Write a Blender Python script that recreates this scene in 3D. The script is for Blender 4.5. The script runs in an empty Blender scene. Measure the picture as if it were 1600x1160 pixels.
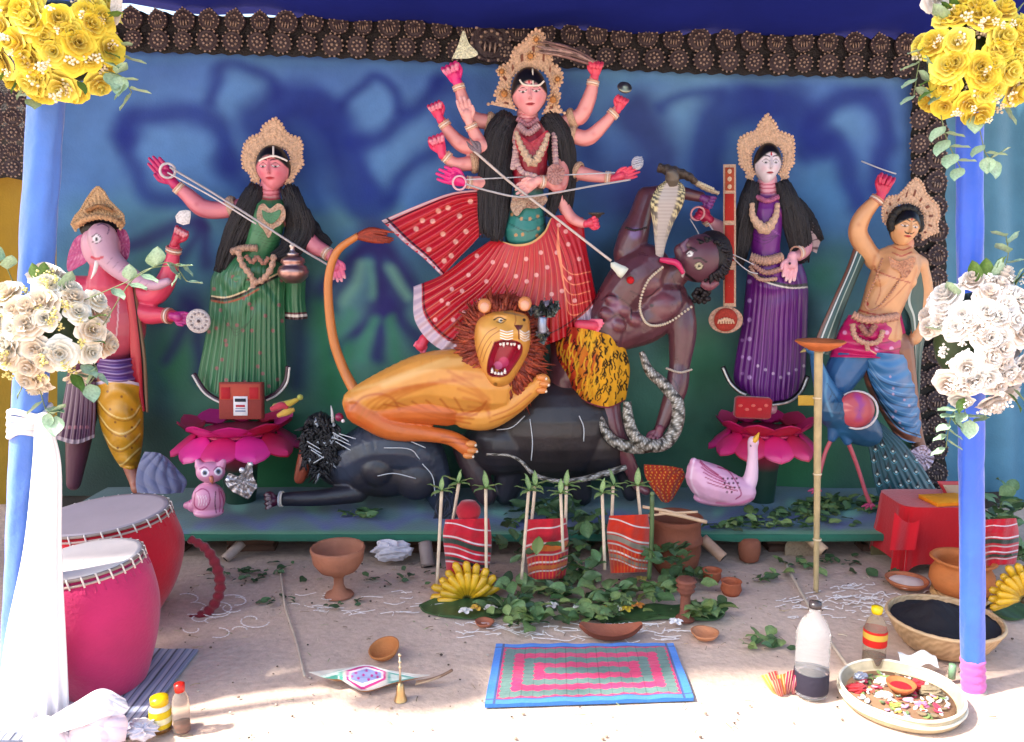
import bpy, math, random
import numpy as np
from mathutils import Vector, Matrix
PI = math.pi
rnd = random.Random(7)
nr = np.random.RandomState(11)
S = bpy.context.scene
COL = S.collection

# ------------------------------------------------------------------ camera, sky, sun, exposure
CAM_H, PITCH, FPX = 1.31, math.radians(8.3), 1250.0
cam_d = bpy.data.cameras.new('camera'); cam = bpy.data.objects.new('camera', cam_d); COL.objects.link(cam)
cam.location = (0, 0, CAM_H); cam.rotation_euler = (PI/2 - PITCH, 0, 0)
cam_d.sensor_width = 36; cam_d.lens = FPX/1600*36; cam_d.clip_start = .05; cam_d.clip_end = 400
S.camera = cam
SUN_AZ, SUN_EL = math.radians(-106), math.radians(50)     # azimuth from +Y towards +X: behind the camera, to the left
w = bpy.data.worlds.new('World'); S.world = w; w.use_nodes = True
nt = w.node_tree; bg = nt.nodes['Background']
sky = nt.nodes.new('ShaderNodeTexSky'); sky.sky_type = 'NISHITA'; sky.sun_disc = False
sky.sun_elevation = SUN_EL; sky.sun_rotation = SUN_AZ; sky.dust_density = 3.0; sky.air_density = 1.2; sky.ozone_density = 1.0
nt.links.new(sky.outputs[0], bg.inputs[0]); bg.inputs[1].default_value = 0.15
sl = bpy.data.lights.new('sun', 'SUN'); sl.energy = 2.9; sl.angle = math.radians(2.5); sl.color = (1, .94, .86)
so = bpy.data.objects.new('sun', sl); COL.objects.link(so)
sd = Vector((math.sin(SUN_AZ)*math.cos(SUN_EL), math.cos(SUN_AZ)*math.cos(SUN_EL), math.sin(SUN_EL)))
so.rotation_euler = sd.to_track_quat('Z', 'Y').to_euler(); so.location = (-4, -4, 6)
S.view_settings.view_transform = 'Standard'; S.view_settings.look = 'None'
S.view_settings.exposure = 1.72; S.view_settings.gamma = 1; S.view_settings.use_curve_mapping = False

# ------------------------------------------------------------------ picture <-> place
CPI, SPI = math.cos(PITCH), math.sin(PITCH)
def at(x, y, Y):                       # point of the plane at distance Y seen at (x, y) of the photograph
    x, y, Y = np.broadcast_arrays(np.asarray(x, float), np.asarray(y, float), np.asarray(Y, float))
    a = (x-800)/FPX; b = -(y-580)/FPX
    dy = CPI + b*SPI; dz = -SPI + b*CPI
    t = Y/dy
    return np.stack([a*t, Y+0*t, CAM_H+dz*t], -1)
def gp(x, y, z=0.0):                   # point on the level z
    a = (x-800)/FPX; b = -(y-580)/FPX
    dy = CPI + b*SPI; dz = -SPI + b*CPI
    t = (z-CAM_H)/dz
    return np.array([a*t, dy*t, z])
def proj(P):
    X, Y, Z = P[..., 0], P[..., 1], P[..., 2]-CAM_H
    zc = Y*CPI - Z*SPI; yc = Y*SPI + Z*CPI
    return 800+FPX*X/zc, 580-FPX*yc/zc
def C(h):
    h = h.lstrip('#'); v = np.array([int(h[i:i+2], 16) for i in (0, 2, 4)])/255.
    return np.where(v <= .04045, v/12.92, ((v+.055)/1.055)**2.4)
def crom(P, n):
    P = np.asarray(P, float); N = len(P)
    if N == 2: t = np.linspace(0, 1, n).reshape((-1,)+(1,)*(P.ndim-1)); return P[0]*(1-t)+P[1]*t
    Q = np.concatenate([2*P[:1]-P[1:2], P, 2*P[-1:]-P[-2:-1]])
    s = np.linspace(0, N-1-1e-9, n); i = s.astype(int); t = (s-i).reshape((-1,)+(1,)*(P.ndim-1))
    a, b, c, d = Q[i], Q[i+1], Q[i+2], Q[i+3]
    return .5*((2*b)+(-a+c)*t+(2*a-5*b+4*c-d)*t*t+(-a+3*b-3*c+d)*t**3)
def resamp(P, n, closed=False):
    P = np.asarray(P, float)
    if closed: P = np.vstack([P, P[:1]])
    L = np.r_[0, np.cumsum(np.linalg.norm(np.diff(P, axis=0), axis=1))]
    s = np.linspace(0, L[-1], n+1)[:-1] if closed else np.linspace(0, L[-1], n)
    return np.stack([np.interp(s, L, P[:, k]) for k in range(P.shape[1])], 1)

# ------------------------------------------------------------------ materials
MATS = {}
def mat(name, rough=.5, metal=0., spec=.5, bump=.15, bscale=60., var=.12, vscale=14., coat=0., trans=0., color=None, alpha=1., sheen=0., sub=0.):
    if name in MATS: return MATS[name]
    m = bpy.data.materials.new(name); m.use_nodes = True; t = m.node_tree; N = t.nodes; L = t.links
    p = N['Principled BSDF']; p.inputs['Roughness'].default_value = rough; p.inputs['Metallic'].default_value = metal
    p.inputs['Specular IOR Level'].default_value = spec; p.inputs['Coat Weight'].default_value = coat
    p.inputs['Transmission Weight'].default_value = trans; p.inputs['Sheen Weight'].default_value = sheen
    tc = N.new('ShaderNodeTexCoord')
    if color is None:
        a = N.new('ShaderNodeAttribute'); a.attribute_name = 'Col'; src = a.outputs['Color']
    else:
        a = N.new('ShaderNodeRGB'); a.outputs[0].default_value = (*color, 1); src = a.outputs[0]
    if var > 0:
        n = N.new('ShaderNodeTexNoise'); n.inputs['Scale'].default_value = vscale; n.inputs['Detail'].default_value = 6
        L.new(tc.outputs['Object'], n.inputs['Vector'])
        r = N.new('ShaderNodeMapRange'); r.inputs[1].default_value = .25; r.inputs[2].default_value = .75
        r.inputs[3].default_value = 1-var; r.inputs[4].default_value = 1+var; L.new(n.outputs[0], r.inputs[0])
        mx = N.new('ShaderNodeVectorMath'); mx.operation = 'SCALE'; L.new(src, mx.inputs[0]); L.new(r.outputs[0], mx.inputs['Scale']); src = mx.outputs[0]
        rr = N.new('ShaderNodeMapRange'); rr.inputs[3].default_value = max(0, rough-.1); rr.inputs[4].default_value = min(1, rough+.12)
        L.new(n.outputs[0], rr.inputs[0]); L.new(rr.outputs[0], p.inputs['Roughness'])
    L.new(src, p.inputs['Base Color'])
    if bump > 0:
        n2 = N.new('ShaderNodeTexNoise'); n2.inputs['Scale'].default_value = bscale; n2.inputs['Detail'].default_value = 4
        L.new(tc.outputs['Object'], n2.inputs['Vector'])
        b = N.new('ShaderNodeBump'); b.inputs['Strength'].default_value = bump; b.inputs['Distance'].default_value = .01
        L.new(n2.outputs[0], b.inputs['Height']); L.new(b.outputs[0], p.inputs['Normal'])
    MATS[name] = m; return m
PAINT = mat('painted_clay', .36, bump=.06, bscale=35, var=.08, coat=.15)
SKIN = mat('painted_skin', .40, bump=.04, bscale=30, var=.07, coat=.1)
MATTE = mat('matte_surface', .8, spec=.3, bump=.2, bscale=80, var=.12)
CLOTH = mat('woven_cloth', .85, spec=.2, bump=.2, bscale=90, var=.13, vscale=7, sheen=.3)
HAIR = mat('black_jute_hair', .55, bump=.5, bscale=160, var=.3, vscale=60)
SHOLA = mat('shola_pith_ornament', .75, spec=.3, bump=.8, bscale=190, var=.3, vscale=130)
SILVER = mat('silver_foil', .34, metal=.7, bump=.25, bscale=120, var=.25, vscale=70)
METAL = mat('brass_metal', .3, metal=.9, bump=.1, var=.15)
TERRA = mat('terracotta', .75, spec=.3, bump=.25, bscale=90, var=.2, vscale=12)
LEAF = mat('green_leaf', .45, bump=.15, bscale=40, var=.3, vscale=9)
CLAYB = mat('glossy_black_clay', .42, bump=.25, bscale=26, var=.35, vscale=9, coat=.15)
PETAL = mat('silk_petal', .7, spec=.2, bump=.05, var=.06, sheen=.2)
WOOD = mat('bamboo_wood', .55, bump=.15, bscale=60, var=.2, vscale=25)
LACE = mat('dark_moulded_lace', .42, metal=.25, bump=.7, bscale=170, var=.35, vscale=150)
PLASTIC = mat('plastic', .25, bump=0, var=0)
GLASS = mat('clear_plastic', .05, trans=1., bump=.25, bscale=18, var=0)
MATS['clear_plastic'].node_tree.nodes['Principled BSDF'].inputs['IOR'].default_value = 1.2
LIQUID = mat('amber_oil', .05, trans=.7, bump=0, var=0)

# ------------------------------------------------------------------ mesh building
WO = {}
class MB:
    def __init__(s): s.V = []; s.Q = []; s.T = []; s.K = []; s.n = 0
    def add(s, V, quads=None, tris=None, col=(.5, .5, .5)):
        V = np.asarray(V, float).reshape(-1, 3); k = np.asarray(col, float)
        if k.ndim == 1: k = np.tile(k, (len(V), 1))
        s.V.append(V); s.K.append(k.reshape(-1, 3))
        if quads is not None and len(quads): s.Q.append(np.asarray(quads, int)+s.n)
        if tris is not None and len(tris): s.T.append(np.asarray(tris, int)+s.n)
        s.n += len(V); return s
    def grid(s, P, col=(.5, .5, .5), wu=False, wv=False):
        nv, nu = P.shape[:2]; idx = np.arange(nv*nu).reshape(nv, nu)
        if wu: idx = np.hstack([idx, idx[:, :1]])
        if wv: idx = np.vstack([idx, idx[:1]])
        q = np.stack([idx[:-1, :-1], idx[:-1, 1:], idx[1:, 1:], idx[1:, :-1]], -1).reshape(-1, 4)
        c = np.asarray(col, float)
        if c.ndim == 2 and len(c) == nv: c = np.repeat(c[:, None, :], nu, 1)
        return s.add(P.reshape(-1, 3), q, None, c if c.ndim == 1 else c.reshape(-1, 3))
    def tube(s, path, r, seg=8, col=(.5, .5, .5), flat=1., up=(0, 0, 1), closed=False, cap=True):
        P = np.asarray(path, float); n = len(P); r = np.broadcast_to(np.asarray(r, float), (n,)).copy()
        T = np.gradient(P, axis=0)
        if closed: T = np.roll(P, -1, 0)-np.roll(P, 1, 0)
        T /= np.linalg.norm(T, axis=1)[:, None]+1e-12
        nrm = np.cross(T[0], up)
        if np.linalg.norm(nrm) < .05: nrm = np.cross(T[0], (1, 0, 0))
        nrm /= np.linalg.norm(nrm); NN = []
        for i in range(n):
            nrm = nrm-T[i]*nrm.dot(T[i]); nrm /= np.linalg.norm(nrm)+1e-12; NN.append(nrm)
        NN = np.array(NN); B = np.cross(T, NN); a = np.arange(seg)*2*PI/seg
        if cap and not closed:
            P = np.vstack([P[:1], P, P[-1:]]); r = np.r_[1e-5, r, 1e-5]; NN = np.vstack([NN[:1], NN, NN[-1:]]); B = np.vstack([B[:1], B, B[-1:]])
            c = np.asarray(col)
            if c.ndim == 2: col = np.vstack([c[:1], c, c[-1:]])
        G = P[:, None]+r[:, None, None]*(np.cos(a)[None, :, None]*NN[:, None]+np.sin(a)[None, :, None]*B[:, None]*flat)
        return s.grid(G, col, wu=True, wv=closed)
    def ell(s, c, r, col=(.5, .5, .5), seg=12, R=None, rings=None):
        rings = rings or max(4, seg//2)
        th = np.linspace(1e-3, PI-1e-3, rings+1); a = np.arange(seg)*2*PI/seg
        r = np.broadcast_to(np.asarray(r, float), (3,))
        P = np.stack([np.sin(th)[:, None]*np.cos(a)*r[0], np.sin(th)[:, None]*np.sin(a)*r[1], np.cos(th)[:, None]*r[2]+0*a], -1)
        if R is not None: P = P@np.array(R).T
        return s.grid(P+np.asarray(c), col, wu=True)
    def lathe(s, prof, c=(0, 0, 0), seg=24, col=(.5, .5, .5), R=None, sx=1, sy=1, wob=0):
        p = np.asarray(prof, float); a = np.arange(seg)*2*PI/seg
        P = np.stack([p[:, :1]*np.cos(a)*sx, p[:, :1]*np.sin(a)*sy, p[:, 1:2]+0*a], -1)
        if wob: P[..., :2] *= (1+wob*np.sin(a*3+1.3)+wob*.6*np.sin(a*5))[None, :, None]
        if R is not None: P = P@np.array(R).T
        return s.grid(P+np.asarray(c), col, wu=True)
    def box(s, c, d, R=None, col=(.5, .5, .5), bev=.12):
        d = np.asarray(d, float)/2; b = min(d)*bev*2
        lv = [(-d[2], b), (-d[2]+b, 0), (d[2]-b, 0), (d[2], b)]
        P = []
        for z, i in lv:
            x, y = d[0]-i, d[1]-i; k = b*.6
            P.append([(-x+k, -y, z), (x-k, -y, z), (x, -y+k, z), (x, y-k, z), (x-k, y, z), (-x+k, y, z), (-x, y-k, z), (-x, -y+k, z)])
        P = np.array(P)
        P = np.concatenate([P[:1]*[[[1e-3, 1e-3, 1]]], P, P[-1:]*[[[1e-3, 1e-3, 1]]]])
        if R is not None: P = P@np.array(R).T
        return s.grid(P+np.asarray(c), col, wu=True)
    def strokes(s, L):
        V = np.concatenate(s.V); K = np.concatenate(s.K); paint(V, K, L)
        s.V = [V]; s.K = [K]; return s
    def build(s, name, m, parent=None, smooth=True, origin=None, **props):
        V = np.concatenate(s.V); K = np.concatenate(s.K)
        Q = np.concatenate(s.Q) if s.Q else np.zeros((0, 4), int); T = np.concatenate(s.T) if s.T else np.zeros((0, 3), int)
        if origin is None: lo, hi = V.min(0), V.max(0); origin = np.array([(lo[0]+hi[0])/2, (lo[1]+hi[1])/2, lo[2]])
        me = bpy.data.meshes.new(name); me.vertices.add(len(V)); me.vertices.foreach_set('co', (V-origin).ravel())
        me.loops.add(len(Q)*4+len(T)*3); me.loops.foreach_set('vertex_index', np.r_[Q.ravel(), T.ravel()])
        me.polygons.add(len(Q)+len(T)); me.polygons.foreach_set('loop_start', np.r_[np.arange(len(Q))*4, len(Q)*4+np.arange(len(T))*3])
        me.update(calc_edges=True); me.validate()
        me.polygons.foreach_set('use_smooth', np.full(len(me.polygons), smooth))
        a = me.color_attributes.new('Col', 'FLOAT_COLOR', 'POINT')
        a.data.foreach_set('color', np.c_[np.clip(K, 0, 1), np.ones(len(K))].ravel())
        me.materials.append(m)
        return link(name, me, parent, origin, **props)
def link(name, me, parent=None, origin=(0, 0, 0), **props):
    o = bpy.data.objects.new(name, me); COL.objects.link(o)
    origin = np.asarray(origin, float)
    if parent is not None: o.parent = parent; o.location = origin-WO[parent.name]
    else: o.location = origin
    WO[o.name] = origin
    for k, v in props.items(): o[k] = v
    return o
def thing(name, label, cat, loc, group=None):
    o = link(name, None, None, loc, label=label, category=cat)
    o.empty_display_size = .05
    if group: o['group'] = group
    return o
def tag(o, label, cat, group=None):
    o['label'] = label; o['category'] = cat
    if group: o['group'] = group
    return o
def inst(name, me, parent, loc, rot=None, sc=1., **props):        # another object sharing the mesh
    o = link(name, me, parent, loc, **props)
    if rot is not None: o.rotation_euler = rot
    if np.isscalar(sc): sc = (sc, sc, sc)
    o.scale = sc
    return o
def copy_thing(root, loc, rz=0., label=None, sc=1.):
    r = root.copy(); COL.objects.link(r); r.location = loc; r.rotation_euler.z = rz; r.scale = (sc, sc, sc)
    WO[r.name] = np.asarray(loc, float)
    if label: r['label'] = label
    for ch in list(root.children):
        c = ch.copy(); COL.objects.link(c); c.parent = r
        for g in ch.children:
            d = g.copy(); COL.objects.link(d); d.parent = c
    return r
def segd(x, y, pl):
    best = np.full(x.shape, 1e9)
    for (x0, y0), (x1, y1) in zip(pl[:-1], pl[1:]):
        dx, dy = x1-x0, y1-y0; t = np.clip(((x-x0)*dx+(y-y0)*dy)/(dx*dx+dy*dy+1e-9), 0, 1)
        best = np.minimum(best, np.hypot(x-x0-t*dx, y-y0-t*dy))
    return best
def inpoly(x, y, pl):
    r = np.zeros(x.shape, bool); j = len(pl)-1
    for i in range(len(pl)):
        xi, yi = pl[i]; xj, yj = pl[j]
        c = ((yi > y) != (yj > y)) & (x < (xj-xi)*(y-yi)/(yj-yi+1e-12)+xi); r ^= c; j = i
    return r
def paint(V, K, L):                    # painted marks: lines, dots and areas, given where they lie on the figure
    x, y = proj(V); paint2(x, y, K, L)
def paint2(x, y, K, L):
    for st in L:
        k, pts, a, rgb = st[:4]; soft = st[4] if len(st) > 4 else .8
        if isinstance(rgb, str): rgb = C(rgb)
        if k == 'l': pts = crom(pts, max(2, 6*(len(pts)-1)+1)) if len(pts) > 2 else np.array(pts, float)
        if k == 'd': pts = [pts]
        pa = np.asarray(pts, float); lo = pa.min(0)-a*1.5-soft*3; hi = pa.max(0)+a*1.5+soft*3
        I = np.where((x > lo[0]) & (x < hi[0]) & (y > lo[1]) & (y < hi[1]))[0]
        if not len(I): continue
        xx, yy = x[I], y[I]
        if k == 'l': f = np.clip((a/2-segd(xx, yy, pa))/soft+.5, 0, 1)
        elif k == 'd': f = np.clip((a-np.hypot(xx-pa[0][0], yy-pa[0][1]))/soft+.5, 0, 1)
        else: f = inpoly(xx, yy, pa)*1.
        if k == 'l' or k == 'd': f = f*f*(3-2*f)
        al = st[5] if len(st) > 5 else 1.
        f = f*al; K[I] = K[I]*(1-f[:, None])+np.asarray(rgb)*f[:, None]
def arr(*p): return np.array(p, float)
def rotm(rx=0, ry=0, rz=0): return np.array(Matrix.Rotation(rz, 3, 'Z')@Matrix.Rotation(ry, 3, 'Y')@Matrix.Rotation(rx, 3, 'X'))
def fnoise(x, y, seed=0):
    r = np.random.RandomState(seed); v = 0
    for k in range(7):
        a, b, c = r.uniform(-1, 1, 3); v = v+np.sin(x*a*2.2+y*b*2.2+c*9+1.5*np.sin(x*b+y*c*1.7+k))
    return v/7
# ------------------------------------------------------------------ the setting
def structure(o): o['kind'] = 'structure'; return o
gm = mat('sandy_ground', .95, spec=.15, bump=.5, bscale=45, var=.10, vscale=2.6)
t = gm.node_tree; tc = [n for n in t.nodes if n.type == 'TEX_COORD'][0]
nz = t.nodes.new('ShaderNodeTexNoise'); nz.inputs['Scale'].default_value = 38; nz.inputs['Detail'].default_value = 8; nz.inputs['Roughness'].default_value = .75
t.links.new(tc.outputs['Object'], nz.inputs[0])
cr = t.nodes.new('ShaderNodeValToRGB'); cr.color_ramp.elements[0].position = .32; cr.color_ramp.elements[0].color = (.84, .83, .82, 1); cr.color_ramp.elements[1].position = .6; cr.color_ramp.elements[1].color = (1.04, 1.04, 1.04, 1)
t.links.new(nz.outputs[0], cr.inputs[0])
pb = t.nodes['Principled BSDF']; src = pb.inputs['Base Color'].links[0].from_socket
vm = t.nodes.new('ShaderNodeVectorMath'); vm.operation = 'MULTIPLY'; t.links.new(src, vm.inputs[0]); t.links.new(cr.outputs[0], vm.inputs[1]); t.links.new(vm.outputs[0], pb.inputs['Base Color'])
b = MB()
gx = np.r_[-80, -30, -8, np.linspace(-3, 3, 301), 8, 30, 80]; gy = np.r_[-80, -30, -6, -1, np.linspace(1, 5, 201), 8, 30, 80]
X, Y = np.meshgrid(gx, gy); near = np.exp(-((X/3.2)**6))*np.exp(-(((Y-3)/1.9)**8))
Z = near*(.005*fnoise(X*3, Y*3, 1)+.0035*fnoise(X*11, Y*11, 2)+.0016*fnoise(X*27, Y*27, 6))-.005
gc = C('#d0b8a6')
gpx, gpy = proj(np.stack([X, np.maximum(Y, .2), Z*0], -1))
darker_band = np.clip(1-np.abs(Y-3.35)/.55, 0, 1)*near*.42*(1+.4*fnoise(X*5, Y*5, 8))  # ground colour darker in a band along the stage front
cc = gc[None, None]*(1-darker_band[..., None])+C('#7d6a60')[None, None]*darker_band[..., None]
b.grid(np.stack([X, Y, Z], -1), cc)
structure(b.build('ground', gm, origin=(0, 0, 0)))

BY = 4.0                                # the painted backdrop
PLZ = float(at(800, 835, 3.3)[2])       # top of the low stage
def pleat(x, amp, n, seed=0):
    r = np.random.RandomState(seed); v = 0*x
    for k in range(5): v = v+np.sin(x*n*r.uniform(.5, 1.8)+r.uniform(0, 6))*r.uniform(.4, 1)
    return amp*v/3
b = MB()
x, y = np.meshgrid(np.linspace(88, 1432, 400), np.linspace(70, 775, 210))
V = at(x, y, BY)
V[..., 1] += pleat(x/100., .014, 1.6, 3)+pleat(x/100.+y/300, .008, 4, 5)+.004*np.abs(np.sin(x/17.+y/60.+2*np.sin(y/90.)))*np.exp(-((y-110)/70.)**2)
g = np.clip((y-60)/700, 0, 1)
def ramp(t, stops):
    ps = [s[0] for s in stops]; cs = np.array([C(s[1]) for s in stops]); return np.stack([np.interp(t, ps, cs[:, k]) for k in range(3)], -1)
K = ramp(y, [(70, '#2f4c90'), (110, '#4a70b0'), (200, '#557ebe'), (320, '#4c78b4'), (400, '#49749c'), (480, '#5a8890'), (580, '#528070'), (680, '#477860'), (775, '#3c6052')])
nz1 = fnoise(x/55., y/55., 4); K = K*(1+.16*nz1[..., None])
K = K.reshape(-1, 3); fx, fy = x.ravel(), y.ravel()
D1, D2, LB, G1, G2, PU = '#1e2f82', '#2a3f93', '#5f8fc4', '#4f8a72', '#2e7a4c', '#33306e'
bst = [
 ('d', (265, 245), 60, LB, 60, .5), ('d', (385, 150), 40, LB, 40, .5), ('d', (150, 200), 60, '#4d78ac', 80, .5), ('d', (524, 256), 30, '#6f9cd0', 50, .45), ('d', (585, 165), 26, LB, 36, .5), ('d', (640, 240), 40, '#6a9ad0', 60, .5), ('d', (590, 270), 40, LB, 60, .5), ('d', (680, 200), 40, LB, 50, .4),
 ('l', [(130, 345), (220, 335), (330, 345)], 40, '#5a9090', 50, .5), ('d', (254, 408), 34, '#5a9a8a', 44, .6), ('l', [(490, 345), (560, 340), (610, 345)], 30, '#6aa0a0', 36, .7), ('d', (494, 408), 24, G1, 36, .6), ('d', (254, 566), 34, G2, 50, .7), ('d', (150, 440), 40, G1, 60, .4), ('d', (350, 470), 20, G1, 40, .5),
 ('l', [(190, 215), (207, 185), (266, 178), (325, 184), (350, 215), (356, 255)], 26, D1, 22, .85), ('l', [(190, 215), (206, 262), (225, 297), (258, 317), (310, 318)], 20, D1, 20, .8), ('d', (205, 205), 18, D1, 22, .6),
 ('l', [(330, 158), (342, 115), (371, 103), (412, 122), (432, 146)], 15, D1, 16, .8), ('l', [(352, 250), (370, 275), (385, 290)], 24, D1, 26, .7),
 ('l', [(405, 190), (452, 160), (500, 170), (535, 215), (547, 273), (580, 318)], 44, D1, 26, .85), ('d', (480, 215), 44, D1, 40, .7), ('l', [(480, 250), (500, 320)], 30, '#2c4fa0', 34, .6),
 ('l', [(533, 164), (559, 135), (582, 121), (612, 139), (626, 170)], 13, D1, 14, .8), ('l', [(555, 222), (606, 210), (637, 176), (676, 146), (690, 124)], 19, D1, 18, .85), ('d', (700, 130), 18, D1, 22, .7), ('l', [(560, 222), (560, 260), (575, 300)], 14, D2, 20, .6),
 ('l', [(608, 312), (633, 264), (672, 244), (690, 225)], 18, D1, 18, .8), ('l', [(690, 170), (720, 210), (740, 290)], 30, D2, 30, .5),
 ('l', [(588, 378), (545, 410), (500, 458)], 16, PU, 15, .9), ('l', [(590, 375), (594, 420), (596, 470)], 15, PU, 14, .9), ('l', [(592, 378), (622, 412), (655, 460)], 16, PU, 15, .9), ('d', (590, 375), 22, PU, 20, .8), ('l', [(575, 385), (540, 440), (520, 480)], 10, PU, 12, .7),
 ('d', (606, 478), 26, PU, 22, .85), ('l', [(604, 480), (560, 515), (520, 556)], 15, PU, 15, .9), ('l', [(604, 485), (596, 520), (592, 560)], 15, PU, 14, .9), ('l', [(610, 480), (632, 510), (660, 540)], 16, PU, 15, .85),
 ('l', [(566, 420), (552, 445), (540, 470)], 10, '#7ab0a0', 14, .8), ('l', [(578, 420), (578, 460)], 8, '#6aa896', 12, .7), ('l', [(612, 425), (624, 445), (640, 465)], 10, '#7ab09c', 14, .8), ('l', [(585, 500), (572, 530), (566, 560)], 12, '#4f9478', 14, .8), ('l', [(612, 505), (620, 540), (626, 580)], 12, '#4a8f70', 14, .8), ('l', [(545, 545), (532, 575), (540, 610)], 18, '#3f8a60', 20, .8), ('l', [(545, 490), (525, 520)], 12, '#4f9478', 16, .7),
 ('l', [(318, 350), (265, 362), (200, 382)], 13, PU, 14, .85), ('l', [(318, 352), (290, 395), (262, 440)], 14, PU, 15, .8), ('l', [(322, 355), (324, 410)], 14, PU, 16, .8), ('d', (300, 478), 20, PU, 24, .7), ('l', [(300, 485), (278, 530), (262, 560)], 13, PU, 15, .8), ('l', [(305, 490), (312, 550), (316, 590)], 14, PU, 16, .8), ('l', [(290, 480), (250, 500)], 12, PU, 15, .7),
 ('l', [(478, 440), (472, 520), (465, 600)], 22, '#2b3560', 26, .8), ('l', [(500, 480), (505, 560), (520, 620)], 22, G2, 26, .8), ('l', [(240, 480), (236, 560), (250, 640)], 26, '#2c4a66', 30, .6), ('d', (420, 715), 44, G2, 50, .8), ('d', (250, 690), 30, '#2a3440', 50, .6),
 ('d', (1080, 190), 50, '#6c9cc0', 60, .7), ('d', (1060, 260), 40, LB, 50, .5), ('d', (960, 155), 34, '#5f90b8', 40, .6), ('d', (1320, 195), 24, '#6090bc', 34, .6), ('d', (1290, 300), 40, '#4f86b0', 50, .6), ('d', (1380, 330), 30, '#4a7ca4', 44, .5),
 ('l', [(990, 180), (1015, 215), (1030, 250), (1005, 310)], 50, '#2c3476', 36, .85), ('d', (960, 290), 36, '#33407e', 40, .6), ('l', [(1033, 173), (1055, 153), (1085, 146), (1130, 148)], 12, D1, 14, .7), ('l', [(900, 180), (915, 240)], 30, D1, 30, .6),
 ('l', [(1106, 285), (1112, 200), (1158, 166), (1222, 162), (1256, 195)], 44, D1, 28, .85), ('l', [(1190, 140), (1200, 200)], 40, D1, 40, .5), ('l', [(1272, 190), (1307, 157), (1357, 150), (1382, 175), (1378, 235), (1370, 290)], 24, D1, 20, .85), ('l', [(1254, 240), (1280, 228), (1306, 228), (1322, 262), (1338, 312)], 26, D1, 22, .85), ('d', (1285, 220), 16, D1, 20, .7),
 ('l', [(900, 120), (1100, 118), (1400, 122)], 12, '#5b8ba6', 18, .5), ('l', [(120, 96), (400, 92), (760, 106)], 12, '#4f7fa8', 18, .4),
 ('d', (1300, 410), 24, G1, 40, .5), ('d', (1275, 440), 20, G2, 40, .6), ('l', [(1260, 480), (1255, 560)], 24, '#25353e', 30, .7), ('l', [(1020, 330), (940, 420), (935, 470)], 34, '#27383f', 34, .7), ('d', (1092, 560), 34, '#3c8058', 44, .7), ('d', (1100, 500), 26, '#567a64', 40, .5), ('l', [(1105, 600), (1090, 640), (1040, 700)], 40, '#2e5540', 44, .6), ('d', (1225, 720), 44, '#3f8a58', 50, .7), ('d', (1050, 520), 18, '#26362e', 30, .6), ('d', (150, 700), 60, '#2a3030', 90, .7), ('l', [(88, 765), (300, 772)], 40, '#2a3433', 40, .6),
]
bst = [(q[0], q[1], q[2]*1.5, q[3], q[4]*1.5, min(1, q[5]*.98)) for q in bst]; paint2(fx+12*fnoise(fx/34, fy/34, 31), fy+12*fnoise(fx/34, fy/34, 32), K, bst)
b.grid(V, K)
bd = thing('painted_backdrop', 'large painted backdrop cloth with blue and green airbrushed petals behind the statues', 'backdrop', at(760, 775, BY))
b.build('cloth', CLOTH, bd)

# low stage in front of it
b = MB(); nx, ny = 260, 60
x, yy = np.meshgrid(np.linspace(40, 1590, nx), np.linspace(0, 1, ny))
fy_ = 3.3; xs = at(x, 835, fy_)[..., 0]; Yd = fy_+yy*.78
V = np.stack([xs, Yd, PLZ+0*xs], -1); V[..., 2] += .003*fnoise(xs*9, Yd*9, 3)
px_, py_ = proj(V); nn = fnoise(px_/60, py_/14, 9)[..., None]; K = (C('#2b5d60')[None, None]*(1+.35*nn)+C('#27407c')*np.clip(fnoise(px_/45, py_/12, 19), 0, 1)[..., None]*.9).reshape(-1, 3)
sts = [('d', (380+i*95+rnd.uniform(-20, 20), 800+rnd.uniform(-14, 14)), rnd.uniform(8, 16), rnd.choice(['#4fa08c', '#5fb09a', '#3f9070']), 16, .8) for i in range(12)]
sts += [('l', [(310+i*100, 822), (360+i*100, 805+rnd.uniform(-8, 8)), (410+i*100, 824)], 12, '#2c3f86', 14, .8) for i in range(11)]
sts += [('l', [(300, 834), (800, 834), (1440, 832)], 8, '#2f8a50', 8, .8), ('d', (640, 795), 14, '#35508f', 20, .7), ('d', (540, 800), 22, '#34478c', 20, .7)]
paint2(px_.ravel(), py_.ravel(), K, sts)
b.grid(V, K)
st = thing('low_stage', 'low stage boards covered with blue and green painted cloth under the statues', 'stage', (0, 3.3, 0))
b.build('stage_cloth', CLOTH, st)
x0, x1 = xs.min(), xs.max()
bb = MB(); hem = np.linspace(x0, x1, 240)
hz = np.array([[PLZ+.0, fy_-.0005], [PLZ-.008, fy_-.006], [PLZ-.022, fy_-.007], [PLZ-.03-.0, fy_-.004]])
P = np.zeros((4, 240, 3)); P[..., 0] = hem; P[..., 1] = hz[:, 1][:, None]; P[..., 2] = hz[:, 0][:, None]; P[3, :, 2] += .006*fnoise(hem*14, hem*3, 2)
bb.grid(P, C('#2a6450')); bb.build('cloth_hem', CLOTH, st)
bb = MB(); bb.box(((x0+x1)/2, fy_+.39, PLZ-.018), (x1-x0-.01, .77, .022), col=C('#4a3b30')); bb.build('board', WOOD, st)
bm_ = MB().box((0, 0, 0), (.21, .1, .065), col=C('#5d4236')).build('brick', TERRA, st, smooth=False, origin=(0, 0, 0)); k = 0
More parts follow.
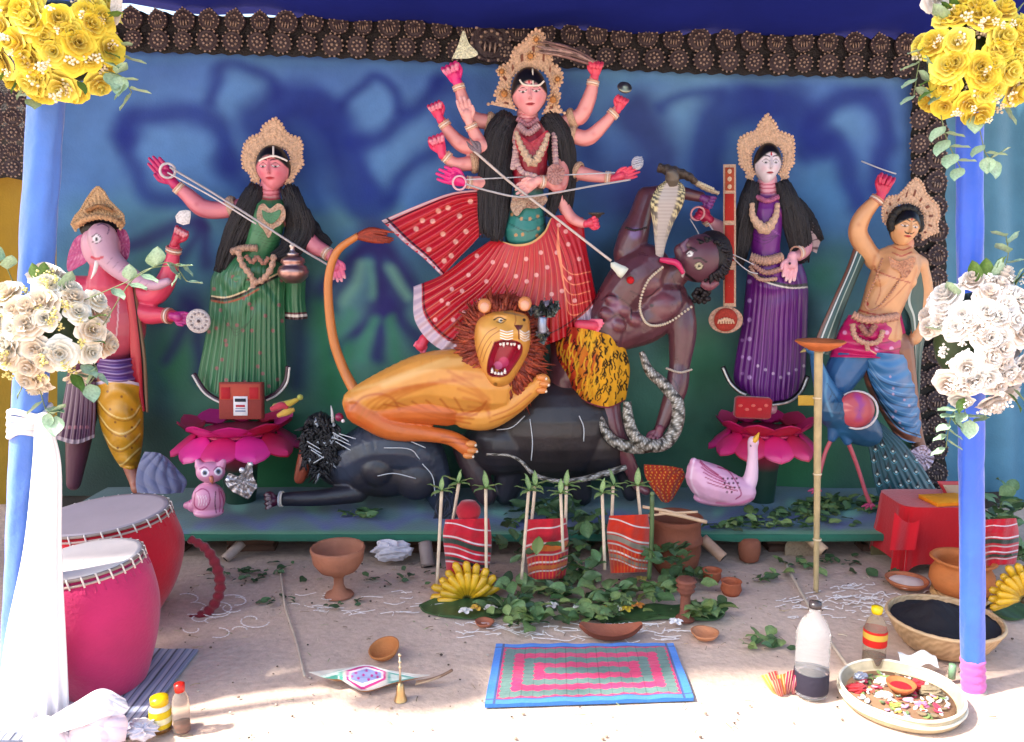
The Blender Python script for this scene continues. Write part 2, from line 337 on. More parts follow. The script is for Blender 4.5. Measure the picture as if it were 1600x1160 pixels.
for bx_ in (262, 395, 665, 1010, 1230, 1380):
    for lay in range(2):
        X_ = float(at(bx_, 850, 3.47)[0]); loc = np.array([X_+rnd.uniform(-.01, .01), 3.47, PLZ-.03-.0325-lay*.066-.002]); 
        if k == 0: bm_.location = loc-WO[st.name]; o = bm_
        else: o = inst('brick', bm_.data, st, loc, (0, 0, rnd.uniform(-.12, .12)))
        k += 1
# dark sheet standing in for the shade of the cavity under the stage
b = MB(); X = np.linspace(-2.6, 2.6, 120); Z = np.linspace(0.002, PLZ-.03, 8); XX, ZZ = np.meshgrid(X, Z)
b.grid(np.stack([XX, 4.02+.01*np.sin(XX*30), ZZ], -1), C('#3a332e')); structure(b.build('back_cloth', CLOTH))

# canopy roof, deep blue
b = MB(); e0 = [(-200, 2), (200, 9), (330, 20), (480, 33), (700, 52), (1000, 60), (1430, 66), (1800, 70)]
nxr = 90; px = np.linspace(-1100, 1800, nxr); ey = np.interp(px, [p[0] for p in e0], [p[1] for p in e0])
back = at(px, ey, 4.06); front = back.copy(); front[:, 1] = 1.72; front[:, 2] = back[:, 2].max()+.22; front[:, 0] = back[:, 0]*1.02
v = np.linspace(0, 1, 50)[:, None, None]; P = back*(1-v)+front*v
P[..., 2] += -.10*np.sin(PI*v[..., 0])*1+.012*np.sin(P[..., 0]*9+P[..., 1]*3)+.01*fnoise(P[..., 0]*6, P[..., 1]*4, 6)
b.grid(P, C('#202c86')); structure(b.build('canopy_roof', mat('blue_canopy_cloth', .9, spec=.1, bump=.2, bscale=20, var=.1, vscale=4)))

# pleated curtains at the right and left, lace panel
def curtain(name, xa, xb, ya, yb, Y, col, amp, n, label, cat, m=CLOTH, top=None, seed=1, col2=None):
    b = MB(); nx = int((xb-xa)/1.6)+4
    x, y = np.meshgrid(np.linspace(xa, xb, nx), np.linspace(0, 1, 60))
    yt = np.full_like(x, ya) if top is None else np.interp(x, [p[0] for p in top], [p[1] for p in top])
    yy = yt+(yb-yt)*y; V = at(x, yy, Y); V[..., 1] += pleat(x/30.+.3*np.sin(yy/150.), amp, n, seed)
    f = (.5+.5*np.sin(pleat(x/30., 3, n, seed+1)))[..., None]; K = col*(1-f*.25)+(col if col2 is None else col2)*f*.25
    b.grid(V, K); return tag(b.build(name, m), label, cat)
curtain('light_blue_curtain', 1436, 1760, -80, 800, 4.12, C('#4d7f9a'), .035, 2.1, 'pale blue pleated curtain hanging at the right of the stage', 'curtain', seed=3, col2=C('#7fb0c6'))
curtain('mustard_curtain', -90, 112, 0, 800, 4.1, C('#9a7a22'), .012, 1.3, 'mustard yellow cloth with rounded top behind the left pole', 'curtain', seed=9, col2=C('#b08a2a'),
        top=[(-90, 300), (-40, 284), (10, 277), (50, 285), (80, 303), (100, 330), (112, 352)])
curtain('dark_side_curtain', -300, 100, -60, 800, 4.2, C('#3b3432'), .01, 3, 'dark brown textured cloth at far left behind the yellow cloth', 'curtain', m=LACE, seed=4)

# moulded border of medallions
def medallion(kind):
    b = MB(); cA, cB, cC = C('#43363a'), C('#b09888'), C('#3b2e2e')
    if kind == 'round':
        b.lathe([(.0, -.006), (.030, -.006), (.044, -.002), (.047, .004), (.041, .009), (.036, .005), (.030, .004), (.026, .010), (.018, .010), (.014, .006), (.006, .013), (.0005, .015)], seg=20, col=cA)
        K = None
        for i in range(14): a = i*2*PI/14; b.ell((.049*math.cos(a), .049*math.sin(a), .004), .0055, cB, 6)
        for i in range(8): a = i*2*PI/8; b.ell((.022*math.cos(a), .022*math.sin(a), .010), (.006, .006, .004), cB, 6)
        b.ell((0, 0, .014), .007, cB, 8)
    else:
        o = crom([(0, .058), (.016, .046), (.034, .034), (.047, .012), (.044, -.014), (.030, -.036), (0, -.044), (-.030, -.036), (-.044, -.014), (-.047, .012), (-.034, .034), (-.016, .046), (0, .058)], 49)[:-1]
        R = []
        for f, z in ((1, -.006), (1, .004), (.9, .009), (.82, .004), (.7, .004), (.6, .010), (.5, .010), (.4, .004), (.2, .008), (.01, .014)): R.append(np.c_[o*f, np.full(len(o), z)])
        b.grid(np.array(R), cA, wu=True)
        for i in range(0, 48, 3): b.ell((*o[i]*.95, .008), .0042, cB, 5)
        for i in range(7): a = -.3+i*(PI+.6)/6; b.ell((.024*math.cos(a), .022*math.sin(a)+.002, .012), (.0045, .0045, .006), cB, 6)
        for xx in (-.012, 0, .012): b.ell((xx, -.012, .012), (.003, .014, .006), cB, 6)
    V = np.concatenate(b.V); V = np.stack([V[:, 0], -V[:, 2], V[:, 1]], 1); b.V = [V]
    return b
bord = thing('moulded_border', 'dark brown moulded border of small medallions framing the top of the backdrop', 'border', at(760, 120, 3.95))
def bandY(x): return 3.97
r1 = lambda x: np.interp(x, [180, 480, 760, 1100, 1430], [31, 38, 50, 66, 73])
r2 = lambda x: np.interp(x, [180, 480, 760, 1100, 1430], [60, 68, 80, 95, 102])
b = MB(); x = np.linspace(120, 1475, 300); T = r1(x)-12+3*np.sin(x/6.); Bm = r2(x)+21+1.5*np.sin(x/4.)
y = np.linspace(0, 1, 10)[:, None]; yy = T*(1-y)+Bm*y; V = at(np.broadcast_to(x, yy.shape), yy, 3.962); V[..., 1] += .003*np.sin(x/2.)
b.grid(V, C('#1b1618')); b.build('backing_band', LACE, bord)
b = MB(); y = np.linspace(80, 800, 160); x = np.linspace(1424, 1478, 12)[None, :]+1.5*np.sin(y/5.)[:, None]; V = at(x, np.broadcast_to(y[:, None], x.shape), 3.958)
b.grid(V, C('#17140f')); b.build('side_band', LACE, bord)
mr = medallion('round').build('medallion', LACE, bord, origin=(0, 0, 0)); mp = medallion('point').build('medallion', LACE, bord, origin=(0, 0, 0))
def put(me, x, y, sc, first=[set()]):
    loc = at(x, y, 3.946); o = mr if me is mr else mp
    if o.name not in first[0]: first[0].add(o.name); o.location = loc-WO[bord.name]; o.scale = (sc,)*3; return
    inst('medallion', me.data, bord, loc+np.array([rnd.uniform(-.004, .004), 0, rnd.uniform(-.004, .004)]), (rnd.uniform(-.12, .12), rnd.uniform(-.25, .25), rnd.uniform(-.12, .12)), sc*rnd.uniform(.95, 1.05))
for i in range(31):
    x = 206+i*(1415-206)/30
    if 735 < x < 800: continue
    put(mp, x, r1(x)-2, (1.06, 1.0, 1.1, 1.03)[i % 4])
for i in range(33):
    x = 170+i*(1410-170)/32
    if 740 < x < 790: continue
    put(mr, x, r2(x), (.98, .93, 1.02, .9, 1.)[i % 5])
put(mp, 766, 68, 2.0)
for i in range(17):
    put(mr, 1437, 150+i*37, .98); put(mp, 1463, 172+i*38, 1.15)
for i in range(5):
    for j in range(5): put(mr if (i+j) % 2 else mp, -60+i*27, 155+j*27, .9)

# tall wrapped poles
def pole(xt, yt, xb, yb, Y, w, label, colr, low=None):
    a, c = at(xt, yt, Y), at(xb, yb, Y); n = 200; s = np.linspace(0, 1, n)[:, None]; P = a*(1-s)+c*s
    m = 32; th = np.arange(m)*2*PI/m
    R = w*(1+.06*fnoise(s*40, th[None, :]*2, 3)+.035*np.abs(np.sin(th*2+s*46+2*fnoise(s*9, th[None, :], 12)))+.04*np.sin(th*3+s*60)*fnoise(s*9, 0*s, 5)+.03*np.sin(th*7+s*20))
    G = P[:, None]+np.stack([R*np.cos(th), R*np.sin(th), 0*R], -1)
    o = thing('wrapped_pole', label, 'pole', c)
    b = MB(); K = np.broadcast_to(colr, G.shape).copy(); b.grid(G, K, wu=True); b.build('blue_cloth', mat('pole_satin', .42, spec=.5, bump=.3, bscale=34, var=.1, sheen=.4), o); return o
pl = pole(88, -160, 22, 1110, 2.14, .042, 'blue cloth wrapped pole at the left with a white sash tied round it', C('#4a7ad0'))
prr = pole(1512, -160, 1520, 1030, 2.27, .033, 'blue cloth wrapped bamboo pole at the right foreground', C('#2a5cd0'))
b = MB(); P = at([1520, 1520, 1521, 1521], [1028, 1050, 1070, 1080], 2.27); b.tube(resamp(P, 14), .034+.002*np.sin(np.arange(14)*2), 20, C('#c060a8')); b.build('pink_wrap', CLOTH, prr)
b = MB(); P = resamp(at([1521, 1522, 1523], [1076, 1098, 1118], 2.27), 18); b.tube(P, .032+.006*np.abs(np.sin(np.arange(18)*.8)), 20, C('#a8968a')); b.build('bamboo_foot', WOOD, prr)
# ------------------------------------------------------------------ statue building
class Fig:
    def __init__(s, Y0): s.Y0 = Y0; s.k = Y0/FPX*1.012
    def p(s, x, y, d=0.): return at(x, y, s.Y0-np.asarray(d, float)*s.k)
    def pts(s, L, n=None):
        L = [tuple(q)+(0,)*(3-len(q)) for q in L]; A = crom(np.array(L, float), n) if n else np.array(L, float)
        return s.p(A[:, 0], A[:, 1], A[:, 2])
class Blob:                             # limbs and bodies: one continuous surface
    def __init__(s, f): s.f = f; s.pr = []
    def cap(s, pts, r, col, n=None):    # tapered limb through pts (x, y, depth) with radii in the same units
        f = s.f; pts = [tuple(q)+(0,)*(3-len(q)) for q in pts]; r = np.broadcast_to(np.asarray(r, float), (len(pts),))
        A = np.c_[np.array(pts, float), r]; A = crom(A, n or (5*(len(pts)-1)+1)) if len(pts) > 2 else A
        s.pr.append(('c', f.p(A[:, 0], A[:, 1], A[:, 2]), A[:, 3]*f.k, C(col) if isinstance(col, str) else col)); return s
    def ell(s, c, r, col, rot=0.):
        f = s.f; c = tuple(c)+(0,)*(3-len(c)); s.pr.append(('e', f.p(*c), np.array([r[0], r[2] if len(r) > 2 else r[0], r[1]])*f.k, C(col) if isinstance(col, str) else col, rot)); return s
    def mesh(s, voxel, smooth=6, tau=.004, it=None):
        b = MB()
        for q in s.pr:
            if q[0] == 'c':
                P, r = q[1], q[2]
                for i in range(len(P)):
                    b.ell(P[i], r[i], seg=12)
                    if i: 
                        b.tube(P[i-1:i+1], [r[i-1], r[i]], 14)
            else: b.ell(q[1], q[2], seg=24, R=rotm(0, q[4], 0))
        V = np.concatenate(b.V); Q = np.concatenate(b.Q)
        me = bpy.data.meshes.new('t'); me.from_pydata(V.tolist(), [], Q.tolist()); o = bpy.data.objects.new('t', me); COL.objects.link(o)
        m = o.modifiers.new('r', 'REMESH'); m.mode = 'VOXEL'; m.voxel_size = voxel
        m = o.modifiers.new('s', 'SMOOTH'); m.factor = .5; m.iterations = smooth
        dg = bpy.context.evaluated_depsgraph_get(); m2 = bpy.data.meshes.new_from_object(o.evaluated_get(dg))
        n = len(m2.vertices); V = np.zeros(n*3); m2.vertices.foreach_get('co', V); V = V.reshape(-1, 3)
        nl = len(m2.loops); L = np.zeros(nl, int); m2.loops.foreach_get('vertex_index', L)
        tot = np.zeros(len(m2.polygons), int); m2.polygons.foreach_get('loop_total', tot); stt = np.zeros(len(m2.polygons), int); m2.polygons.foreach_get('loop_start', stt)
        q = stt[tot == 4]; T = stt[tot == 3]
        Q = np.stack([L[q], L[q+1], L[q+2], L[q+3]], 1) if len(q) else None; T = np.stack([L[T], L[T+1], L[T+2]], 1) if len(T) else None
        bpy.data.objects.remove(o); bpy.data.meshes.remove(me); bpy.data.meshes.remove(m2)
        D = []; K = []
        for pr in s.pr:
            if pr[0] == 'c':
                P, r = pr[1], pr[2]; d = np.full(n, 1e9)
                for i in range(len(P)-1):
                    ab = P[i+1]-P[i]; t = np.clip(((V-P[i])@ab)/(ab@ab+1e-12), 0, 1)
                    d = np.minimum(d, np.linalg.norm(V-P[i]-t[:, None]*ab, axis=1)-(r[i]*(1-t)+r[i+1]*t))
                if len(P) == 1: d = np.linalg.norm(V-P[0], axis=1)-r[0]
            else:
                U = ((V-pr[1])@rotm(0, pr[4], 0))/pr[2]; d = (np.linalg.norm(U, axis=1)-1)*pr[2].min()
            D.append(d); K.append(pr[3])
        D = np.array(D); D -= D.min(0); W = np.exp(-D/tau); W /= W.sum(0)
        b = MB(); b.add(V, Q, T, W.T@np.array(K)); return b
def patch(f, table, nu, nv, col, bulge=0., bp=.6, pleats=0, pamp=0., pfn=None, back=.5, colfn=None, closed=True, power=1.):
    T = [[tuple(q)+(0,)*(3-len(q)) for q in row] for row in table]
    A = crom(np.array(T, float), nv)                                   # rows
    A = np.swapaxes(crom(np.swapaxes(A, 0, 1), nu), 0, 1)
    u = np.linspace(0, 1, nu)[None, :]; v = np.linspace(0, 1, nv)[:, None]
    prof = np.sin(PI*u)**bp*(bulge if np.isscalar(bulge) else np.interp(v, np.linspace(0, 1, len(bulge)), bulge))
    fold = pamp*(.75+.45*fnoise(u*9, v*2.2, 17))*np.cos(2*PI*pleats*u+.7*np.sin(7*u)+.9*fnoise(u*2, v*2.5, 18)*(1 if pleats > 8 else 0))*np.sin(PI*u)**.3*v**power if pleats else 0*u*v
    if pfn is not None: fold = fold+pfn(u, v)
    F = f.p(A[..., 0], A[..., 1], A[..., 2]+prof+fold)
    K = np.broadcast_to(C(col) if isinstance(col, str) else col, F.shape).reshape(-1, 3).copy()
    if colfn is not None: K = colfn(np.broadcast_to(u, F.shape[:2]).ravel(), np.broadcast_to(v, F.shape[:2]).ravel(), A[..., 0].ravel(), A[..., 1].ravel(), K)
    b = MB(); b.grid(F, K)
    if closed:
        st = 3; Bk = f.p(A[::st, ::st, 0], A[::st, ::st, 1], (A[..., 2]-back*prof-2)[::st, ::st])
        b.grid(Bk, C(col) if isinstance(col, str) else col)
        for e in (0, -1):                                              # close the rims
            b.grid(np.stack([F[e], f.p(A[e, :, 0], A[e, :, 1], (A[..., 2]-back*prof-2)[e])]), C(col) if isinstance(col, str) else col)
            b.grid(np.stack([F[:, e], f.p(A[:, e, 0], A[:, e, 1], (A[..., 2]-back*prof-2)[:, e])]), C(col) if isinstance(col, str) else col)
    return b
def fpaint(f, b, L):                    # paint marks on the pieces of b
    V = np.concatenate(b.V); K = np.concatenate(b.K); paint(V, K, L); b.V = [V]; b.K = [K]; return b
def head(f, cx, cy, hw, hh, d, skin, yaw=0., roll=0., pitch=0., hair='#0d0b0d', lips='#b01828', jaw=.36, must=False, lid=.25, hairline=.62, eye='#e9e2dc', blush='#e88a90'):
    nu, nv = 150, 130; th = np.linspace(.02, PI-.02, nv)[:, None]; ph = np.linspace(0, 2*PI, nu, endpoint=False)[None, :]
    z = np.cos(th)+0*ph; ring = np.sin(th); x = ring*np.sin(ph); y = ring*np.cos(ph)      # y>0 front
    wz = 1-jaw*np.clip(-z-.05, 0, 1)**1.5; x = x*wz; y = y*(1-.25*np.clip(-z, 0, 1)**2)
    fr = np.clip(y, 0, 1)**.5; g = lambda a, b, sx, sz: np.exp(-((x-a)/sx)**2-((z-b)/sz)**2)
    dy = .30*g(0, -.17, .10, .15)+.16*g(0, .1, .07, .22)-.10*(g(.40, .12, .2, .12)+g(-.40, .12, .2, .12))+.12*g(0, -.48, .20, .08)-.06*g(0, -.58, .2, .04)+.14*g(0, -.86, .2, .14)+.05*(g(.5, -.2, .2, .2)+g(-.5, -.2, .2, .2))+.04*(g(.4, .1, .15, .08)+g(-.4, .1, .15, .08))+.04*(g(.4, .3, .22, .05)+g(-.4, .3, .22, .05))-.03*g(0, -.47, .25, .02)
    Y_ = y*.95+dy*fr
    K = np.broadcast_to(C(skin), x.shape+(3,)).copy()
    def put(m, c):
        m = np.clip(m, 0, 1)*(y > 0); K[:] = K*(1-m[..., None])+C(c)*m[..., None]
    sm = lambda q, e=.03: np.clip(.5-q/e, 0, 1)
    put(.45*(g(.5, -.25, .2, .18)+g(-.5, -.25, .2, .18)), blush)
    for s_ in (-1, 1):
        ex = (x-s_*.40); 
        put(sm(np.hypot(ex/.27, (z-.105)/(.115*np.clip(1-(ex/.3)**2, .05, 1)+.01))-1, .2), '#1a1010')
        put(sm(np.hypot(ex/.235, (z-.085+lid*.05)/(.062*(1-lid*.6)*np.clip(1-(ex/.28)**2, .05, 1)+.005))-1, .2), eye)
        put(sm(np.hypot(ex/.075, (z-.085+lid*.07)/(.07*(1-lid*.5)))-1, .3), '#120a0a')
        if lid: put(.9*sm(np.hypot(ex/.25, (z-.13)/(.06*np.clip(1-(ex/.28)**2, .05, 1)+.005))-1, .2), skin)
        bz = .31+.07*np.cos(ex*5); put(sm(np.abs(z-bz)-.028, .04)*(np.abs(ex) < .30), '#1a0e0e')
        put(.8*g(s_*.065, -.27, .035, .025), '#7a2a2a')
    lw = .30; lx = np.clip(1-(x/lw)**2, 0, 1)
    put(sm(np.abs(z+.48)-.055*lx, .03)*(np.abs(x) < lw), lips); put(.8*sm(np.abs(z+.475)-.008, .02)*(np.abs(x) < lw*.9), '#4a0a12')
    if must: put(sm(np.abs(z+.345-.05*(x/.3)**2*4*np.abs(x))-.035, .03)*(np.abs(x) < .36)*(np.abs(x) > .03), '#140c0c')
    put(sm(np.hypot(x/.07, (z-.46)/.09)-1, .3), '#c01020')
    hl = hairline-.55*np.abs(x)**1.7; hm = np.clip((z-hl)/.04, 0, 1); hm = np.maximum(hm, np.clip((np.interp(z, [-.62, -.3, .1], [-.25, .12, .30])-y)/.08, 0, 1)); hm = hm*np.where((y > -.2) & (z < -.75), 0, 1)
    K[:] = K*(1-hm[..., None])+C(hair)*hm[..., None]
    grow = 1+.10*hm; x, z, Y_ = x*grow, z*grow, Y_*grow
    P = np.stack([x*hw, -Y_*hw*1.05, z*hh], -1)*f.k
    P = P@rotm(pitch, roll, yaw).T+f.p(cx, cy, d)
    b = MB(); b.grid(P, K, wu=True); return b
def crown(f, outer, inner, d, col='#d2ae90', th=6., tip=10., seed=1, marks=True):
    o = resamp(outer, 180); i = resamp(inner, 180); n = 180; m = 22
    v = np.linspace(0, 1, m)[:, None]; u = np.linspace(0, 1, n)[None, :]
    A = o[None]*(1-v[..., None])+i[None]*v[..., None]
    rel = 1.2*np.sin(v*PI*3)**2+1.8*np.abs(np.sin(u*PI*17))*np.sin(PI*v)+1.2*np.sin(PI*v)**.3+1.*fnoise(A[..., 0]/3., A[..., 1]/3., seed)
    F = f.p(A[..., 0], A[..., 1], d+rel+th*v*.3)
    base = C(col); K = np.broadcast_to(base, F.shape).copy()
    dark = (np.sin(v*PI*3)**2 < .06)*.2+.12*np.clip(fnoise(A[..., 0]/2.2, A[..., 1]/2.2, seed+2), 0, 1)*2
    K = K*(1-dark[..., None])+C('#8a5a48')*dark[..., None]
    lobe = ((np.abs(v-.55) < .13)*(np.abs(((u*11) % 1)-.5) < .13))*.85
    if marks: K = K*(1-lobe[..., None])+C('#6e2c22')*lobe[..., None]
    b = MB(); b.grid(F, K)
    Bk = f.p(A[..., 0], A[..., 1], d-th+0*rel); b.grid(Bk[::3, ::3], base*.8)
    for e in (0, -1): b.grid(np.stack([F[e], Bk[e]]), base); b.grid(np.stack([F[:, e], Bk[:, e]]), base)
    P = resamp(outer, 46)
    for q in P: b.ell(f.p(q[0], q[1], d+1), 2.5*f.k, base*1.12, 6)
    P = resamp(inner, 30)
    for q in P: b.ell(f.p(q[0], q[1], d+th*.4+1.), 1.6*f.k, base*1.15, 6)
    return b
def slab(f, pts, d, th=3., col='#c9a48a', relief=1.2, seed=1, closed=True, dark='#8a4a44'):
    o = resamp(crom(np.array(list(pts)+[pts[0]], float), 120)[:-1], 90, closed=True); c = o.mean(0); m = 12
    v = np.linspace(1, .02, m)[:, None, None]; A = c+(o-c)[None]*v
    ang = np.arange(90)[None, :]*2*PI/90; vv = v[..., 0]
    rel = relief*(np.abs(np.sin(vv*PI*3.5+ang*0))+.7*np.sin(ang*12)*vv)+.8*relief*fnoise(A[..., 0]/2.5, A[..., 1]/2.5, seed)
    F = f.p(A[..., 0], A[..., 1], d+th+rel); F0 = f.p(o[:, 0], o[:, 1], d-1)
    F = np.concatenate([F0[None], F]); K = np.broadcast_to(C(col), F.shape).copy(); q = np.clip(fnoise(A[..., 0]/2., A[..., 1]/2., seed+5)*2, 0, 1)*.6; q = np.concatenate([q[:1], q])
    K = K*(1-q[..., None])+C(dark)*q[..., None]
    b = MB(); b.grid(F, K, wu=True); return b
def wire(f, pts, r, col, n=40, seg=6, b=None, wob=0, wn=12):
    b = b or MB(); A = f.pts(pts, n); rr = np.broadcast_to(np.asarray(r, float), (len(pts),)) if np.isscalar(r) else crom(np.array(r, float)[:, None], n)[:, 0]
    rr = np.broadcast_to(rr if np.size(rr) == n else float(np.ravel(rr)[0]), (n,))*(1+wob*np.sin(np.arange(n)*2*PI*wn/n))
    return b.tube(A, rr*f.k, seg, C(col) if isinstance(col, str) else col)
def beads(f, pts, r, col, n, b=None):
    b = b or MB(); A = f.pts(pts, n)
    for q in A: b.ell(q, r*f.k, C(col), 6)
    return b
def ring(f, c, axis, R, r, col, b=None, tilt=0):   # band round a limb: c (x,y,d), axis = direction of the limb (dx,dy[,dd])
    b = b or MB(); ax = f.p(c[0]+axis[0], c[1]+axis[1], c[2]+(axis[2] if len(axis) > 2 else 0))-f.p(*c); ax = Vector(ax).normalized()
    q = ax.to_track_quat('Z', 'Y').to_matrix(); a = np.linspace(0, 2*PI, 25)[:-1]
    P = np.stack([np.cos(a), np.sin(a), 0*a], 1)*R*f.k@np.array(q).T+f.p(*c)
    return b.tube(P, r*f.k, 6, C(col) if isinstance(col, str) else col, closed=True)
def cuff(f, parent, a, bp, R, col='#d8a890', n=3, r=1.5, gap=3.2, name='bangle', m=None):
    b = MB(); a = np.array(tuple(a)+(0,)*(3-len(a)), float); e = np.array(tuple(bp)+(0,)*(3-len(bp)), float); u = (e-a)/np.linalg.norm(e-a)
    for i in range(n): c = a+u*gap*i; ring(f, c, u, R, r, col if i % 2 == 0 else '#e8d8c8', b)
    return b.build(name, m or PAINT, parent)
def hand(f, parent, wr, tip, d, w, col, tipc=None, mode='open', th=1, face='#f', spread=1., curl=0.):
    """wr wrist, tip middle finger tip; w palm half-width; th thumb side (+1/-1)"""
    wr = np.array(wr, float); tip = np.array(tip, float); L = np.linalg.norm(tip-wr); a = (tip-wr)/L; s_ = np.array([-a[1], a[0]])
    B = Blob(f); tipc = tipc or col; pc = wr+a*L*.30
    q = lambda t, o, dd=0: tuple(wr+a*L*t+s_*o*w)+(d+dd,)
    B.cap([q(-.05, 0), q(.12, 0), q(.3, 0)], [w*.62, w*.62, w*.8], col)
    for o in (-.62, 0, .62): B.cap([q(.16, o*.6), q(.46, o)], [w*.42, w*.40], col)
    for i, o in enumerate((-.78, -.27, .25, .74)):
        ln = (.90, 1., .96, .82)[i]; r = w*.235; o2 = o*(1.+.18*spread)
        if mode == 'open': B.cap([q(.46, o), q(.46+(ln-.46)*.55, o2, 1+curl*2), q(ln, o2*(1.02), curl*5)], [r*1.1, r, r*.8], col); 
        elif mode == 'bent': B.cap([q(.46, o), q(.62, o2, w*.5), q(.52, o2, w*1.1), q(.38, o, w*1.05)], [r*1.12, r*1.1, r, r*.85], col)
        else: B.cap([q(.46, o), q(.68, o2, w*.35), q(.66, o2, w*.9), q(.48, o, w*1.0)], [r*1.15, r*1.12, r, r*.9], col)
        if tipc != col:
            B.cap([q(ln-.07, o2*1.02, curl*5), q(ln+.0, o2*1.02, curl*5)] if mode == 'open' else [q(.52, o2, w*1.12), q(.42, o, w*1.05)], [r*.98, r*.85], tipc)
    B.cap([q(.16, th*.5), q(.34, th*1.1, 2), q(.55, th*1.15, 4 if mode == 'open' else w)], [w*.34, w*.27, w*.19], col)
    return B.mesh(.0021, 3, tau=.0015).build('hand', SKIN, parent)
def hairmass(f, parent, masses, seed=1, name='hair', col='#18161b'):
    r_ = np.random.RandomState(seed); b = MB()
    for (pts, wds, dep, n) in masses:                          # centre line, half widths, depth, strands
        A = crom(np.array([tuple(q)+(0,)*(3-len(q)) for q in pts], float), 26); W = crom(np.array(wds, float)[:, None], 26)[:, 0]
        Tn = np.gradient(A[:, :2], axis=0); Tn /= np.linalg.norm(Tn, axis=1)[:, None]; N = np.c_[-Tn[:, 1], Tn[:, 0]]
        m = 40; u = np.linspace(0, 2*PI, m, endpoint=False)[None, :]
        X = A[:, None, 0]+N[:, None, 0]*W[:, None]*np.cos(u); Yy = A[:, None, 1]+N[:, None, 1]*W[:, None]*np.cos(u)
        D = A[:, None, 2]+dep*np.sin(u)*(1+.25*np.sin(u*9+A[:, None, 1]*.01))
        G = f.p(X, Yy, D); G[-1] = G[-1].mean(0); G[0] = G[0].mean(0); b.grid(G, C(col), wu=True)
        for i in range(int(n*1.7)):
            o = r_.uniform(-1, 1); ph = r_.uniform(0, 6); s0 = r_.uniform(0, .15); e0 = r_.uniform(.8, 1.08); t = np.linspace(s0, min(1, e0), 26)
            AA = np.stack([np.interp(t, np.linspace(0, 1, 26), A[:, k]) for k in range(3)], 1); WW = np.interp(t, np.linspace(0, 1, 26), W); NN = np.stack([np.interp(t, np.linspace(0, 1, 26), N[:, k]) for k in range(2)], 1)
            off = o*WW*.97+1.4*np.sin(t*16+ph); dd = AA[:, 2]+dep*math.sqrt(max(0, 1-o*o))*1.0+.6*np.sin(t*21+ph)
            c = C(col)*r_.uniform(.7, 2.0)
            b.tube(f.p(AA[:, 0]+NN[:, 0]*off, AA[:, 1]+NN[:, 1]*off, dd), np.linspace(1.35, .6, 26)*f.k, 4, c)
    return b.build(name, HAIR, parent)
GOLD = '#d9a060'; PEACH = '#e39a94'; PINK = '#d8286f'; TAN = '#c9a689'
def lotus(f, cx, cy, w, h, d, seed, label, pal=('#c81858', '#dc2484', '#c41c3c')):
    o = thing('lotus_pedestal', label, 'pedestal', f.p(cx, cy+h+60, d)); r_ = random.Random(seed)
    b = MB(); k = f.k; c = f.p(cx, cy, d); prof = [(w*.2, -150), (w*.28, -60), (w*.34, -h*.8), (w*.55, -h*.2), (w*.62, h*.0), (w*.6, h*.1), (1, h*.1)]
    b.lathe([(a*k, q*k) for a, q in prof], c, 40, C('#c41c58')); K = np.concatenate(b.K); V = np.concatenate(b.V)
    low = V[:, 2] < c[2]-h*.95*k; K[low] = C('#223f33'); b.V = [V]; b.K = [K]; b.build('base', PAINT, o)
    pm = None
    for layer, (n, R, out, up, sc) in enumerate(((11, .62, 1.35, -.62, .9), (10, .60, 1.2, .22, .9))):
        for i in range(n):
            a = i*2*PI/n+layer*.2; kk = C(pal[(i+layer) % 3]); b = MB(); u, v = np.meshgrid(np.linspace(-1, 1, 9), np.linspace(0, 1, 10))
            wd = np.sin(PI*np.clip(v*.92+.08, 0, 1))**.65*w*.31; X = u*wd; ln = w*R+w*.42*v*sc*(1 if layer == 0 else .75); Z = h*(up*v*1.1+(.35*v*v if layer else -.1*v))-3*(u**2)*v+4
            dirx, diry = math.sin(a), -math.cos(a)
            P = np.stack([ln*dirx+X*math.cos(a), ln*diry+X*math.sin(a), Z+4*np.abs(u)**2*(1 if layer else -1)], -1)*k+c
            KK = kk*(1-.35*v[..., None])+C('#ee50a8')*.35*v[..., None]
            b.grid(P, KK); P2 = P.copy(); P2[..., 2] -= 2.2*k; b.grid(P2, kk*.8); b.build('petal', PAINT, o)
    return o
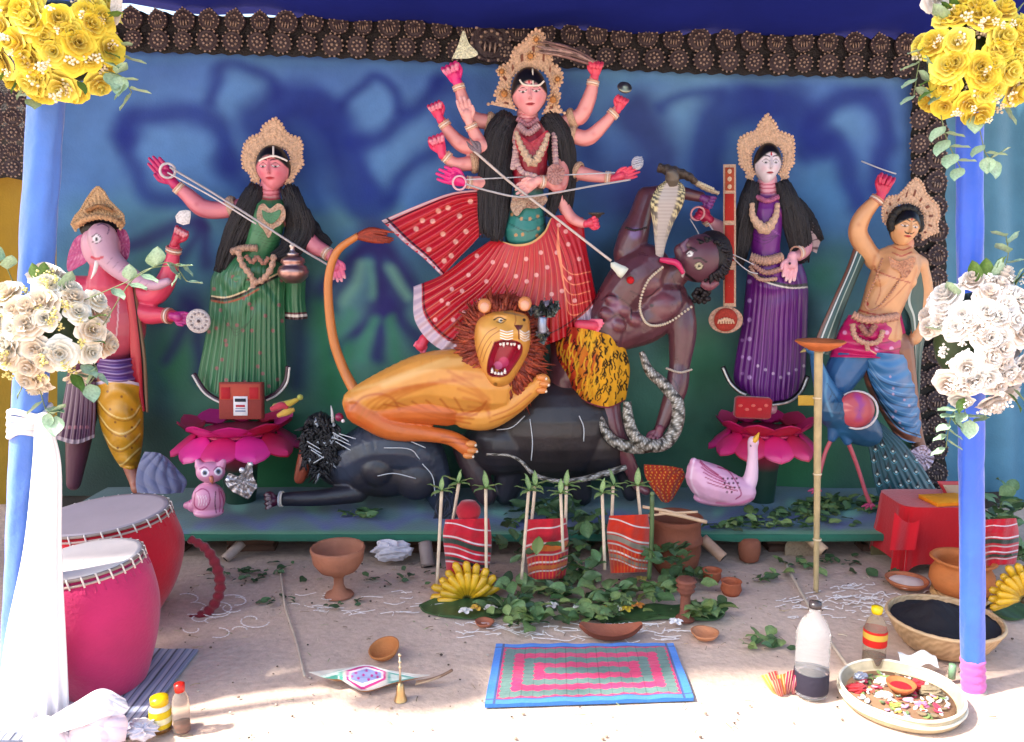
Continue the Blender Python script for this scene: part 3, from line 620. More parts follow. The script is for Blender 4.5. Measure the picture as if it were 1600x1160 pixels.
# ================================================================== the many-armed goddess in red
f = Fig(3.66)
g = thing('goddess_statue', 'tall many-armed goddess statue in a red pleated saree at the centre above the lion', 'statue', f.p(800, 565))
SK = '#e29c98'
B = Blob(f)
B.cap([(824, 168, 2), (824, 205, 4)], [15.5, 17], SK)                    # neck
B.cap([(790, 215, 0), (828, 212, 4), (868, 210, 0)], [15, 20, 14], SK)
B.cap([(830, 215, 4), (828, 250, 8), (826, 284, 7)], [26, 27, 25], '#a01c34'); B.cap([(825, 300, 6), (824, 320, 6), (820, 360, 4)], [24, 25, 34], '#2b7a72')
B.cap([(812, 236, 22)], [14], '#c0183a') if False else None
arms = [
 ([(872, 200, -4), (893, 186, 0), (908, 181, 4), (922, 150, 8), (928, 122, 10)], [11, 11.5, 12, 10.5, 7]),
 ([(866, 215, -6), (893, 212, 2), (918, 216, 6), (942, 196, 12), (963, 172, 14)], [11, 11.5, 12, 9.5, 6.5]),
 ([(862, 240, -6), (888, 262, 0), (905, 270, 6), (930, 276, 14), (957, 279, 18)], [11, 10, 11, 9, 6.5]),
 ([(858, 270, 0), (872, 300, 6), (888, 335, 12), (906, 348, 22), (918, 350, 26)], [10, 10, 9, 7.5, 6]),
 ([(868, 235, 4), (878, 268, 16), (874, 292, 26), (858, 286, 34), (838, 284, 40)], [11, 11, 10, 8, 6.5]),
 ([(795, 205, -6), (766, 192, -2), (738, 186, 2), (726, 165, 6), (716, 130, 8)], [11, 11, 12, 10.5, 7]),
 ([(790, 220, 2), (768, 232, 12), (752, 226, 18), (740, 206, 24), (733, 190, 26)], [11, 12, 11, 9, 6.5]),
 ([(784, 226, -6), (756, 228, -2), (728, 229, 2), (706, 212, 4), (688, 186, 6)], [11, 11, 12, 10, 6.5]),
 ([(784, 245, -4), (756, 254, 0), (734, 256, 4), (710, 256, 8), (692, 240, 12)], [11, 11, 11, 9.5, 7]),
 ([(790, 262, 0), (770, 276, 8), (756, 286, 12), (738, 286, 16), (726, 285, 18)], [11, 12, 12, 9.5, 7])]
for p_, r_ in arms: B.cap(p_, r_, SK)
def blush(arms_, col='#c4525c', al=.55):
    L = []
    for p_, r_ in arms_:
        A = crom(np.array([q[:2] for q in p_], float), 16); R_ = np.interp(np.linspace(0, 1, 16), np.linspace(0, 1, len(r_)), r_); T_ = np.gradient(A, axis=0); T_ /= np.linalg.norm(T_, axis=1)[:, None]; N_ = np.c_[-T_[:, 1], T_[:, 0]]
        for s_ in (-1, 1): L.append(('l', [tuple(q) for q in (A+N_*s_*R_[:, None]*.95)[::3]], 3.2, col, 5, al))
        L.append(('d', tuple(A[9]), 3, col, 6, al*.7))
    return L
B.cap([(780, 400, -4), (705, 495, -2), (668, 525, 6)], [22, 14, 8], '#b01828'); B.cap([(850, 390, -4), (895, 470, 2), (908, 500, 16)], [22, 16, 8], '#b01828')
bm = B.mesh(.0052, 4); fpaint(f, bm, blush(arms))
dots = [('d', (rnd.uniform(795, 855), rnd.uniform(325, 378)), 2.6, '#b88a5a') for i in range(9)]
fpaint(f, bm, [('l', [(800, 335), (825, 345), (850, 338)], 1.6, '#1a4a44', .8), ('l', [(796, 350), (825, 362), (852, 350)], 1.6, '#1a4a44', .8)]+dots+
  [('l', [(810, y_), (824, y_+2), (838, y_)], 1.8, '#b03a48', .6) for y_ in (178, 184, 190)])
bm.build('body', SKIN, g)
head(f, 827, 146, 24, 33, 18, '#e8a0a4', yaw=.0, roll=-.06, pitch=.12, lips='#a01830', hairline=.42, blush='#e07080', lid=.8, jaw=.28).build('head', SKIN, g)
b = crown(f, [(763, 163), (780, 157), (772, 148), (778, 137), (783, 122), (776, 112), (783, 103), (797, 98), (799, 85), (806, 74), (820, 64), (828, 53), (839, 45), (848, 52), (854, 70), (861, 84), (863, 100), (872, 104), (879, 116), (878, 130), (871, 138), (876, 150), (871, 158), (874, 170), (882, 177)],
   [(806, 172), (800, 158), (797, 137), (800, 122), (810, 111), (830, 105), (850, 112), (858, 124), (861, 140), (858, 158), (848, 178)], 12, '#d6b294', th=8)
cr_ = b.build('crown', SHOLA, g)
for (x_, y_, r_) in ((788, 147, 8.5), (864, 156, 8.5), (838, 62, 6), (784, 112, 6), (871, 124, 6), (829, 88, 7)):
    b = MB()
    for k_ in range(10): a = k_*2*PI/10; b.ell(f.p(x_+r_*math.cos(a), y_+r_*math.sin(a), 17), 1.9*f.k, C('#dcb48c'), 6)
    b.ell(f.p(x_, y_, 18), r_*.6*f.k, C('#c88a50'), 10)
    b.build('rosette', SHOLA, cr_)
b = MB(); wire(f, [(812, 125, 40), (818, 132, 42), (832, 134, 44), (843, 133, 42), (850, 127, 40)], 1.5, '#e8e0d0', b=b); wire(f, [(832, 108, 36), (833, 134, 44)], 1.2, '#e8e0d0', b=b, n=8); b.build('head_chain', PAINT, g)
hairmass(f, g, [([(798, 176, 8), (778, 215, 16), (768, 290, 12), (764, 372, 12)], [15, 22, 22, 15], 12, 60), ([(852, 178, 8), (874, 212, 14), (884, 265, 8), (884, 330, 4)], [14, 18, 17, 9], 11, 55),
   ([(795, 190, 6), (786, 240, 14), (782, 300, 20), (776, 378, 22)], [8, 14, 18, 10], 8, 50), ([(855, 190, 4), (866, 235, 12), (872, 280, 14), (858, 340, 18)], [8, 12, 12, 7], 7, 40), ([(762, 195, -10), (800, 200, -10)], [8, 14], 8, 14), ([(862, 195, -10), (895, 205, -10)], [14, 8], 8, 14)], 3)
# skirt
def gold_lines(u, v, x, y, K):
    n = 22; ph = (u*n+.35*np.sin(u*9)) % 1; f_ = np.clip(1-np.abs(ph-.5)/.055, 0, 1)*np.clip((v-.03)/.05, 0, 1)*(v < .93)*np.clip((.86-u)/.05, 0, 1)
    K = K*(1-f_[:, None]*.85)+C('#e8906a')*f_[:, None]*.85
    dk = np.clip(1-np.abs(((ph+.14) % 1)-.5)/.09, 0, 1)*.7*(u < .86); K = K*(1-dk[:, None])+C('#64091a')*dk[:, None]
    L = []
    r_ = random.Random(5)
    for (a, c_) in [(732, 430), (722, 455), (700, 475), (706, 452), (760, 440), (770, 410), (790, 415), (806, 432), (822, 405), (823, 440), (838, 430), (855, 418), (870, 395), (888, 382), (890, 435), (898, 470), (905, 405), (878, 455), (862, 460), (725, 488), (708, 500), (690, 470), (750, 470), (745, 400), (845, 395), (873, 352), (884, 362), (900, 350), (680, 500), (758, 500)]:
        L += [('d', (a, c_), 3.4, '#e8a8a0', 1.2, .9)]
    for i in range(5): L += [('l', [(872, 352+i*4), (872+3*i, 400+16*i), (892, 428+16*i), (922, 425+15*i)], 1.6, '#ea8a62', .7)]
    L += [('l', [(775, 371), (790, 378), (808, 383), (830, 379), (850, 363), (860, 340)], 4.5, '#c8a060', 1.), ('l', [(775, 368), (790, 374), (808, 379), (830, 375), (846, 360)], 2, '#151515', .8)]
    paint2(x, y, K, L)
    h = np.clip((v-.90)/.012, 0, 1)*np.clip(np.where(u < .36, 1, np.where(u > .8, 1, 0)), 0, 1); K = K*(1-h[:, None])+C('#c9b0bc')*h[:, None]
    e = np.clip(1-np.abs(v-.885)/.014, 0, 1); K = K*(1-e[:, None])+C('#1a0a10')*e[:, None]
    return K
tb = [[(772, 372, 6), (787, 378, 10), (806, 382, 12), (830, 378, 12), (850, 362, 10), (866, 338, 6), (911, 340, 0)],
      [(728, 402), (752, 430), (785, 442), (825, 442), (862, 425), (892, 400), (916, 385)],
      [(690, 430), (700, 468), (738, 500), (800, 512), (862, 488), (903, 455), (925, 430)],
      [(646, 448), (650, 505), (692, 548), (775, 566), (862, 536), (910, 510), (936, 484)]]
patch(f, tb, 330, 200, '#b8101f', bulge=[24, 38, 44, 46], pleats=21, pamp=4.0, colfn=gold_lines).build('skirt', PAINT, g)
# flying shawl
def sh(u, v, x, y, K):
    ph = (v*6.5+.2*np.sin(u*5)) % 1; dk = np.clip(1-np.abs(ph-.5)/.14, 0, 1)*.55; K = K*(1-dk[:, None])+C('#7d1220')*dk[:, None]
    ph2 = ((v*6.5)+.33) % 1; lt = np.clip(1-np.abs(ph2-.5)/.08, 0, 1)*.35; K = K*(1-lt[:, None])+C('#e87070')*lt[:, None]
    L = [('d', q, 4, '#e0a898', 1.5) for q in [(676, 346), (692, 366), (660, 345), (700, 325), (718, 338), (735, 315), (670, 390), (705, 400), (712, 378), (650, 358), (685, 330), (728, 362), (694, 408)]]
    paint2(x, y, K, L); 
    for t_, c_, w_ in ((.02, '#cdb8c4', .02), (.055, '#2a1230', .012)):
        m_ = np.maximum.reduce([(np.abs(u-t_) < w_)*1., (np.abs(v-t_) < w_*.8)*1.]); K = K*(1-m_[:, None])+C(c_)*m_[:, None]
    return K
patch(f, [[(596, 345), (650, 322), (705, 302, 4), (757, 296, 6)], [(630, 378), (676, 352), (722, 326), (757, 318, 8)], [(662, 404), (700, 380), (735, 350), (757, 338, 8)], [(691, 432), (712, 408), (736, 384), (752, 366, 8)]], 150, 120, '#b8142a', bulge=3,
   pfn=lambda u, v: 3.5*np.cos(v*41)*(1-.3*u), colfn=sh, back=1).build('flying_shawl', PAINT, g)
# blouse, necklace, garlands
b = slab(f, [(805, 208), (818, 215), (828, 222), (842, 214), (856, 204), (858, 222), (850, 244), (834, 262), (818, 248), (806, 228)], 35, 5, '#b01c34', relief=.6, seed=3, dark='#8a1024'); b.build('blouse', PAINT, g)
b = MB(); wire(f, [(806, 206, 40), (816, 232, 45), (832, 254, 45), (848, 232, 45), (857, 208, 40)], [3, 5, 7, 5, 3], '#d0b49a', b=b, wob=.25, wn=14); wire(f, [(810, 196, 26), (825, 208, 34), (842, 196, 26)], 5, '#c0989c', b=b, wob=.2)
wire(f, [(808, 186, 20), (825, 196, 26), (841, 186, 20)], 3.5, '#b8808c', b=b, wob=.3, wn=10); b.build('necklace', SHOLA, g)
for L_ in ([(806, 215, 30), (806, 245, 36), (815, 268, 40), (835, 275, 42)], [(866, 205, 22), (867, 235, 32), (869, 262, 38)], [(806, 238, 36), (802, 262, 36)]):
    b = MB(); A = crom(np.array(L_, float), 13)
    for i, q in enumerate(A): b.ell(f.p(*q), np.array([5, 3, 4])*f.k, C('#b8969c' if i % 2 else '#cfb0ac'), 8)
    b.build('garland', SHOLA, g)
b = slab(f, [(856, 262), (866, 256), (880, 262), (882, 274), (874, 288), (862, 288), (854, 278)], 40, 4, '#b88c88', relief=1.6); b.build('arm_ornament', SHOLA, g)
b = slab(f, [(800, 308), (850, 306), (853, 318), (838, 326), (820, 326), (808, 338), (798, 326)], 34, 3, '#b8a08c', relief=1.6); b.build('waist_ornament', SHOLA, g)
# hands and arm ornaments
H = [((929, 120), (934, 84), 12, 10, 'bent', -1), ((965, 172), (979, 142), 16, 9, 'bent', -1), ((958, 279), (1000, 266), 20, 9, 'open', -1), ((917, 350), (944, 344), 28, 9, 'bent', 1), ((840, 283), (806, 300), 44, 10, 'open', 1),
     ((715, 130), (694, 86), 10, 12, 'bent', 1), ((733, 190), (722, 152), 30, 10, 'open', 1), ((688, 186), (672, 148), 8, 10, 'bent', 1), ((691, 241), (675, 196), 14, 11, 'bent', -1), ((727, 285), (684, 268), 20, 12, 'open', 1)]
for i, (wr, tp, d_, w_, md, tt) in enumerate(H):
    c_ = '#e8a6a0' if i in (4, 6) else ('#e02880' if i in (5, 9) else ('#e0386a' if i > 4 else '#dc4460'))
    hand(f, g, wr, tp, d_, w_, c_, tipc='#f2c8cc' if i in (4, 5, 6, 7, 8) else None, mode=md, th=tt)
for (a_, b_) in (((927, 127, 10), (922, 150, 8)), ((960, 176, 14), (942, 196, 12)), ((953, 278, 18), (930, 276, 14)), ((844, 284, 38), (858, 286, 34)), ((716, 134, 8), (726, 165, 6)), ((735, 195, 26), (740, 206, 24)), ((693, 192, 6), (706, 212, 4)), ((696, 244, 11), (710, 256, 8)), ((730, 285, 18), (740, 286, 16))):
    cuff(f, g, a_, b_, 8.3)
for (a_, b_) in (((893, 186, 0), (905, 181, 3)), ((893, 212, 2), (906, 214, 4)), ((766, 192, -2), (750, 188, 0)), ((768, 232, 12), (760, 230, 15)), ((742, 255, 3), (734, 256, 4)), ((900, 268, 4), (905, 270, 6))):
    a_, b_ = np.array(a_, float), np.array(b_, float); b = MB(); u_ = (b_-a_)/np.linalg.norm(b_-a_)
    for i, (R_, r_) in enumerate(((12.6, 1.6), (13.2, 2.2), (13.6, 2.6), (13.2, 2))): ring(f, a_+u_*(i*2.6-3), u_, R_, r_, TAN, b)
    b.build('armlet', SHOLA, g)
for (c_, tp) in (((663, 530, 20), (654, 548, 24)), ((905, 508, 40), (942, 510, 46))):
    B = Blob(f); a = np.array(c_, float); e = np.array(tp, float); u_ = (e-a)/np.linalg.norm(e-a); s_ = np.array([-u_[1], u_[0], 0]); L_ = np.linalg.norm(e-a); w_ = 8
    B.cap([tuple(a), tuple(a+u_*L_*.6)], [8, 8.5], '#d8405a')
    for j in range(5): o_ = (j-2)/2.; B.cap([tuple(a+u_*L_*.5+s_*o_*w_), tuple(a+u_*L_*(1.0-.07*abs(j-1))+s_*o_*w_*1.15)], [2.9, 2.2], '#ee7088')
    B.mesh(.0026, 3, tau=.002).build('foot', SKIN, g)
# the things she holds
def held(name, label, cat, b, m, parts=()):
    return tag(b.build(name, m), label, cat)
b = MB(); P = f.pts([(737, 233, 50), (797, 285, 52), (870, 342, 56), (955, 408, 62)], 30); b.tube(P, 1.9*f.k, 8, C('#c8bcb4'))
b.lathe([(.1, -14), (5, -10), (7, 0), (9, 6), (9, 12), (6, 10), (.5, 3)], (0, 0, 0), 14, C('#dfe4d4')); V = b.V[-1]*f.k; dv = Vector(P[-1]-P[-2]).normalized().to_track_quat('Z', 'Y').to_matrix(); b.V[-1] = V@np.array(dv).T+f.p(966, 420, 62)
b.ell(f.p(985, 438, 50), 6*f.k, C('#c01820'), 8)
sp = held('long_spear', 'thin silver spear slanting from the red goddess down into the purple demon chest', 'spear', b, MATTE)
b = MB(); wire(f, [(738, 233, 50), (752, 238, 50)], 3, '#7a6a78', b=b, n=8)
for o_ in (-7, 0, 7): wire(f, [(750, 240, 50), (742+o_*.8, 228-o_*.4, 50), (733+o_*.6, 214+abs(o_), 50)], [2.6, 3.2, .6], '#85757e', b=b, n=14)
b.build('spear_head', LACE, sp)
b = MB(); wire(f, [(728, 288, 34), (765, 299, 46), (814, 308, 56), (870, 301, 52), (925, 291, 40), (985, 281, 30)], 1.6, '#b0aeb0', b=b, n=60); wire(f, [(728, 281, 34), (961, 270, 34)], 1.0, '#c0c2c8', b=b, n=6); ring(f, (718, 286, 30), (.2, .1, 1), 10, 1.6, '#e0b8c4', b)
held('silver_bow', 'thin silver bow with taut string held across the waist of the red goddess', 'bow', b, MATTE)
b = slab(f, [(706, 92), (716, 70), (724, 48), (733, 68), (747, 84), (735, 91), (720, 92)], 20, 3, '#e2e4c8', relief=1.4, dark='#a8a890'); held('white_paper_conch', 'white three-pointed paper ornament in the raised top left hand of the red goddess', 'ornament', b, SHOLA)
b = MB(); r_ = np.random.RandomState(4)
for i in range(34):
    y0 = r_.uniform(-11, 11); wire(f, [(930, 100+y0*.3, 18+r_.uniform(-4, 4)), (905, 88+y0*.7, 20+r_.uniform(-5, 5)), (880, 80+y0*.8, 20+r_.uniform(-5, 5)), (850+r_.uniform(-12, 8), 74+y0*.9, 20+r_.uniform(-4, 4))], [2, 2.2, 2.2, .8], ('#8a6864', '#6d5450', '#a58880')[i % 3], b=b, n=12, seg=4)
held('brown_fibre_whisk', 'brown fibre whisk in the raised right hand of the red goddess behind her crown', 'whisk', b, HAIR)
b = MB(); b.lathe([(.1, -2), (10, -2), (11, 0), (10, 2), (6, 2.5), (5, 5), (.1, 6)], (0, 0, 0), 20, C('#8f9484')); b.V[-1] = b.V[-1]*f.k@rotm(.9, .2, 0).T+f.p(976, 137, 22); held('grey_metal_disc', 'small grey metal disc above the second right hand of the red goddess', 'disc', b, METAL)
b = MB(); P = f.p(996, 255, 24); b.ell(P, np.array([9, 6, 10])*f.k, C('#cfd0dc'), 14)
for i in range(5): ring(f, (996, 248+i*3.2, 24), (.3, 1), 8.6-abs(i-2)*1.1, 1.2, '#b8bccc', b)
held('white_conch', 'small pale ribbed conch shell at the outstretched right hand of the red goddess', 'shell', b, SKIN)
b = MB(); b.lathe([(.1, -5), (5, -4), (8, 0), (12, 1), (12, 3), (.1, 2)], (0, 0, 0), 18, C('#4c4640')); b.V[-1] = b.V[-1]*f.k+f.p(932, 336, 34); held('small_dark_bowl', 'small dark bowl over the lowest right hand of the red goddess', 'bowl', b, LACE)

# ================================================================== purple demon with tiger-skin cloth
f = Fig(3.68); DK = '#5a343c'; DK2 = '#704048'
g = thing('demon_statue', 'muscular dark purple demon statue in a tiger skin leaning back from the red goddess', 'statue', f.p(1000, 775))
B = Blob(f)
B.cap([(945, 520, 6), (962, 480, 12), (990, 440, 16), (1010, 420, 14)], [40, 36, 40, 38], DK)
B.cap([(965, 520, 6), (1010, 500, 14), (1040, 470, 14)], [30, 36, 36], DK)
B.ell((1005, 440, 36), (30, 22, 18), DK2, .3); B.ell((1035, 480, 36), (27, 24, 18), DK2, -.3)
for i, (a, c_) in enumerate(((958, 470), (948, 492), (975, 485), (966, 508), (992, 500))): B.ell((a, c_, 44), (12, 9, 7), DK2, .5)
B.cap([(1040, 440, 12), (1065, 420, 20), (1085, 412, 26)], [26, 20, 20], DK)
B.cap([(982, 398, 6), (990, 368, 6), (1000, 340, 4), (1010, 308, 0)], [24, 23, 18, 16], DK)                     # raised arm
B.cap([(1010, 308, 0), (1050, 300, 6), (1095, 308, 14)], [15, 11, 8], DK)
B.cap([(1060, 480, 14), (1066, 520, 22), (1062, 570, 26)], [24, 22, 16], DK)                                      # lower arm
B.cap([(1062, 570, 26), (1056, 610, 34), (1038, 655, 42), (1028, 676, 46)], [16, 17, 11, 8], DK)
B.cap([(938, 560, 4), (948, 620, 14), (956, 668, 26), (980, 720, 28), (1000, 762, 24)], [36, 22, 18, 13, 9], DK2)
B.cap([(895, 540, 4), (880, 600, 10), (862, 640, 4)], [36, 26, 14], DK)
B.cap([(996, 758, 26), (1010, 768, 40)], [9, 7], DK2)
bm = B.mesh(.0060, 4)
fpaint(f, bm, [('l', [(940, 470), (950, 462), (968, 466), (985, 480), (986, 500)], 2, '#2c1420', 1.5), ('l', [(952, 500), (966, 492), (976, 500)], 1.8, '#2c1420', 1.2), ('l', [(985, 455), (1010, 465), (1030, 450)], 2, '#331824', 1.5), ('l', [(1050, 430), (1058, 450), (1070, 462)], 2, '#331824', 1.2),
   ('d', (1018, 478), 3, '#2a1018', 1.), ('l', [(1062, 445), (1066, 480)], 1.6, '#331824'), ('d', (955, 505), 8, '#93708a', 6, .5), ('d', (992, 365), 9, '#7e62a0', 8, .6), ('d', (962, 478), 9, '#8a6488', 7, .5), ('l', [(1050, 590), (1060, 610), (1058, 640)], 2, '#331824')])
bm.build('body', mat('dark_painted_skin', .3, bump=.15, bscale=30, var=.25, vscale=18, coat=.3), g)
# head: face towards the left
nu, nv = 90, 80; th = np.linspace(.02, PI-.02, nv)[:, None]; ph = np.linspace(0, 2*PI, nu, endpoint=False)[None, :]
x = np.sin(th)*np.cos(ph); y = -np.sin(th)*np.sin(ph); z = np.cos(th)+0*ph
gs = lambda a, b_, c_, s: np.exp(-((x-a)**2+(y-b_)**2+(z-c_)**2)/s**2)
r = 1+.28*gs(-1, -.1, .1, .28)+.12*gs(-.8, -.4, .45, .3)-.12*gs(-.8, -.55, .2, .2)+.12*gs(-.8, -.2, -.4, .25)+.1*gs(-.6, -.6, -.1, .3)+.12*gs(-.6, 0, -.9, .3)
P = np.stack([x*33*r, y*30*r, z*36*r], -1)*f.k@rotm(0, .25, 0).T+f.p(1094, 404, 34); K = np.broadcast_to(C('#5a3440'), P.shape).reshape(-1, 3).copy()
b = MB(); b.grid(P, K, wu=True); fpaint(f, b, [('d', (1092, 416), 7, '#20100f', 1.5), ('d', (1092, 416), 5.4, '#b8b090', 1), ('d', (1092, 416), 2.4, '#151010', .8), ('d', (1078, 396), 5.5, '#20100f', 1), ('d', (1078, 397), 4.4, '#e8e4e0', 1), ('d', (1077, 397), 1.6, '#101010', .7),
   ('l', [(1084, 404), (1094, 404), (1104, 410)], 3, '#140c10', 1), ('l', [(1072, 386), (1082, 388), (1088, 392)], 3, '#140c10', 1), ('l', [(1066, 426), (1076, 432), (1086, 440)], 4, '#120a0c', 1), ('l', [(1062, 416), (1068, 424), (1066, 432)], 4, '#d8d0cc', 1), ('l', [(1060, 412), (1064, 420)], 4, '#d03060', 1)])
b.build('head', SKIN, g)
b = MB(); wire(f, [(1070, 392, 44), (1068, 383, 46), (1076, 373, 48)], [7, 5, 1.2], '#6a4a60', b=b, n=12); b.build('nose', SKIN, g)
b = MB(); wire(f, [(1096, 442, 40), (1108, 446, 42), (1122, 440, 44)], [6, 9, 5], '#7a4652', b=b, n=12); b.build('ear', SKIN, g)
b = MB(); r_ = np.random.RandomState(8); b.ell(f.p(1112, 400, 26), np.array([31, 31, 38])*f.k, C('#120c10'), 20)
for i in range(240):
    a = r_.uniform(-2.2, 1.7); q0 = np.array([1108+22*math.cos(a), 402+26*math.sin(a), r_.uniform(18, 56)]); q1 = q0+np.array([10*math.cos(a)+r_.uniform(-4, 4), 9*math.sin(a)+r_.uniform(2, 8), r_.uniform(-4, 4)])
    wire(f, [tuple(q0), tuple((q0+q1)/2+r_.uniform(-3, 3, 3)), tuple(q1)], [3.2, 2.8, .8], C('#161016')*r_.uniform(.6, 1.8), b=b, n=7, seg=4)
for i in range(40):
    a = r_.uniform(0, 6.3); q = np.array([1096, 462, 30])+r_.uniform(-1, 1, 3)*[12, 10, 10]; b.ell(f.p(*q), 4*f.k, C('#1a1014'), 6)
b.build('hair', HAIR, g)
beads(f, [(1035, 418, 54), (1012, 440, 60), (1000, 475, 58), (1006, 500, 56), (1020, 509, 54), (1045, 504, 54), (1080, 480, 48)], 2.2, '#c8b8a0', 46).build('bead_necklace', PAINT, g)
beads(f, [(1042, 576, 40), (1062, 582, 48), (1080, 578, 40)], 2, '#b8a898', 16).build('bead_armlet', PAINT, g); beads(f, [(978, 356, 24), (992, 360, 30), (1010, 356, 22)], 1.8, '#1c1418', 12).build('bead_armlet', PAINT, g)
def tiger(u, v, x, y, K):
    n1 = fnoise(x/14, y/24, 2)+.25*fnoise(x/5, y/9, 3); s_ = np.sin(x*.62+y*.16+2.6*fnoise(x/15., y/26., 8))*(.75+.6*np.sin(y*.2-x*.12+2*fnoise(x/9, y/9, 6)))-.12; red = np.clip((935-x)/40.+n1, 0, 1)
    K = C('#e0a020')*(1-red[:, None])+C('#b03018')*red[:, None]; rr_ = random.Random(9); LL = []
    for i in range(230):
        x0 = rr_.uniform(868, 982); y0 = rr_.uniform(510, 632); an = 1.25+(x0-925)/110.+rr_.uniform(-.3, .3)-(y0-560)/260.; ln = rr_.uniform(5, 13); cu = rr_.uniform(-3, 3)
        LL.append(('l', [(x0, y0), (x0-math.cos(an)*ln*.5+cu, y0+math.sin(an)*ln*.5), (x0-math.cos(an)*ln, y0+math.sin(an)*ln)], rr_.uniform(1.3, 2.8), '#1a0d06', .8, .95))
    for i in range(60): x0 = rr_.uniform(868, 935); y0 = rr_.uniform(512, 620); LL.append(('l', [(x0, y0), (x0-3, y0+9), (x0-2, y0+18)], 2.4, '#e0a828', 1, .8))
    paint2(x, y, K, LL)
    e = (v > .95)*1.; return K*(1-e[:, None])+C('#7a3040')*e[:, None]
patch(f, [[(866, 512, 14), (900, 512, 24), (940, 520, 26), (974, 532, 14)], [(868, 560, 20), (905, 570, 30), (945, 575, 32), (984, 575, 22)], [(884, 595, 18), (912, 612, 24), (948, 620, 26), (980, 612, 18)], [(898, 616, 18), (918, 630, 24), (950, 638, 26), (977, 626, 18)]], 150, 150, '#e0a020', bulge=[30, 36, 32, 26], colfn=tiger, pfn=lambda u, v: 1.3*np.sin(u*40)).build('tiger_skin', MATTE, g)
hand(f, g, (1098, 310), (1124, 322), 18, 9, '#6a2a70', mode='bent'); hand(f, g, (1030, 672), (1016, 704), 52, 11, '#7a4250', mode='bent')
SNK = mat('snake_scales', .35, metal=.25, bump=.3, bscale=150, var=.25, vscale=60)
# cobra with raised hood, sword, coiled snake
b = MB(); A = crom(np.array([(1030, 408, 40, 5), (1032, 380, 46, 9), (1036, 350, 52, 16), (1042, 318, 58, 26), (1048, 294, 58, 22), (1050, 282, 60, 10)], float), 60); u = np.linspace(0, 2*PI, 40, endpoint=False)[None]
X = A[:, None, 0]+A[:, None, 3]*np.cos(u)-0*u; D = A[:, None, 2]+np.minimum(A[:, None, 3]*.35, 6)*np.sin(u); P = f.p(X, A[:, None, 1]+0*u, D); rib = .5+.5*np.sin(A[:, None, 1]*1.1+0*u)
K = np.broadcast_to(C('#b0a8a4'), P.shape).copy(); side = np.clip((np.abs(np.cos(u))-.45)*6, 0, 1)*np.clip((350-A[:, None, 1])/60+.6, 0, 1); sp_ = np.clip(np.sin(X*1.1+A[:, None, 1]*.8)*np.sin(X*.8-A[:, None, 1]*1.2)*4, 0, 1)
KS = C('#2f2a20')*(1-sp_[..., None])+C('#c8bc8c')*sp_[..., None]; K = K*(.75+.25*rib[..., None]); K = K*(1-side[..., None])+KS*side[..., None]; b.grid(P, K, wu=True)
cb = thing('cobra', 'silver cobra with flared speckled hood rising over the demon shoulder', 'snake', f.p(1040, 408, 46)); b.build('hood', PAINT, cb)
b = MB(); wire(f, [(1050, 288, 58), (1050, 276, 64), (1046, 266, 72)], [9, 10, 5], '#5a5248', b=b, n=16, seg=10); b.build('head', PAINT, cb)
b = MB(); wire(f, [(1032, 406, 46), (1044, 408, 52), (1058, 412, 56), (1068, 428, 56)], [4, 5, 5, 3], '#c82860', b=b, n=20); b.build('tongue', SKIN, cb)
b = MB(); A = crom(np.array([(1028, 262, 30, 12), (1050, 268, 34, 16), (1075, 276, 34, 12), (1090, 288, 30, 7), (1105, 296, 28, 7), (1122, 302, 26, 6)], float), 50); r = A[:, 3]*(1+.12*np.sin(np.arange(50)*1.3))
b.tube(f.p(A[:, 0], A[:, 1], A[:, 2]), r*f.k, 14, np.where((np.arange(50) > 26)[:, None], C('#b8a890'), C('#54483f')), flat=.5)
for q in range(26): b.ell(f.p(1034+q*3.2, 259+q*1.45, 36), 2.4*f.k, C('#d0c8b0'), 6)
held('curved_club', 'dark carved club with pale beaded handle raised above the cobra hood', 'club', b, LACE)
def snake(pts, rr, label, n=160, cat='snake'):
    b = MB(); A = crom(np.array(pts, float), n); R = crom(np.array(rr, float)[:, None], n)[:, 0]; t = np.arange(n)*1.
    K = np.broadcast_to(C('#8a8378'), (n, 3)); b.tube(f.p(A[:, 0], A[:, 1], A[:, 2]), R*.84*f.k, 20, K)
    V = b.V[0]; kk = b.K[0]; r_ = np.random.RandomState(3); j_ = np.arange(len(V)); ri, ai = j_//20, j_ % 20; m_ = np.sin(ri*.9+3*np.cos(ai*2*PI/20))+.7*np.sin(ri*.37+ai) > .55; kk = kk.copy(); kk[m_] = C('#3c372f'); m2 = ((ri+ai*3) % 5 == 0) & ~m_; kk[m2] = C('#d6d2ca'); b.K[0] = kk; return held('silver_snake', label, cat, b, SNK)
snake([(980, 628, 60), (982, 655, 64), (992, 682, 68), (1015, 696, 68), (1040, 692, 62), (1057, 665, 56), (1058, 630, 48), (1038, 602, 40), (1015, 580, 34), (1002, 550, 28)], [7, 10, 11, 12, 12, 12, 12, 11, 9, 5], 'silver snake looping in a U round the demon lower hand')
snake([(938, 650, 40), (945, 672, 52), (960, 690, 60), (990, 700, 60), (1020, 700, 58)], [5, 8, 10, 11, 8], 'shorter silver snake curled round the demon knee', 60)
snake([(760, 710, 78), (795, 712, 84), (815, 722, 88), (835, 742, 90), (870, 752, 88), (905, 750, 80), (940, 742, 70), (978, 730, 60)], [2, 2.5, 3, 4, 4, 5, 6, 5], 'long thin grey snake hanging low across the black buffalo', 80)
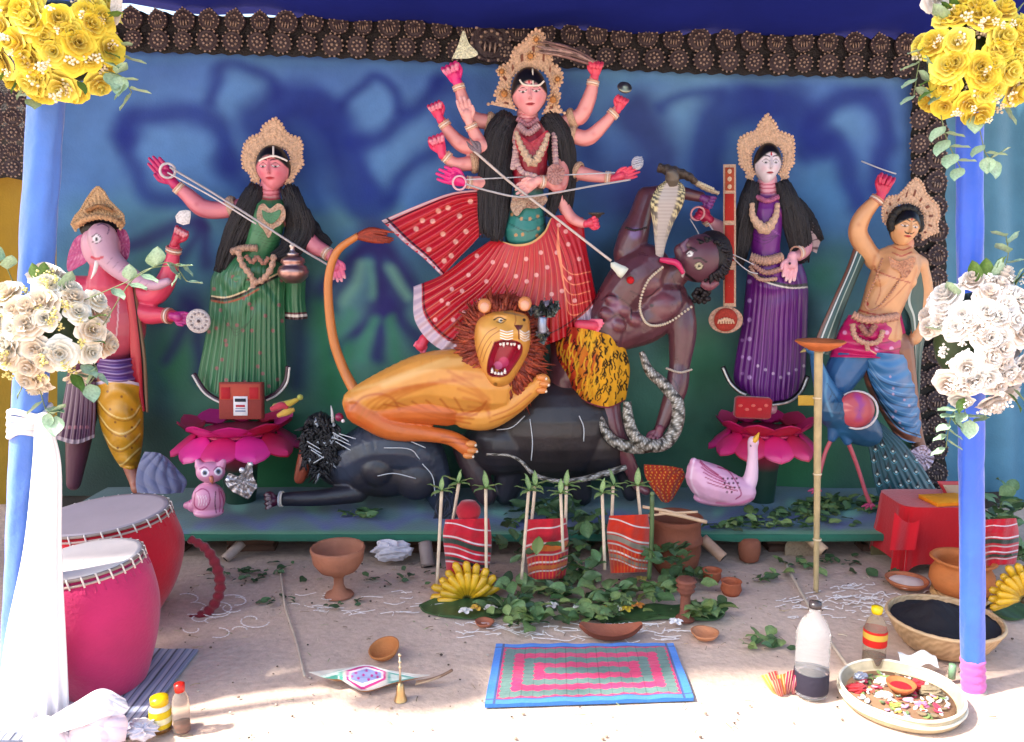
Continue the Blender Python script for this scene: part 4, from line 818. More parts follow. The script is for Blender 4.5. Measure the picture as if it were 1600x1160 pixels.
# ================================================================== lion
f = Fig(3.56)
g = thing('lion_statue', 'roaring yellow lion statue with red-brown mane leaping across below the red goddess', 'statue', f.p(690, 765))
OR, YE, RB = '#cc6a2c', '#dc9844', '#8f2f1c'
B = Blob(f)
B.cap([(560, 630, 0), (610, 610, 8), (670, 592, 14), (730, 595, 20), (770, 600, 24)], [26, 34, 42, 50, 48], YE)
B.cap([(572, 645, 4), (640, 640, 14), (700, 640, 20)], [22, 22, 26], OR)
B.cap([(562, 640, 10), (610, 668, 14), (668, 678, 18), (705, 685, 22), (730, 700, 30)], [24, 20, 13, 12, 13], OR)
B.cap([(730, 645, 20), (762, 648, 32), (800, 632, 40), (832, 608, 48), (848, 596, 54)], [26, 24, 18, 13, 12], YE)
bm = B.mesh(.0055, 5)
st_ = []
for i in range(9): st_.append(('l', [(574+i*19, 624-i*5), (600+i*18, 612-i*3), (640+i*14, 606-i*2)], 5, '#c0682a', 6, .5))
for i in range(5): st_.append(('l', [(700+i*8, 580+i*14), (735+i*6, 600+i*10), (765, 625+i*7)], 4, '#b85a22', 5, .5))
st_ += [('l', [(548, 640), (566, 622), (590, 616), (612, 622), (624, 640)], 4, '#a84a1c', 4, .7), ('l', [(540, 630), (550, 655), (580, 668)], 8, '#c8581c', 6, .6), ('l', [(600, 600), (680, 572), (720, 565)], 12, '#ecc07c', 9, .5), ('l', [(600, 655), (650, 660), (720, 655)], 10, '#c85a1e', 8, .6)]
for i in range(6): st_.append(('l', [(600+i*22, 632-i*2), (640+i*18, 640+i*2), (680+i*14, 652-i*2), (735+i*5, 662-i*7)], 3.2, '#b0541c', 3, .65))
for i in range(4): st_.append(('l', [(560+i*12, 655-i*4), (580+i*16, 628-i*3), (620+i*20, 612-i*4)], 4, '#c06a24', 4, .6))
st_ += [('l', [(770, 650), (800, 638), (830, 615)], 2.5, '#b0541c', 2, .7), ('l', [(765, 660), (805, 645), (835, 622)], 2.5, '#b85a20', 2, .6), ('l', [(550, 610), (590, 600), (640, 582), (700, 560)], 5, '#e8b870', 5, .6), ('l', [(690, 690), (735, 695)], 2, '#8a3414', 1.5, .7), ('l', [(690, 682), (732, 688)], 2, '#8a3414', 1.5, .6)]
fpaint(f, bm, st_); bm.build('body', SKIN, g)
b = MB(); wire(f, [(555, 612, 0), (538, 580, -8), (522, 535, -10), (514, 480, -10), (514, 430, -8), (528, 392, -4), (560, 368, 0)], [9, 8, 7.5, 7, 6.5, 6, 5], '#c87a3c', b=b, n=60, seg=12); b.build('tail', SKIN, g)
b = MB(); r_ = np.random.RandomState(2)
for i in range(40):
    a = r_.uniform(-1, 1); wire(f, [(556, 370, 0), (580, 368+a*9, a*4), (602+r_.uniform(-14, 14), 372+a*10, a*4)], [4, 4.5, .8], C('#8f3018')*r_.uniform(.7, 1.3), b=b, n=10, seg=5)
b.build('tail_tuft', HAIR, g)
for (c_, d_) in (((846, 590), 62), ((850, 600), 62), ((846, 610), 60), ((736, 694), 40), ((738, 704), 40), ((732, 712), 38)):
    b = MB(); b.ell(f.p(*c_, d_), np.array([9, 7, 5.5])*f.k, C('#dc8a48'), 12); b.ell(f.p(c_[0]+7, c_[1]+2, d_+3), 2.4*f.k, C('#f0e0cc'), 6); b.build('toe', SKIN, g)
# mane: tapered locks round the face
b = MB(); b.ell(f.p(782, 545, 34), np.array([66, 26, 84])*f.k, C('#8a341e'), 30, R=rotm(0, .25, 0))
for i in range(1500):
    a = r_.uniform(0, 2*PI); q = r_.uniform(.55, 1.); ca, sa = math.cos(a), math.sin(a)
    x0 = 783+46*ca*q+4*sa; y0 = 543+62*sa*q; ln = r_.uniform(14, 36)*(1.35 if sa > .3 else 1.)*(.85 if ca > .5 else 1)
    dx, dy = ca*ln+r_.uniform(-5, 5), sa*ln+r_.uniform(-4, 8)
    d0 = 62-q*14+r_.uniform(-6, 6); tw = r_.uniform(-7, 7)
    wire(f, [(x0, y0, d0), (x0+dx*.5-sa*tw, y0+dy*.5+ca*tw, d0+3), (x0+dx, y0+dy, d0-22)], [2.2, 2.3, .4], C(('#96371e', '#84301c', '#a8482a', '#73281a')[i % 4])*r_.uniform(.8, 1.2), b=b, n=8, seg=5)
b.build('mane', HAIR, g)
for (x_, y_) in ((757, 478), (820, 475)):
    b = MB(); b.ell(f.p(x_, y_, 68), np.array([10, 7, 11])*f.k, C('#d88a50'), 16); b.ell(f.p(x_, y_+2, 72), np.array([7, 4, 8])*f.k, C('#e8a888'), 14); b.build('ear', SKIN, g)
# face: tilted, mouth wide open
nu, nv = 200, 200; U, V_ = np.meshgrid(np.linspace(-1, 1, nu), np.linspace(-1, 1, nv))
fo = crom(np.array([(800, 485), (824, 494), (829, 520), (826, 550), (812, 578), (796, 600), (776, 606), (760, 592), (747, 562), (741, 530), (746, 502), (768, 488), (800, 485)], float), 201)[:-1]
c0 = np.array([786., 543.]); R_ = np.linspace(1, .005, 110)[:, None, None]; A = c0+(fo-c0)[None]*R_
X, Y = A[..., 0], A[..., 1]; gs = lambda x0, y0, sx, sy: np.exp(-((X-x0)/sx)**2-((Y-y0)/sy)**2)
mo = np.array([(773, 536), (790, 532), (812, 537), (814, 552), (800, 575), (790, 586), (775, 588), (763, 583), (764, 562)], float); moc = crom(np.vstack([mo, mo[:1]]), 73)[:-1]
md = segd(X, Y, np.vstack([moc, moc[:1]])); inside = inpoly(X, Y, moc)
depth = 34*np.sqrt(np.clip(1-R_[..., 0]**2, 0, 1))+10*gs(808, 506, 12, 26)+9*gs(795, 522, 12, 9)+9*gs(820, 524, 9, 10)+7*gs(775, 598, 16, 9)-4*gs(780, 501, 9, 6)-4*gs(818, 500, 6, 6)+3*gs(783, 492, 12, 4)
depth = np.where(inside, depth-np.clip(md*3.2, 0, 26), depth+2.0*np.exp(-(md/3)**2))
P = f.p(X, Y, 58+depth); K = np.broadcast_to(C('#dba04a'), P.shape).reshape(-1, 3).copy(); q_ = np.clip((segd(X.ravel(), Y.ravel(), fo[::4])*-1+13)/13, 0, 1)[:, None]*.55; K = K*(1-q_)+C('#c0702c')*q_; K[inside.ravel()] = C('#a80c34')
Ls = [('l', [tuple(q) for q in np.vstack([mo, mo[:1]])], 3.6, '#8a1a1c', 1), ('d', (787, 566), 8, '#d84878', 3), ('d', (778, 572), 7, '#e070a0', 2)]
Ls += [('l', [(745, 552), (752, 535), (762, 520), (776, 512)], 1.3, '#a05a1c', .8), ('l', [(750, 560), (756, 542), (766, 527), (780, 517)], 1.3, '#a05a1c', .8), ('l', [(754, 566), (760, 548), (768, 534)], 1.3, '#a05a1c', .8), ('l', [(746, 575), (750, 562)], 1.2, '#a05a1c', .8)]
for i in range(4): Ls += [('l', [(782, 516+i*4), (792, 519+i*4), (801, 517+i*4)], 1.7, '#f4ece0', .7), ('l', [(813, 517+i*4), (820, 521+i*4), (827, 518+i*4)], 1.7, '#f4ece0', .7)]
Ls += [('p', [(803, 508), (818, 508), (814, 515), (808, 516)], 0, '#5c2018'), ('l', [(810, 514), (811, 530)], 2, '#6a2a1c', .8), ('l', [(804, 488), (806, 500), (804, 508)], 1.6, '#b06a34', 1), ('l', [(772, 500), (780, 496), (790, 500)], 2, '#2a1a14', .7), ('d', (782, 501), 3.2, '#e8e0c8', .6), ('d', (783, 501), 1.9, '#141010', .6), ('l', [(776, 503), (784, 505), (789, 502)], 1.2, '#2a1a14', .6), ('d', (819, 500), 2.4, '#201410', .6), ('l', [(788, 488), (800, 490), (818, 494)], 3, '#6a6050', 1.5, .6), ('d', (774, 601), 3, '#8a5a20', 2)]
paint(P.reshape(-1, 3), K, Ls); b = MB(); b.grid(P, K, wu=True)
b.build('face', PAINT, g)
for (x_, y_, h_) in [(782, 537, 4), (787, 536, 7), (793, 536, 4), (799, 537, 4), (804, 537, 4), (811, 540, 7), (769, 582, -7), (774, 584, -3.5), (779, 585, -3.5), (784, 585, -4), (789, 583, -7)]:
    b = MB(); b.tube(f.p([x_, x_, x_], [y_-(1 if h_ > 0 else -1)*1, y_+h_*.5, y_+h_], [88, 88, 86]), np.array([2.3, 2., .6])*f.k, 6, C('#f2e8dc')); b.build('tooth', PLASTIC, g)
# grey tinsel figure by the lion's ear
f2 = Fig(3.40); b = MB(); r_ = np.random.RandomState(12)
for (x_, y_, rx, ry, n_) in ((858, 482, 14, 14, 70), (838, 486, 10, 7, 26), (848, 520, 10, 14, 36)):
    for i in range(n_):
        a, q = r_.uniform(0, 2*PI), r_.uniform(.1, 1); c_ = np.array([x_+rx*q*math.cos(a), y_+ry*q*math.sin(a), r_.uniform(-6, 6)])
        u_, v_ = np.meshgrid(np.linspace(-1, 1, 3), np.linspace(-1, 1, 3)); R = rotm(*r_.uniform(0, 6, 3)); L_ = np.stack([u_*5, v_*4, 2*u_*v_], -1)@R.T*f2.k+f2.p(*c_)
        b.grid(L_, C(('#5a605a', '#70786f', '#8f8896', '#454a48')[i % 4]))
wire(f2, [(848, 496, 8), (847, 508, 10), (848, 520, 8)], 7, '#98a0b4', b=b, n=8, seg=10)
held('tinsel_bundle', 'small bundle of crumpled grey tinsel beside the right ear of the lion', 'tinsel', b, SILVER)

# ================================================================== black buffalo
f = Fig(3.70); BK = '#2a2830'; BL = '#343a4a'
g = thing('buffalo_statue', 'glossy black buffalo statue lying under the lion with knotted mane and raised haunch', 'statue', f.p(700, 790))
B = Blob(f)
B.cap([(555, 720, 10), (600, 700, 20), (650, 705, 22), (675, 745, 20), (690, 785, 22)], [44, 46, 40, 30, 18], BL)
B.ell((600, 740, 34), (62, 38, 26), BK); B.ell((590, 735, 52), (26, 26, 16), BK); B.ell((650, 750, 44), (34, 32, 18), BK)
B.cap([(500, 665, 10), (495, 700, 14), (520, 730, 16), (550, 740, 14)], [22, 24, 26, 28], BK)
B.cap([(560, 770, 34), (500, 778, 44), (450, 780, 50), (430, 782, 52)], [16, 13, 11, 8], BK)
B.cap([(480, 705, 20), (474, 730, 24), (468, 748, 26)], [12, 12, 9], '#a04a34')
B.ell((860, 668, 6), (118, 84, 66), '#2c2628'); B.ell((790, 690, 10), (66, 54, 56), '#2e292e'); B.ell((935, 690, 6), (52, 62, 52), '#2a2528'); B.cap([(730, 700, 16), (745, 740, 26), (760, 775, 30)], [24, 20, 16], '#3a2a30')
B.cap([(800, 730, 10), (790, 770, 12)], [30, 20], BK); B.cap([(900, 740, -4), (910, 775, 0)], [24, 16], BK); B.cap([(965, 700, 4), (975, 740, 6), (985, 772, 8)], [22, 14, 12], BK)
B.cap([(760, 690, 36), (800, 668, 40), (830, 650, 40)], [14, 16, 12], '#3a2c38')
B.mesh(.0062, 5).build('body', CLAYB, g)
b = MB(); r_ = np.random.RandomState(5)
for i in range(260):
    a = r_.uniform(0, 6.3); q = r_.uniform(0, 1)**.5; t_ = r_.rand(); cx_, cy_ = 500+q*30*math.cos(a), 690+q*46*math.sin(a)
    sh_ = r_.rand() < .05; e = (cx_+r_.uniform(-16, 16), cy_+r_.uniform(2, 24), r_.uniform(30, 50))
    wire(f, [(cx_, cy_, 38), ((cx_+e[0])/2+r_.uniform(-5, 5), (cy_+e[1])/2, 48), e], [2.6, 2.4, .6], C('#17161a')*r_.uniform(.6, 2) if not sh_ else C('#9aa0a8'), b=b, n=7, seg=4)
b.build('mane', HAIR, g)
b = MB()
for L_ in ([(520, 676, 58), (545, 690, 62)], [(522, 684, 58), (548, 696, 62)], [(530, 678, 58), (556, 686, 62)], [(524, 690, 58), (548, 704, 62)], [(480, 690, 58), (500, 702, 60)], [(482, 697, 58), (502, 709, 60)], [(486, 703, 58), (506, 716, 60)], [(490, 724, 58), (506, 714, 60)],
           [(600, 700, 70), (640, 702, 72), (656, 718, 70)], [(590, 744, 74), (616, 740, 76), (650, 748, 74)], [(642, 690, 66), (665, 700, 66)], [(660, 725, 66), (676, 745, 64), (680, 775, 60)], [(776, 672, 70), (800, 668, 76), (820, 650, 72)], [(828, 655, 72), (832, 690, 74), (830, 720, 74)], [(905, 650, 70), (912, 668, 70), (912, 690, 70)]):
    wire(f, L_, .8, '#c8ccd0', n=10, seg=5).build('silver_line', PAINT, g)
b = MB(); b.ell(f.p(612, 671, 62), np.array([4, 3, 5])*f.k, C('#c8ccd8'), 8); b.build('silver_bead', SILVER, g)
hand(f, g, (434, 782), (404, 785), 54, 11, '#5a2038', tipc='#c8c0c0', mode='bent'); cuff(f, g, (438, 780, 54), (446, 780, 54), 11, '#c8ccd0', 2, 1.5)
b = MB(); r_ = np.random.RandomState(6)
for i in range(70):
    wire(f, [(700+r_.uniform(-12, 12), 768, 40), (698+r_.uniform(-18, 16), 800+r_.uniform(-8, 8), 60), (694+r_.uniform(-22, 20), 822+r_.uniform(-12, 8), 66)], [2.2, 2, .6], C(('#1c1c22', '#3a3e50', '#23283a')[i % 3]), b=b, n=7, seg=4)
for i in range(5): b.ell(f.p(670+i*9, 826, 70), 2.6*f.k, C('#e4e2dc'), 6)
b.build('tail_hair', HAIR, g)
b = MB(); wire(f, [(520, 660, 50), (519, 645, 54), (517, 634, 52)], [2.5, 2, .6], '#cfcfcf', b=b, n=6); b.ell(f.p(530, 652, 52), 7*f.k, C('#8a2048'), 8); b.ell(f.p(536, 658, 56), 3*f.k, C('#e8e4e8'), 6); b.build('ear_ornament', PAINT, g)

# ================================================================== goddess in green with pot
SKR = '#dc8490'
f = Fig(3.84)
g = thing('goddess_statue', 'goddess statue in green saree with a pot at her hip, left of the lion', 'statue', f.p(385, 640))
B = Blob(f)
B.cap([(422, 290, 4), (422, 322, 4)], [15, 16], SKR); B.cap([(398, 330, 0), (422, 328, 6), (446, 330, 0)], [14, 20, 14], '#2f6b46')
B.cap([(420, 335, 6), (412, 370, 8), (402, 405, 6), (392, 435, 2)], [27, 25, 24, 34], '#3c7a50')
B.cap([(386, 320, 0), (355, 328, 4), (318, 326, 6), (294, 306, 10), (272, 288, 14)], [12, 12.5, 14, 11.5, 7.5], SKR)
B.cap([(450, 335, 0), (470, 362, 4), (490, 384, 8), (512, 396, 14), (522, 408, 18)], [13, 13, 13, 10, 7], SKR)
Blob(f).cap([(396, 610, 16), (396, 628, 30)], [9, 8], SKR).mesh(.005, 3).build('foot', SKIN, g)
bm = B.mesh(.0054, 4); fpaint(f, bm, [('l', [(405, y_), (422, y_+2), (439, y_)], 2.2, '#b03048', .7) for y_ in (296, 303, 310)]+blush([([(386, 320), (355, 328), (318, 326), (294, 306), (272, 288)], [12, 12.5, 14, 11.5, 7.5]), ([(450, 335), (470, 362), (490, 384), (512, 396), (522, 408)], [13, 13, 13, 10, 7])], '#b83050')+[('l', [(395+i*4, 360+i*6), (425, 368+i*5), (445, 362+i*4)], 1.3, '#2a5c3c', .8) for i in range(5)]); bm.build('body', SKIN, g)
head(f, 427, 264, 23, 31, 16, '#e08490', lips='#b01030', hairline=.5, blush='#e04a70').build('head', SKIN, g)
crown(f, [(404, 286), (394, 284), (391, 272), (380, 262), (378, 246), (382, 226), (392, 214), (406, 210), (412, 196), (421, 190), (430, 184), (440, 194), (446, 206), (454, 212), (468, 216), (473, 228), (471, 242), (474, 256), (466, 268), (460, 274), (456, 286), (447, 287)],
   [(408, 276), (402, 264), (401, 246), (408, 234), (427, 228), (447, 234), (454, 246), (452, 264), (446, 278)], 10, '#dab698', marks=False, seed=4).build('crown', SHOLA, g)
b = MB(); wire(f, [(405, 252, 34), (412, 248, 38), (427, 244, 42), (441, 248, 38), (449, 252, 34)], 1.5, '#ece4dc', b=b); wire(f, [(427, 229, 34), (427, 246, 42)], 1.4, '#ece4dc', b=b, n=6); b.build('head_chain', PAINT, g)
hairmass(f, g, [([(402, 288, 10), (386, 328, 18), (366, 375, 14), (346, 428, 6)], [11, 19, 20, 13], 12, 60), ([(449, 288, 10), (462, 328, 16), (468, 360, 12), (450, 392, 20), (424, 402, 28)], [11, 18, 23, 17, 6], 10, 60), ([(470, 330, -8), (492, 365, -8), (518, 382, -4)], [12, 12, 4], 8, 30)], 5)
def green(u, v, x, y, K):
    n = 15; ph = (u*n+.3*np.sin(u*11)) % 1; f_ = np.clip(1-np.abs(ph-.5)/.06, 0, 1)*(v > .14); K = K*(1-f_[:, None]*.6)+C('#7fb08c')*f_[:, None]*.6
    d_ = np.clip(1-np.abs(((ph+.2) % 1)-.5)/.1, 0, 1)*.55; K = K*(1-d_[:, None])+C('#1f4a30')*d_[:, None]
    L = [('d', (random.Random(i).uniform(325, 445), random.Random(i+50).uniform(425, 610)), 3, '#9a4a5a', 1.2, .7) for i in range(34)]
    L += [('l', [(330, 466), (352, 468), (378, 460), (400, 448), (436, 430)], 5, '#1a1414', .8), ('l', [(331, 463), (353, 465), (378, 457), (400, 445), (436, 427)], 2.4, '#e0c8a0', .7), ('l', [(331, 470), (352, 473), (380, 465), (404, 452)], 3, '#9a4a30', .8)]
    L += [('l', [(345+i*5, 470), (350+i*6, 500), (368, 515+i*5), (392, 500), (400, 470)], 1.3, '#1f4a30', .8, .7) for i in range(3)]
    paint2(x, y, K, L); return K
patch(f, [[(372, 384, 6), (400, 382, 8), (436, 384, 4)], [(333, 428), (385, 424, 6), (446, 432)], [(328, 466), (386, 470), (445, 470)], [(322, 520), (384, 520), (446, 520)], [(312, 570), (382, 575), (448, 572)], [(306, 604), (380, 626, 6), (450, 604)]], 220, 240, '#2f6b46', bulge=[14, 30, 32, 30, 30, 30], pleats=15, pamp=2.4, pfn=lambda u, v: 2.6*np.sin(34*(v+.10*np.cos(2*PI*u*1.5)))*np.exp(-((v-.33)/.14)**2)*(.4+.6*np.sin(PI*u)), colfn=green).build('saree', PAINT, g)
patch(f, [[(440, 430, -6), (460, 432), (478, 430, -8)], [(442, 470, -6), (460, 470), (477, 470, -8)], [(444, 498, -6), (462, 500), (481, 498, -8)]], 60, 70, '#2f6b46', bulge=8, pleats=5, pamp=1.6, colfn=lambda u, v, x, y, K: np.where((v > .93)[:, None], C('#3a1820'), np.where((v > .86)[:, None], C('#d8ccc0'), np.where((v > .8)[:, None], C('#5a1c28'), K)))).build('saree_end', PAINT, g)
for L_ in ([(303, 584, 26), (318, 608, 28), (332, 620, 30), (352, 630, 34)], [(450, 572, 26), (446, 596, 28), (432, 614, 32), (414, 624, 34)]):
    b = MB(); wire(f, L_, 3.4, '#3c1828', b=b, n=30, seg=10); A = crom(np.array(L_, float), 30); A[:, 0] += -2.5 if L_[0][0] < 380 else 2.5; A[:, 1] += 2; A[:, 2] += 3; b.tube(f.pts([tuple(q) for q in A]), 1.7*f.k, 6, C('#dcd4cc')); b.build('saree_border', PAINT, g)
slab(f, [(404, 322), (412, 318), (422, 326), (434, 318), (444, 324), (446, 340), (438, 352), (428, 358), (420, 372), (412, 360), (404, 350), (401, 336)], 34, 3, '#cfae96', relief=1.4).build('necklace', SHOLA, g)
slab(f, [(409, 328), (422, 333), (438, 328), (436, 340), (424, 350), (412, 342)], 38, 2, '#3c7a50', relief=.3, dark='#2c5c3c').build('blouse_panel', PAINT, g)
b = MB(); wire(f, [(372, 392, 38), (378, 412, 42), (390, 428, 42), (398, 440, 42), (412, 436, 42), (424, 418, 42), (428, 398, 38)], 4.6, '#c7a08a', b=b, wob=.25, n=50); wire(f, [(362, 394, 32), (380, 388, 36), (402, 388, 38)], 5, '#c7a08a', b=b, wob=.3, n=30); wire(f, [(384, 400, 42), (394, 410, 44), (402, 402, 44), (412, 412, 44), (420, 402, 42)], 3.4, '#a87868', b=b, n=30, wob=.3); wire(f, [(396, 438, 42), (395, 450, 42)], 4, '#c7a08a', b=b, n=8); b.build('belt', SHOLA, g)
hand(f, g, (272, 287), (236, 246), 18, 12, '#c02868', mode='open', th=-1, spread=.1); hand(f, g, (521, 405), (531, 440), 24, 11, '#e06890', tipc='#f4c4cc', mode='open', th=-1, spread=.2)
cuff(f, g, (277, 292, 14), (290, 303, 10), 9); cuff(f, g, (514, 398, 15), (505, 392, 12), 9.5)
for (a_, b_) in (((364, 324, 3), (350, 327, 4)), ((466, 357, 3), (474, 366, 4))):
    a_, b_ = np.array(a_, float), np.array(b_, float); b = MB(); u_ = (b_-a_)/np.linalg.norm(b_-a_)
    for i, (R_, r_) in enumerate(((14, 2), (15, 2.6), (15, 2.6), (14, 2))): ring(f, a_+u_*(i*3-4), u_, R_, r_, '#c9a992', b)
    b.build('armlet', SHOLA, g)
b = MB(); wire(f, [(266, 262, 34), (330, 300, 44), (400, 344, 52), (465, 386, 52), (519, 418, 40)], 1.7, '#b4aeb0', b=b, n=30); wire(f, [(262, 270, 34), (330, 307, 46), (400, 350, 54)], 1.2, '#d8d0d0', b=b, n=20); ring(f, (262, 267, 34), (.3, .3, 1), 10.5, 1.9, '#d8d0d4', b)
held('silver_rod', 'long thin silver rod slanting across the green goddess from hand to hand', 'rod', b, MATTE)
o = thing('water_pot', 'rounded brass-pink pot with knob hanging at the hip of the green goddess', 'pot', f.p(458, 442, 30))
b = MB(); b.lathe([(q*f.k, z_*f.k) for q, z_ in [(.5, -22), (12, -21), (21, -12), (23, -4), (20, 3), (15, 6), (18, 9), (17, 14), (12, 18), (6, 20), (.4, 21)]], f.p(458, 420, 40), 28, C('#b08a84'), wob=0); b.build('pot_body', METAL, o)
b = MB(); b.lathe([(q*f.k, z_*f.k) for q, z_ in [(.4, 18), (8, 19), (9, 22), (4, 25), (3, 30), (5, 33), (1, 38), (.3, 39)]], f.p(458, 420, 40), 18, C('#c8b8b4')); b.build('knob', METAL, o)
lotus(f, 371, 674, 98, 33, 20, 3, 'pink lotus pedestal under the green goddess, with a red gift box on it')
# gift box with printed label
f3 = Fig(3.62)
o = thing('gift_box', 'red and brown patterned box with a white label on the left lotus pedestal', 'box', f3.p(378, 653, 0))
b = MB(); W_ = 66*f3.k; H_ = 58*f3.k; b.box(f3.p(378, 626, 0), (W_, .05, H_), col=C('#8a3a34'), bev=.06, R=rotm(-.12, 0, 0)); b.build('carton', MATTE, o)
F_ = f3.p(378, 626, 0); Rb = rotm(-.12, 0, 0)
def onbox(cx_, cz_, w_, h_, col, name, th=.0016, off=.0265):
    b = MB(); b.box(F_+Rb@np.array([cx_*f3.k, -off, cz_*f3.k]), (w_*f3.k, th, h_*f3.k), col=C(col), R=Rb); return b.build(name, MATTE, o)
onbox(0, 14, 62, 24, '#b04a3a', 'printed_band'); 
for q in (-22, 22): onbox(q, 12, 14, 18, '#a82028', 'printed_rose', off=.028)
lb = onbox(1, -8, 22, 30, '#d8d4d8', 'label', off=.0285); o_box = o; o = lb
def text(s_, c, size, col, rx=PI/2, rz=0, parent=None, m=None, name='lettering'):
    cu = bpy.data.curves.new('t', 'FONT'); cu.body = s_; cu.size = size; cu.align_x = 'CENTER'; cu.extrude = .0003; o_ = bpy.data.objects.new('t', cu); COL.objects.link(o_)
    me = bpy.data.meshes.new_from_object(o_.evaluated_get(bpy.context.evaluated_depsgraph_get())); bpy.data.objects.remove(o_)
    a_ = me.color_attributes.new('Col', 'FLOAT_COLOR', 'POINT'); a_.data.foreach_set('color', np.tile(np.r_[C(col), 1], len(me.vertices))); me.materials.clear(); me.materials.append(m or PLASTIC)
    q_ = link(name, me, parent, c); q_.rotation_euler = (rx, 0, rz); return q_
onbox(1, 1, 17, 5, '#2a2a34', 'label_print', off=.0305); onbox(1, -8, 14, 3.4, '#b03040', 'label_print', off=.0305); onbox(1, -16, 16, 2.2, '#8088a0', 'label_print', off=.0305); onbox(1, -12, 15, 1.2, '#8088a0', 'label_print', off=.0305); o = o_box
b = MB(); wire(f3, [(428, 636, 0), (448, 632, 4), (466, 624, 4)], [5, 6, 3], '#b8a040', b=b, n=14, seg=8); wire(f3, [(434, 650, 6), (448, 644, 8), (460, 640, 6)], [3, 6, 3], '#c8a048', b=b, n=12, seg=8); wire(f3, [(424, 640, 4), (440, 634, 8), (450, 638, 8)], [4, 6, 3], '#b83a4c', b=b, n=12, seg=8); b.ell(f3.p(469, 621, 4), 5*f3.k, C('#a8a850'), 8)
held('flower_bundle', 'small yellow and pink bundle lying on the left lotus beside the gift box', 'bundle', b, PETAL)

# ================================================================== goddess in purple with lute
f = Fig(3.84); SKP = '#d89aa6'
g = thing('goddess_statue', 'pale-faced goddess statue in a purple saree beside a tall red lute', 'statue', f.p(1200, 640))
B = Blob(f)
B.cap([(1199, 282, 4), (1199, 312, 4)], [14.5, 16], SKP); B.cap([(1175, 322, 0), (1198, 320, 6), (1224, 322, 0)], [13, 19, 13], '#6a1f7c')
B.cap([(1197, 330, 6), (1196, 360, 8), (1196, 395, 4), (1200, 425, 2)], [26, 24, 22, 30], '#6a1f7c')
B.cap([(1172, 324, -4), (1152, 350, 0), (1140, 362, 6), (1120, 352, 12), (1106, 343, 16)], [12, 11, 10, 9, 6.5], SKP)
B.cap([(1226, 324, -4), (1248, 356, 0), (1258, 385, 8), (1250, 398, 18), (1240, 402, 24)], [12, 11, 11, 9, 7], SKP)
Blob(f).cap([(1206, 615, 14), (1206, 640, 28)], [9, 8], SKP).mesh(.005, 3).build('foot', SKIN, g)
bm = B.mesh(.0054, 4); fpaint(f, bm, [('l', [(1184, y_), (1199, y_+2), (1214, y_)], 2, '#b03058', .7) for y_ in (287, 293, 300)]+blush([([(1226, 324), (1248, 356), (1258, 385), (1250, 398), (1240, 402)], [12, 11, 11, 9, 7])], '#b85878')+[('l', [(1176+i*6, 340+i*3), (1188+i*7, 352+i*3), (1204+i*5, 356+i*4)], 1.2, '#9a5aac', .8) for i in range(4)]+[('l', [(1174, 355+i*6), (1195, 366+i*5), (1216, 368)], 1.2, '#40105a', .8) for i in range(4)]); bm.build('body', SKIN, g)
head(f, 1199, 257, 18.5, 28, 14, '#dcd0d8', lips='#a01838', hairline=.5, blush='#d8a8b8').build('head', SKIN, g)
crown(f, [(1175, 282), (1167, 280), (1166, 268), (1156, 258), (1155, 244), (1153, 230), (1156, 216), (1168, 209), (1182, 205), (1186, 194), (1199, 178), (1212, 194), (1216, 205), (1228, 209), (1239, 214), (1241, 230), (1240, 244), (1240, 256), (1231, 268), (1231, 279), (1222, 282)],
   [(1180, 272), (1174, 258), (1174, 242), (1180, 230), (1199, 224), (1218, 230), (1224, 242), (1223, 258), (1217, 272)], 8, '#dab698', marks=False, seed=8).build('crown', SHOLA, g)
hairmass(f, g, [([(1178, 282, 10), (1168, 325, 18), (1160, 370, 14), (1154, 415, 8)], [9, 16, 15, 8], 11, 50), ([(1221, 282, 10), (1236, 325, 18), (1248, 370, 14), (1254, 412, 4)], [9, 18, 20, 10], 11, 60), ([(1240, 310, -10), (1262, 345, -10), (1285, 376, -8)], [8, 12, 3], 7, 30)], 7)
def purple(u, v, x, y, K):
    n = 13; ph = (u*n+.3*np.sin(u*9)) % 1; f_ = np.clip(1-np.abs(ph-.5)/.05, 0, 1)*(v > .1)*(u > .2)*(u < .9); K = K*(1-f_[:, None]*.6)+C('#c07ac8')*f_[:, None]*.6
    d_ = np.clip(1-np.abs(((ph+.2) % 1)-.5)/.12, 0, 1)*.6; K = K*(1-d_[:, None])+C('#3a0c4a')*d_[:, None]
    L = [('d', (1171, 440+i*30), 3.4, '#b08ac0', 1.2, .9) for i in range(6)]+[('d', (1160, 480+i*26), 2.6, '#a070b0', 1., .8) for i in range(5)]+[('l', [(1168, 424), (1200, 440), (1234, 448), (1262, 446)], 7, '#3a3434', 1), ('l', [(1168, 426), (1200, 442), (1234, 450), (1262, 449)], 2.4, '#d8cfc4', .8)]
    L += [('d', (1184+i*12, 590-abs(i-3)*6), 2.4, '#c8b0c8', 1, .8) for i in range(7)]
    paint2(x, y, K, L); return K
patch(f, [[(1172, 408, 6), (1198, 412, 8), (1250, 404, 2)], [(1166, 440), (1212, 452, 6), (1262, 442)], [(1160, 500), (1210, 505), (1262, 500)], [(1150, 555), (1208, 560), (1260, 555)], [(1146, 588), (1204, 608, 6), (1258, 594)], [(1150, 604), (1204, 632, 8), (1254, 610)]], 200, 230, '#5c106e', bulge=[16, 28, 28, 28, 28, 26], pleats=13, pamp=2.4, pfn=lambda u, v: 2.2*np.sin(36*(v+.12*u))*np.exp(-((v-.22)/.1)**2)*np.sin(PI*u), colfn=purple).build('saree', PAINT, g)
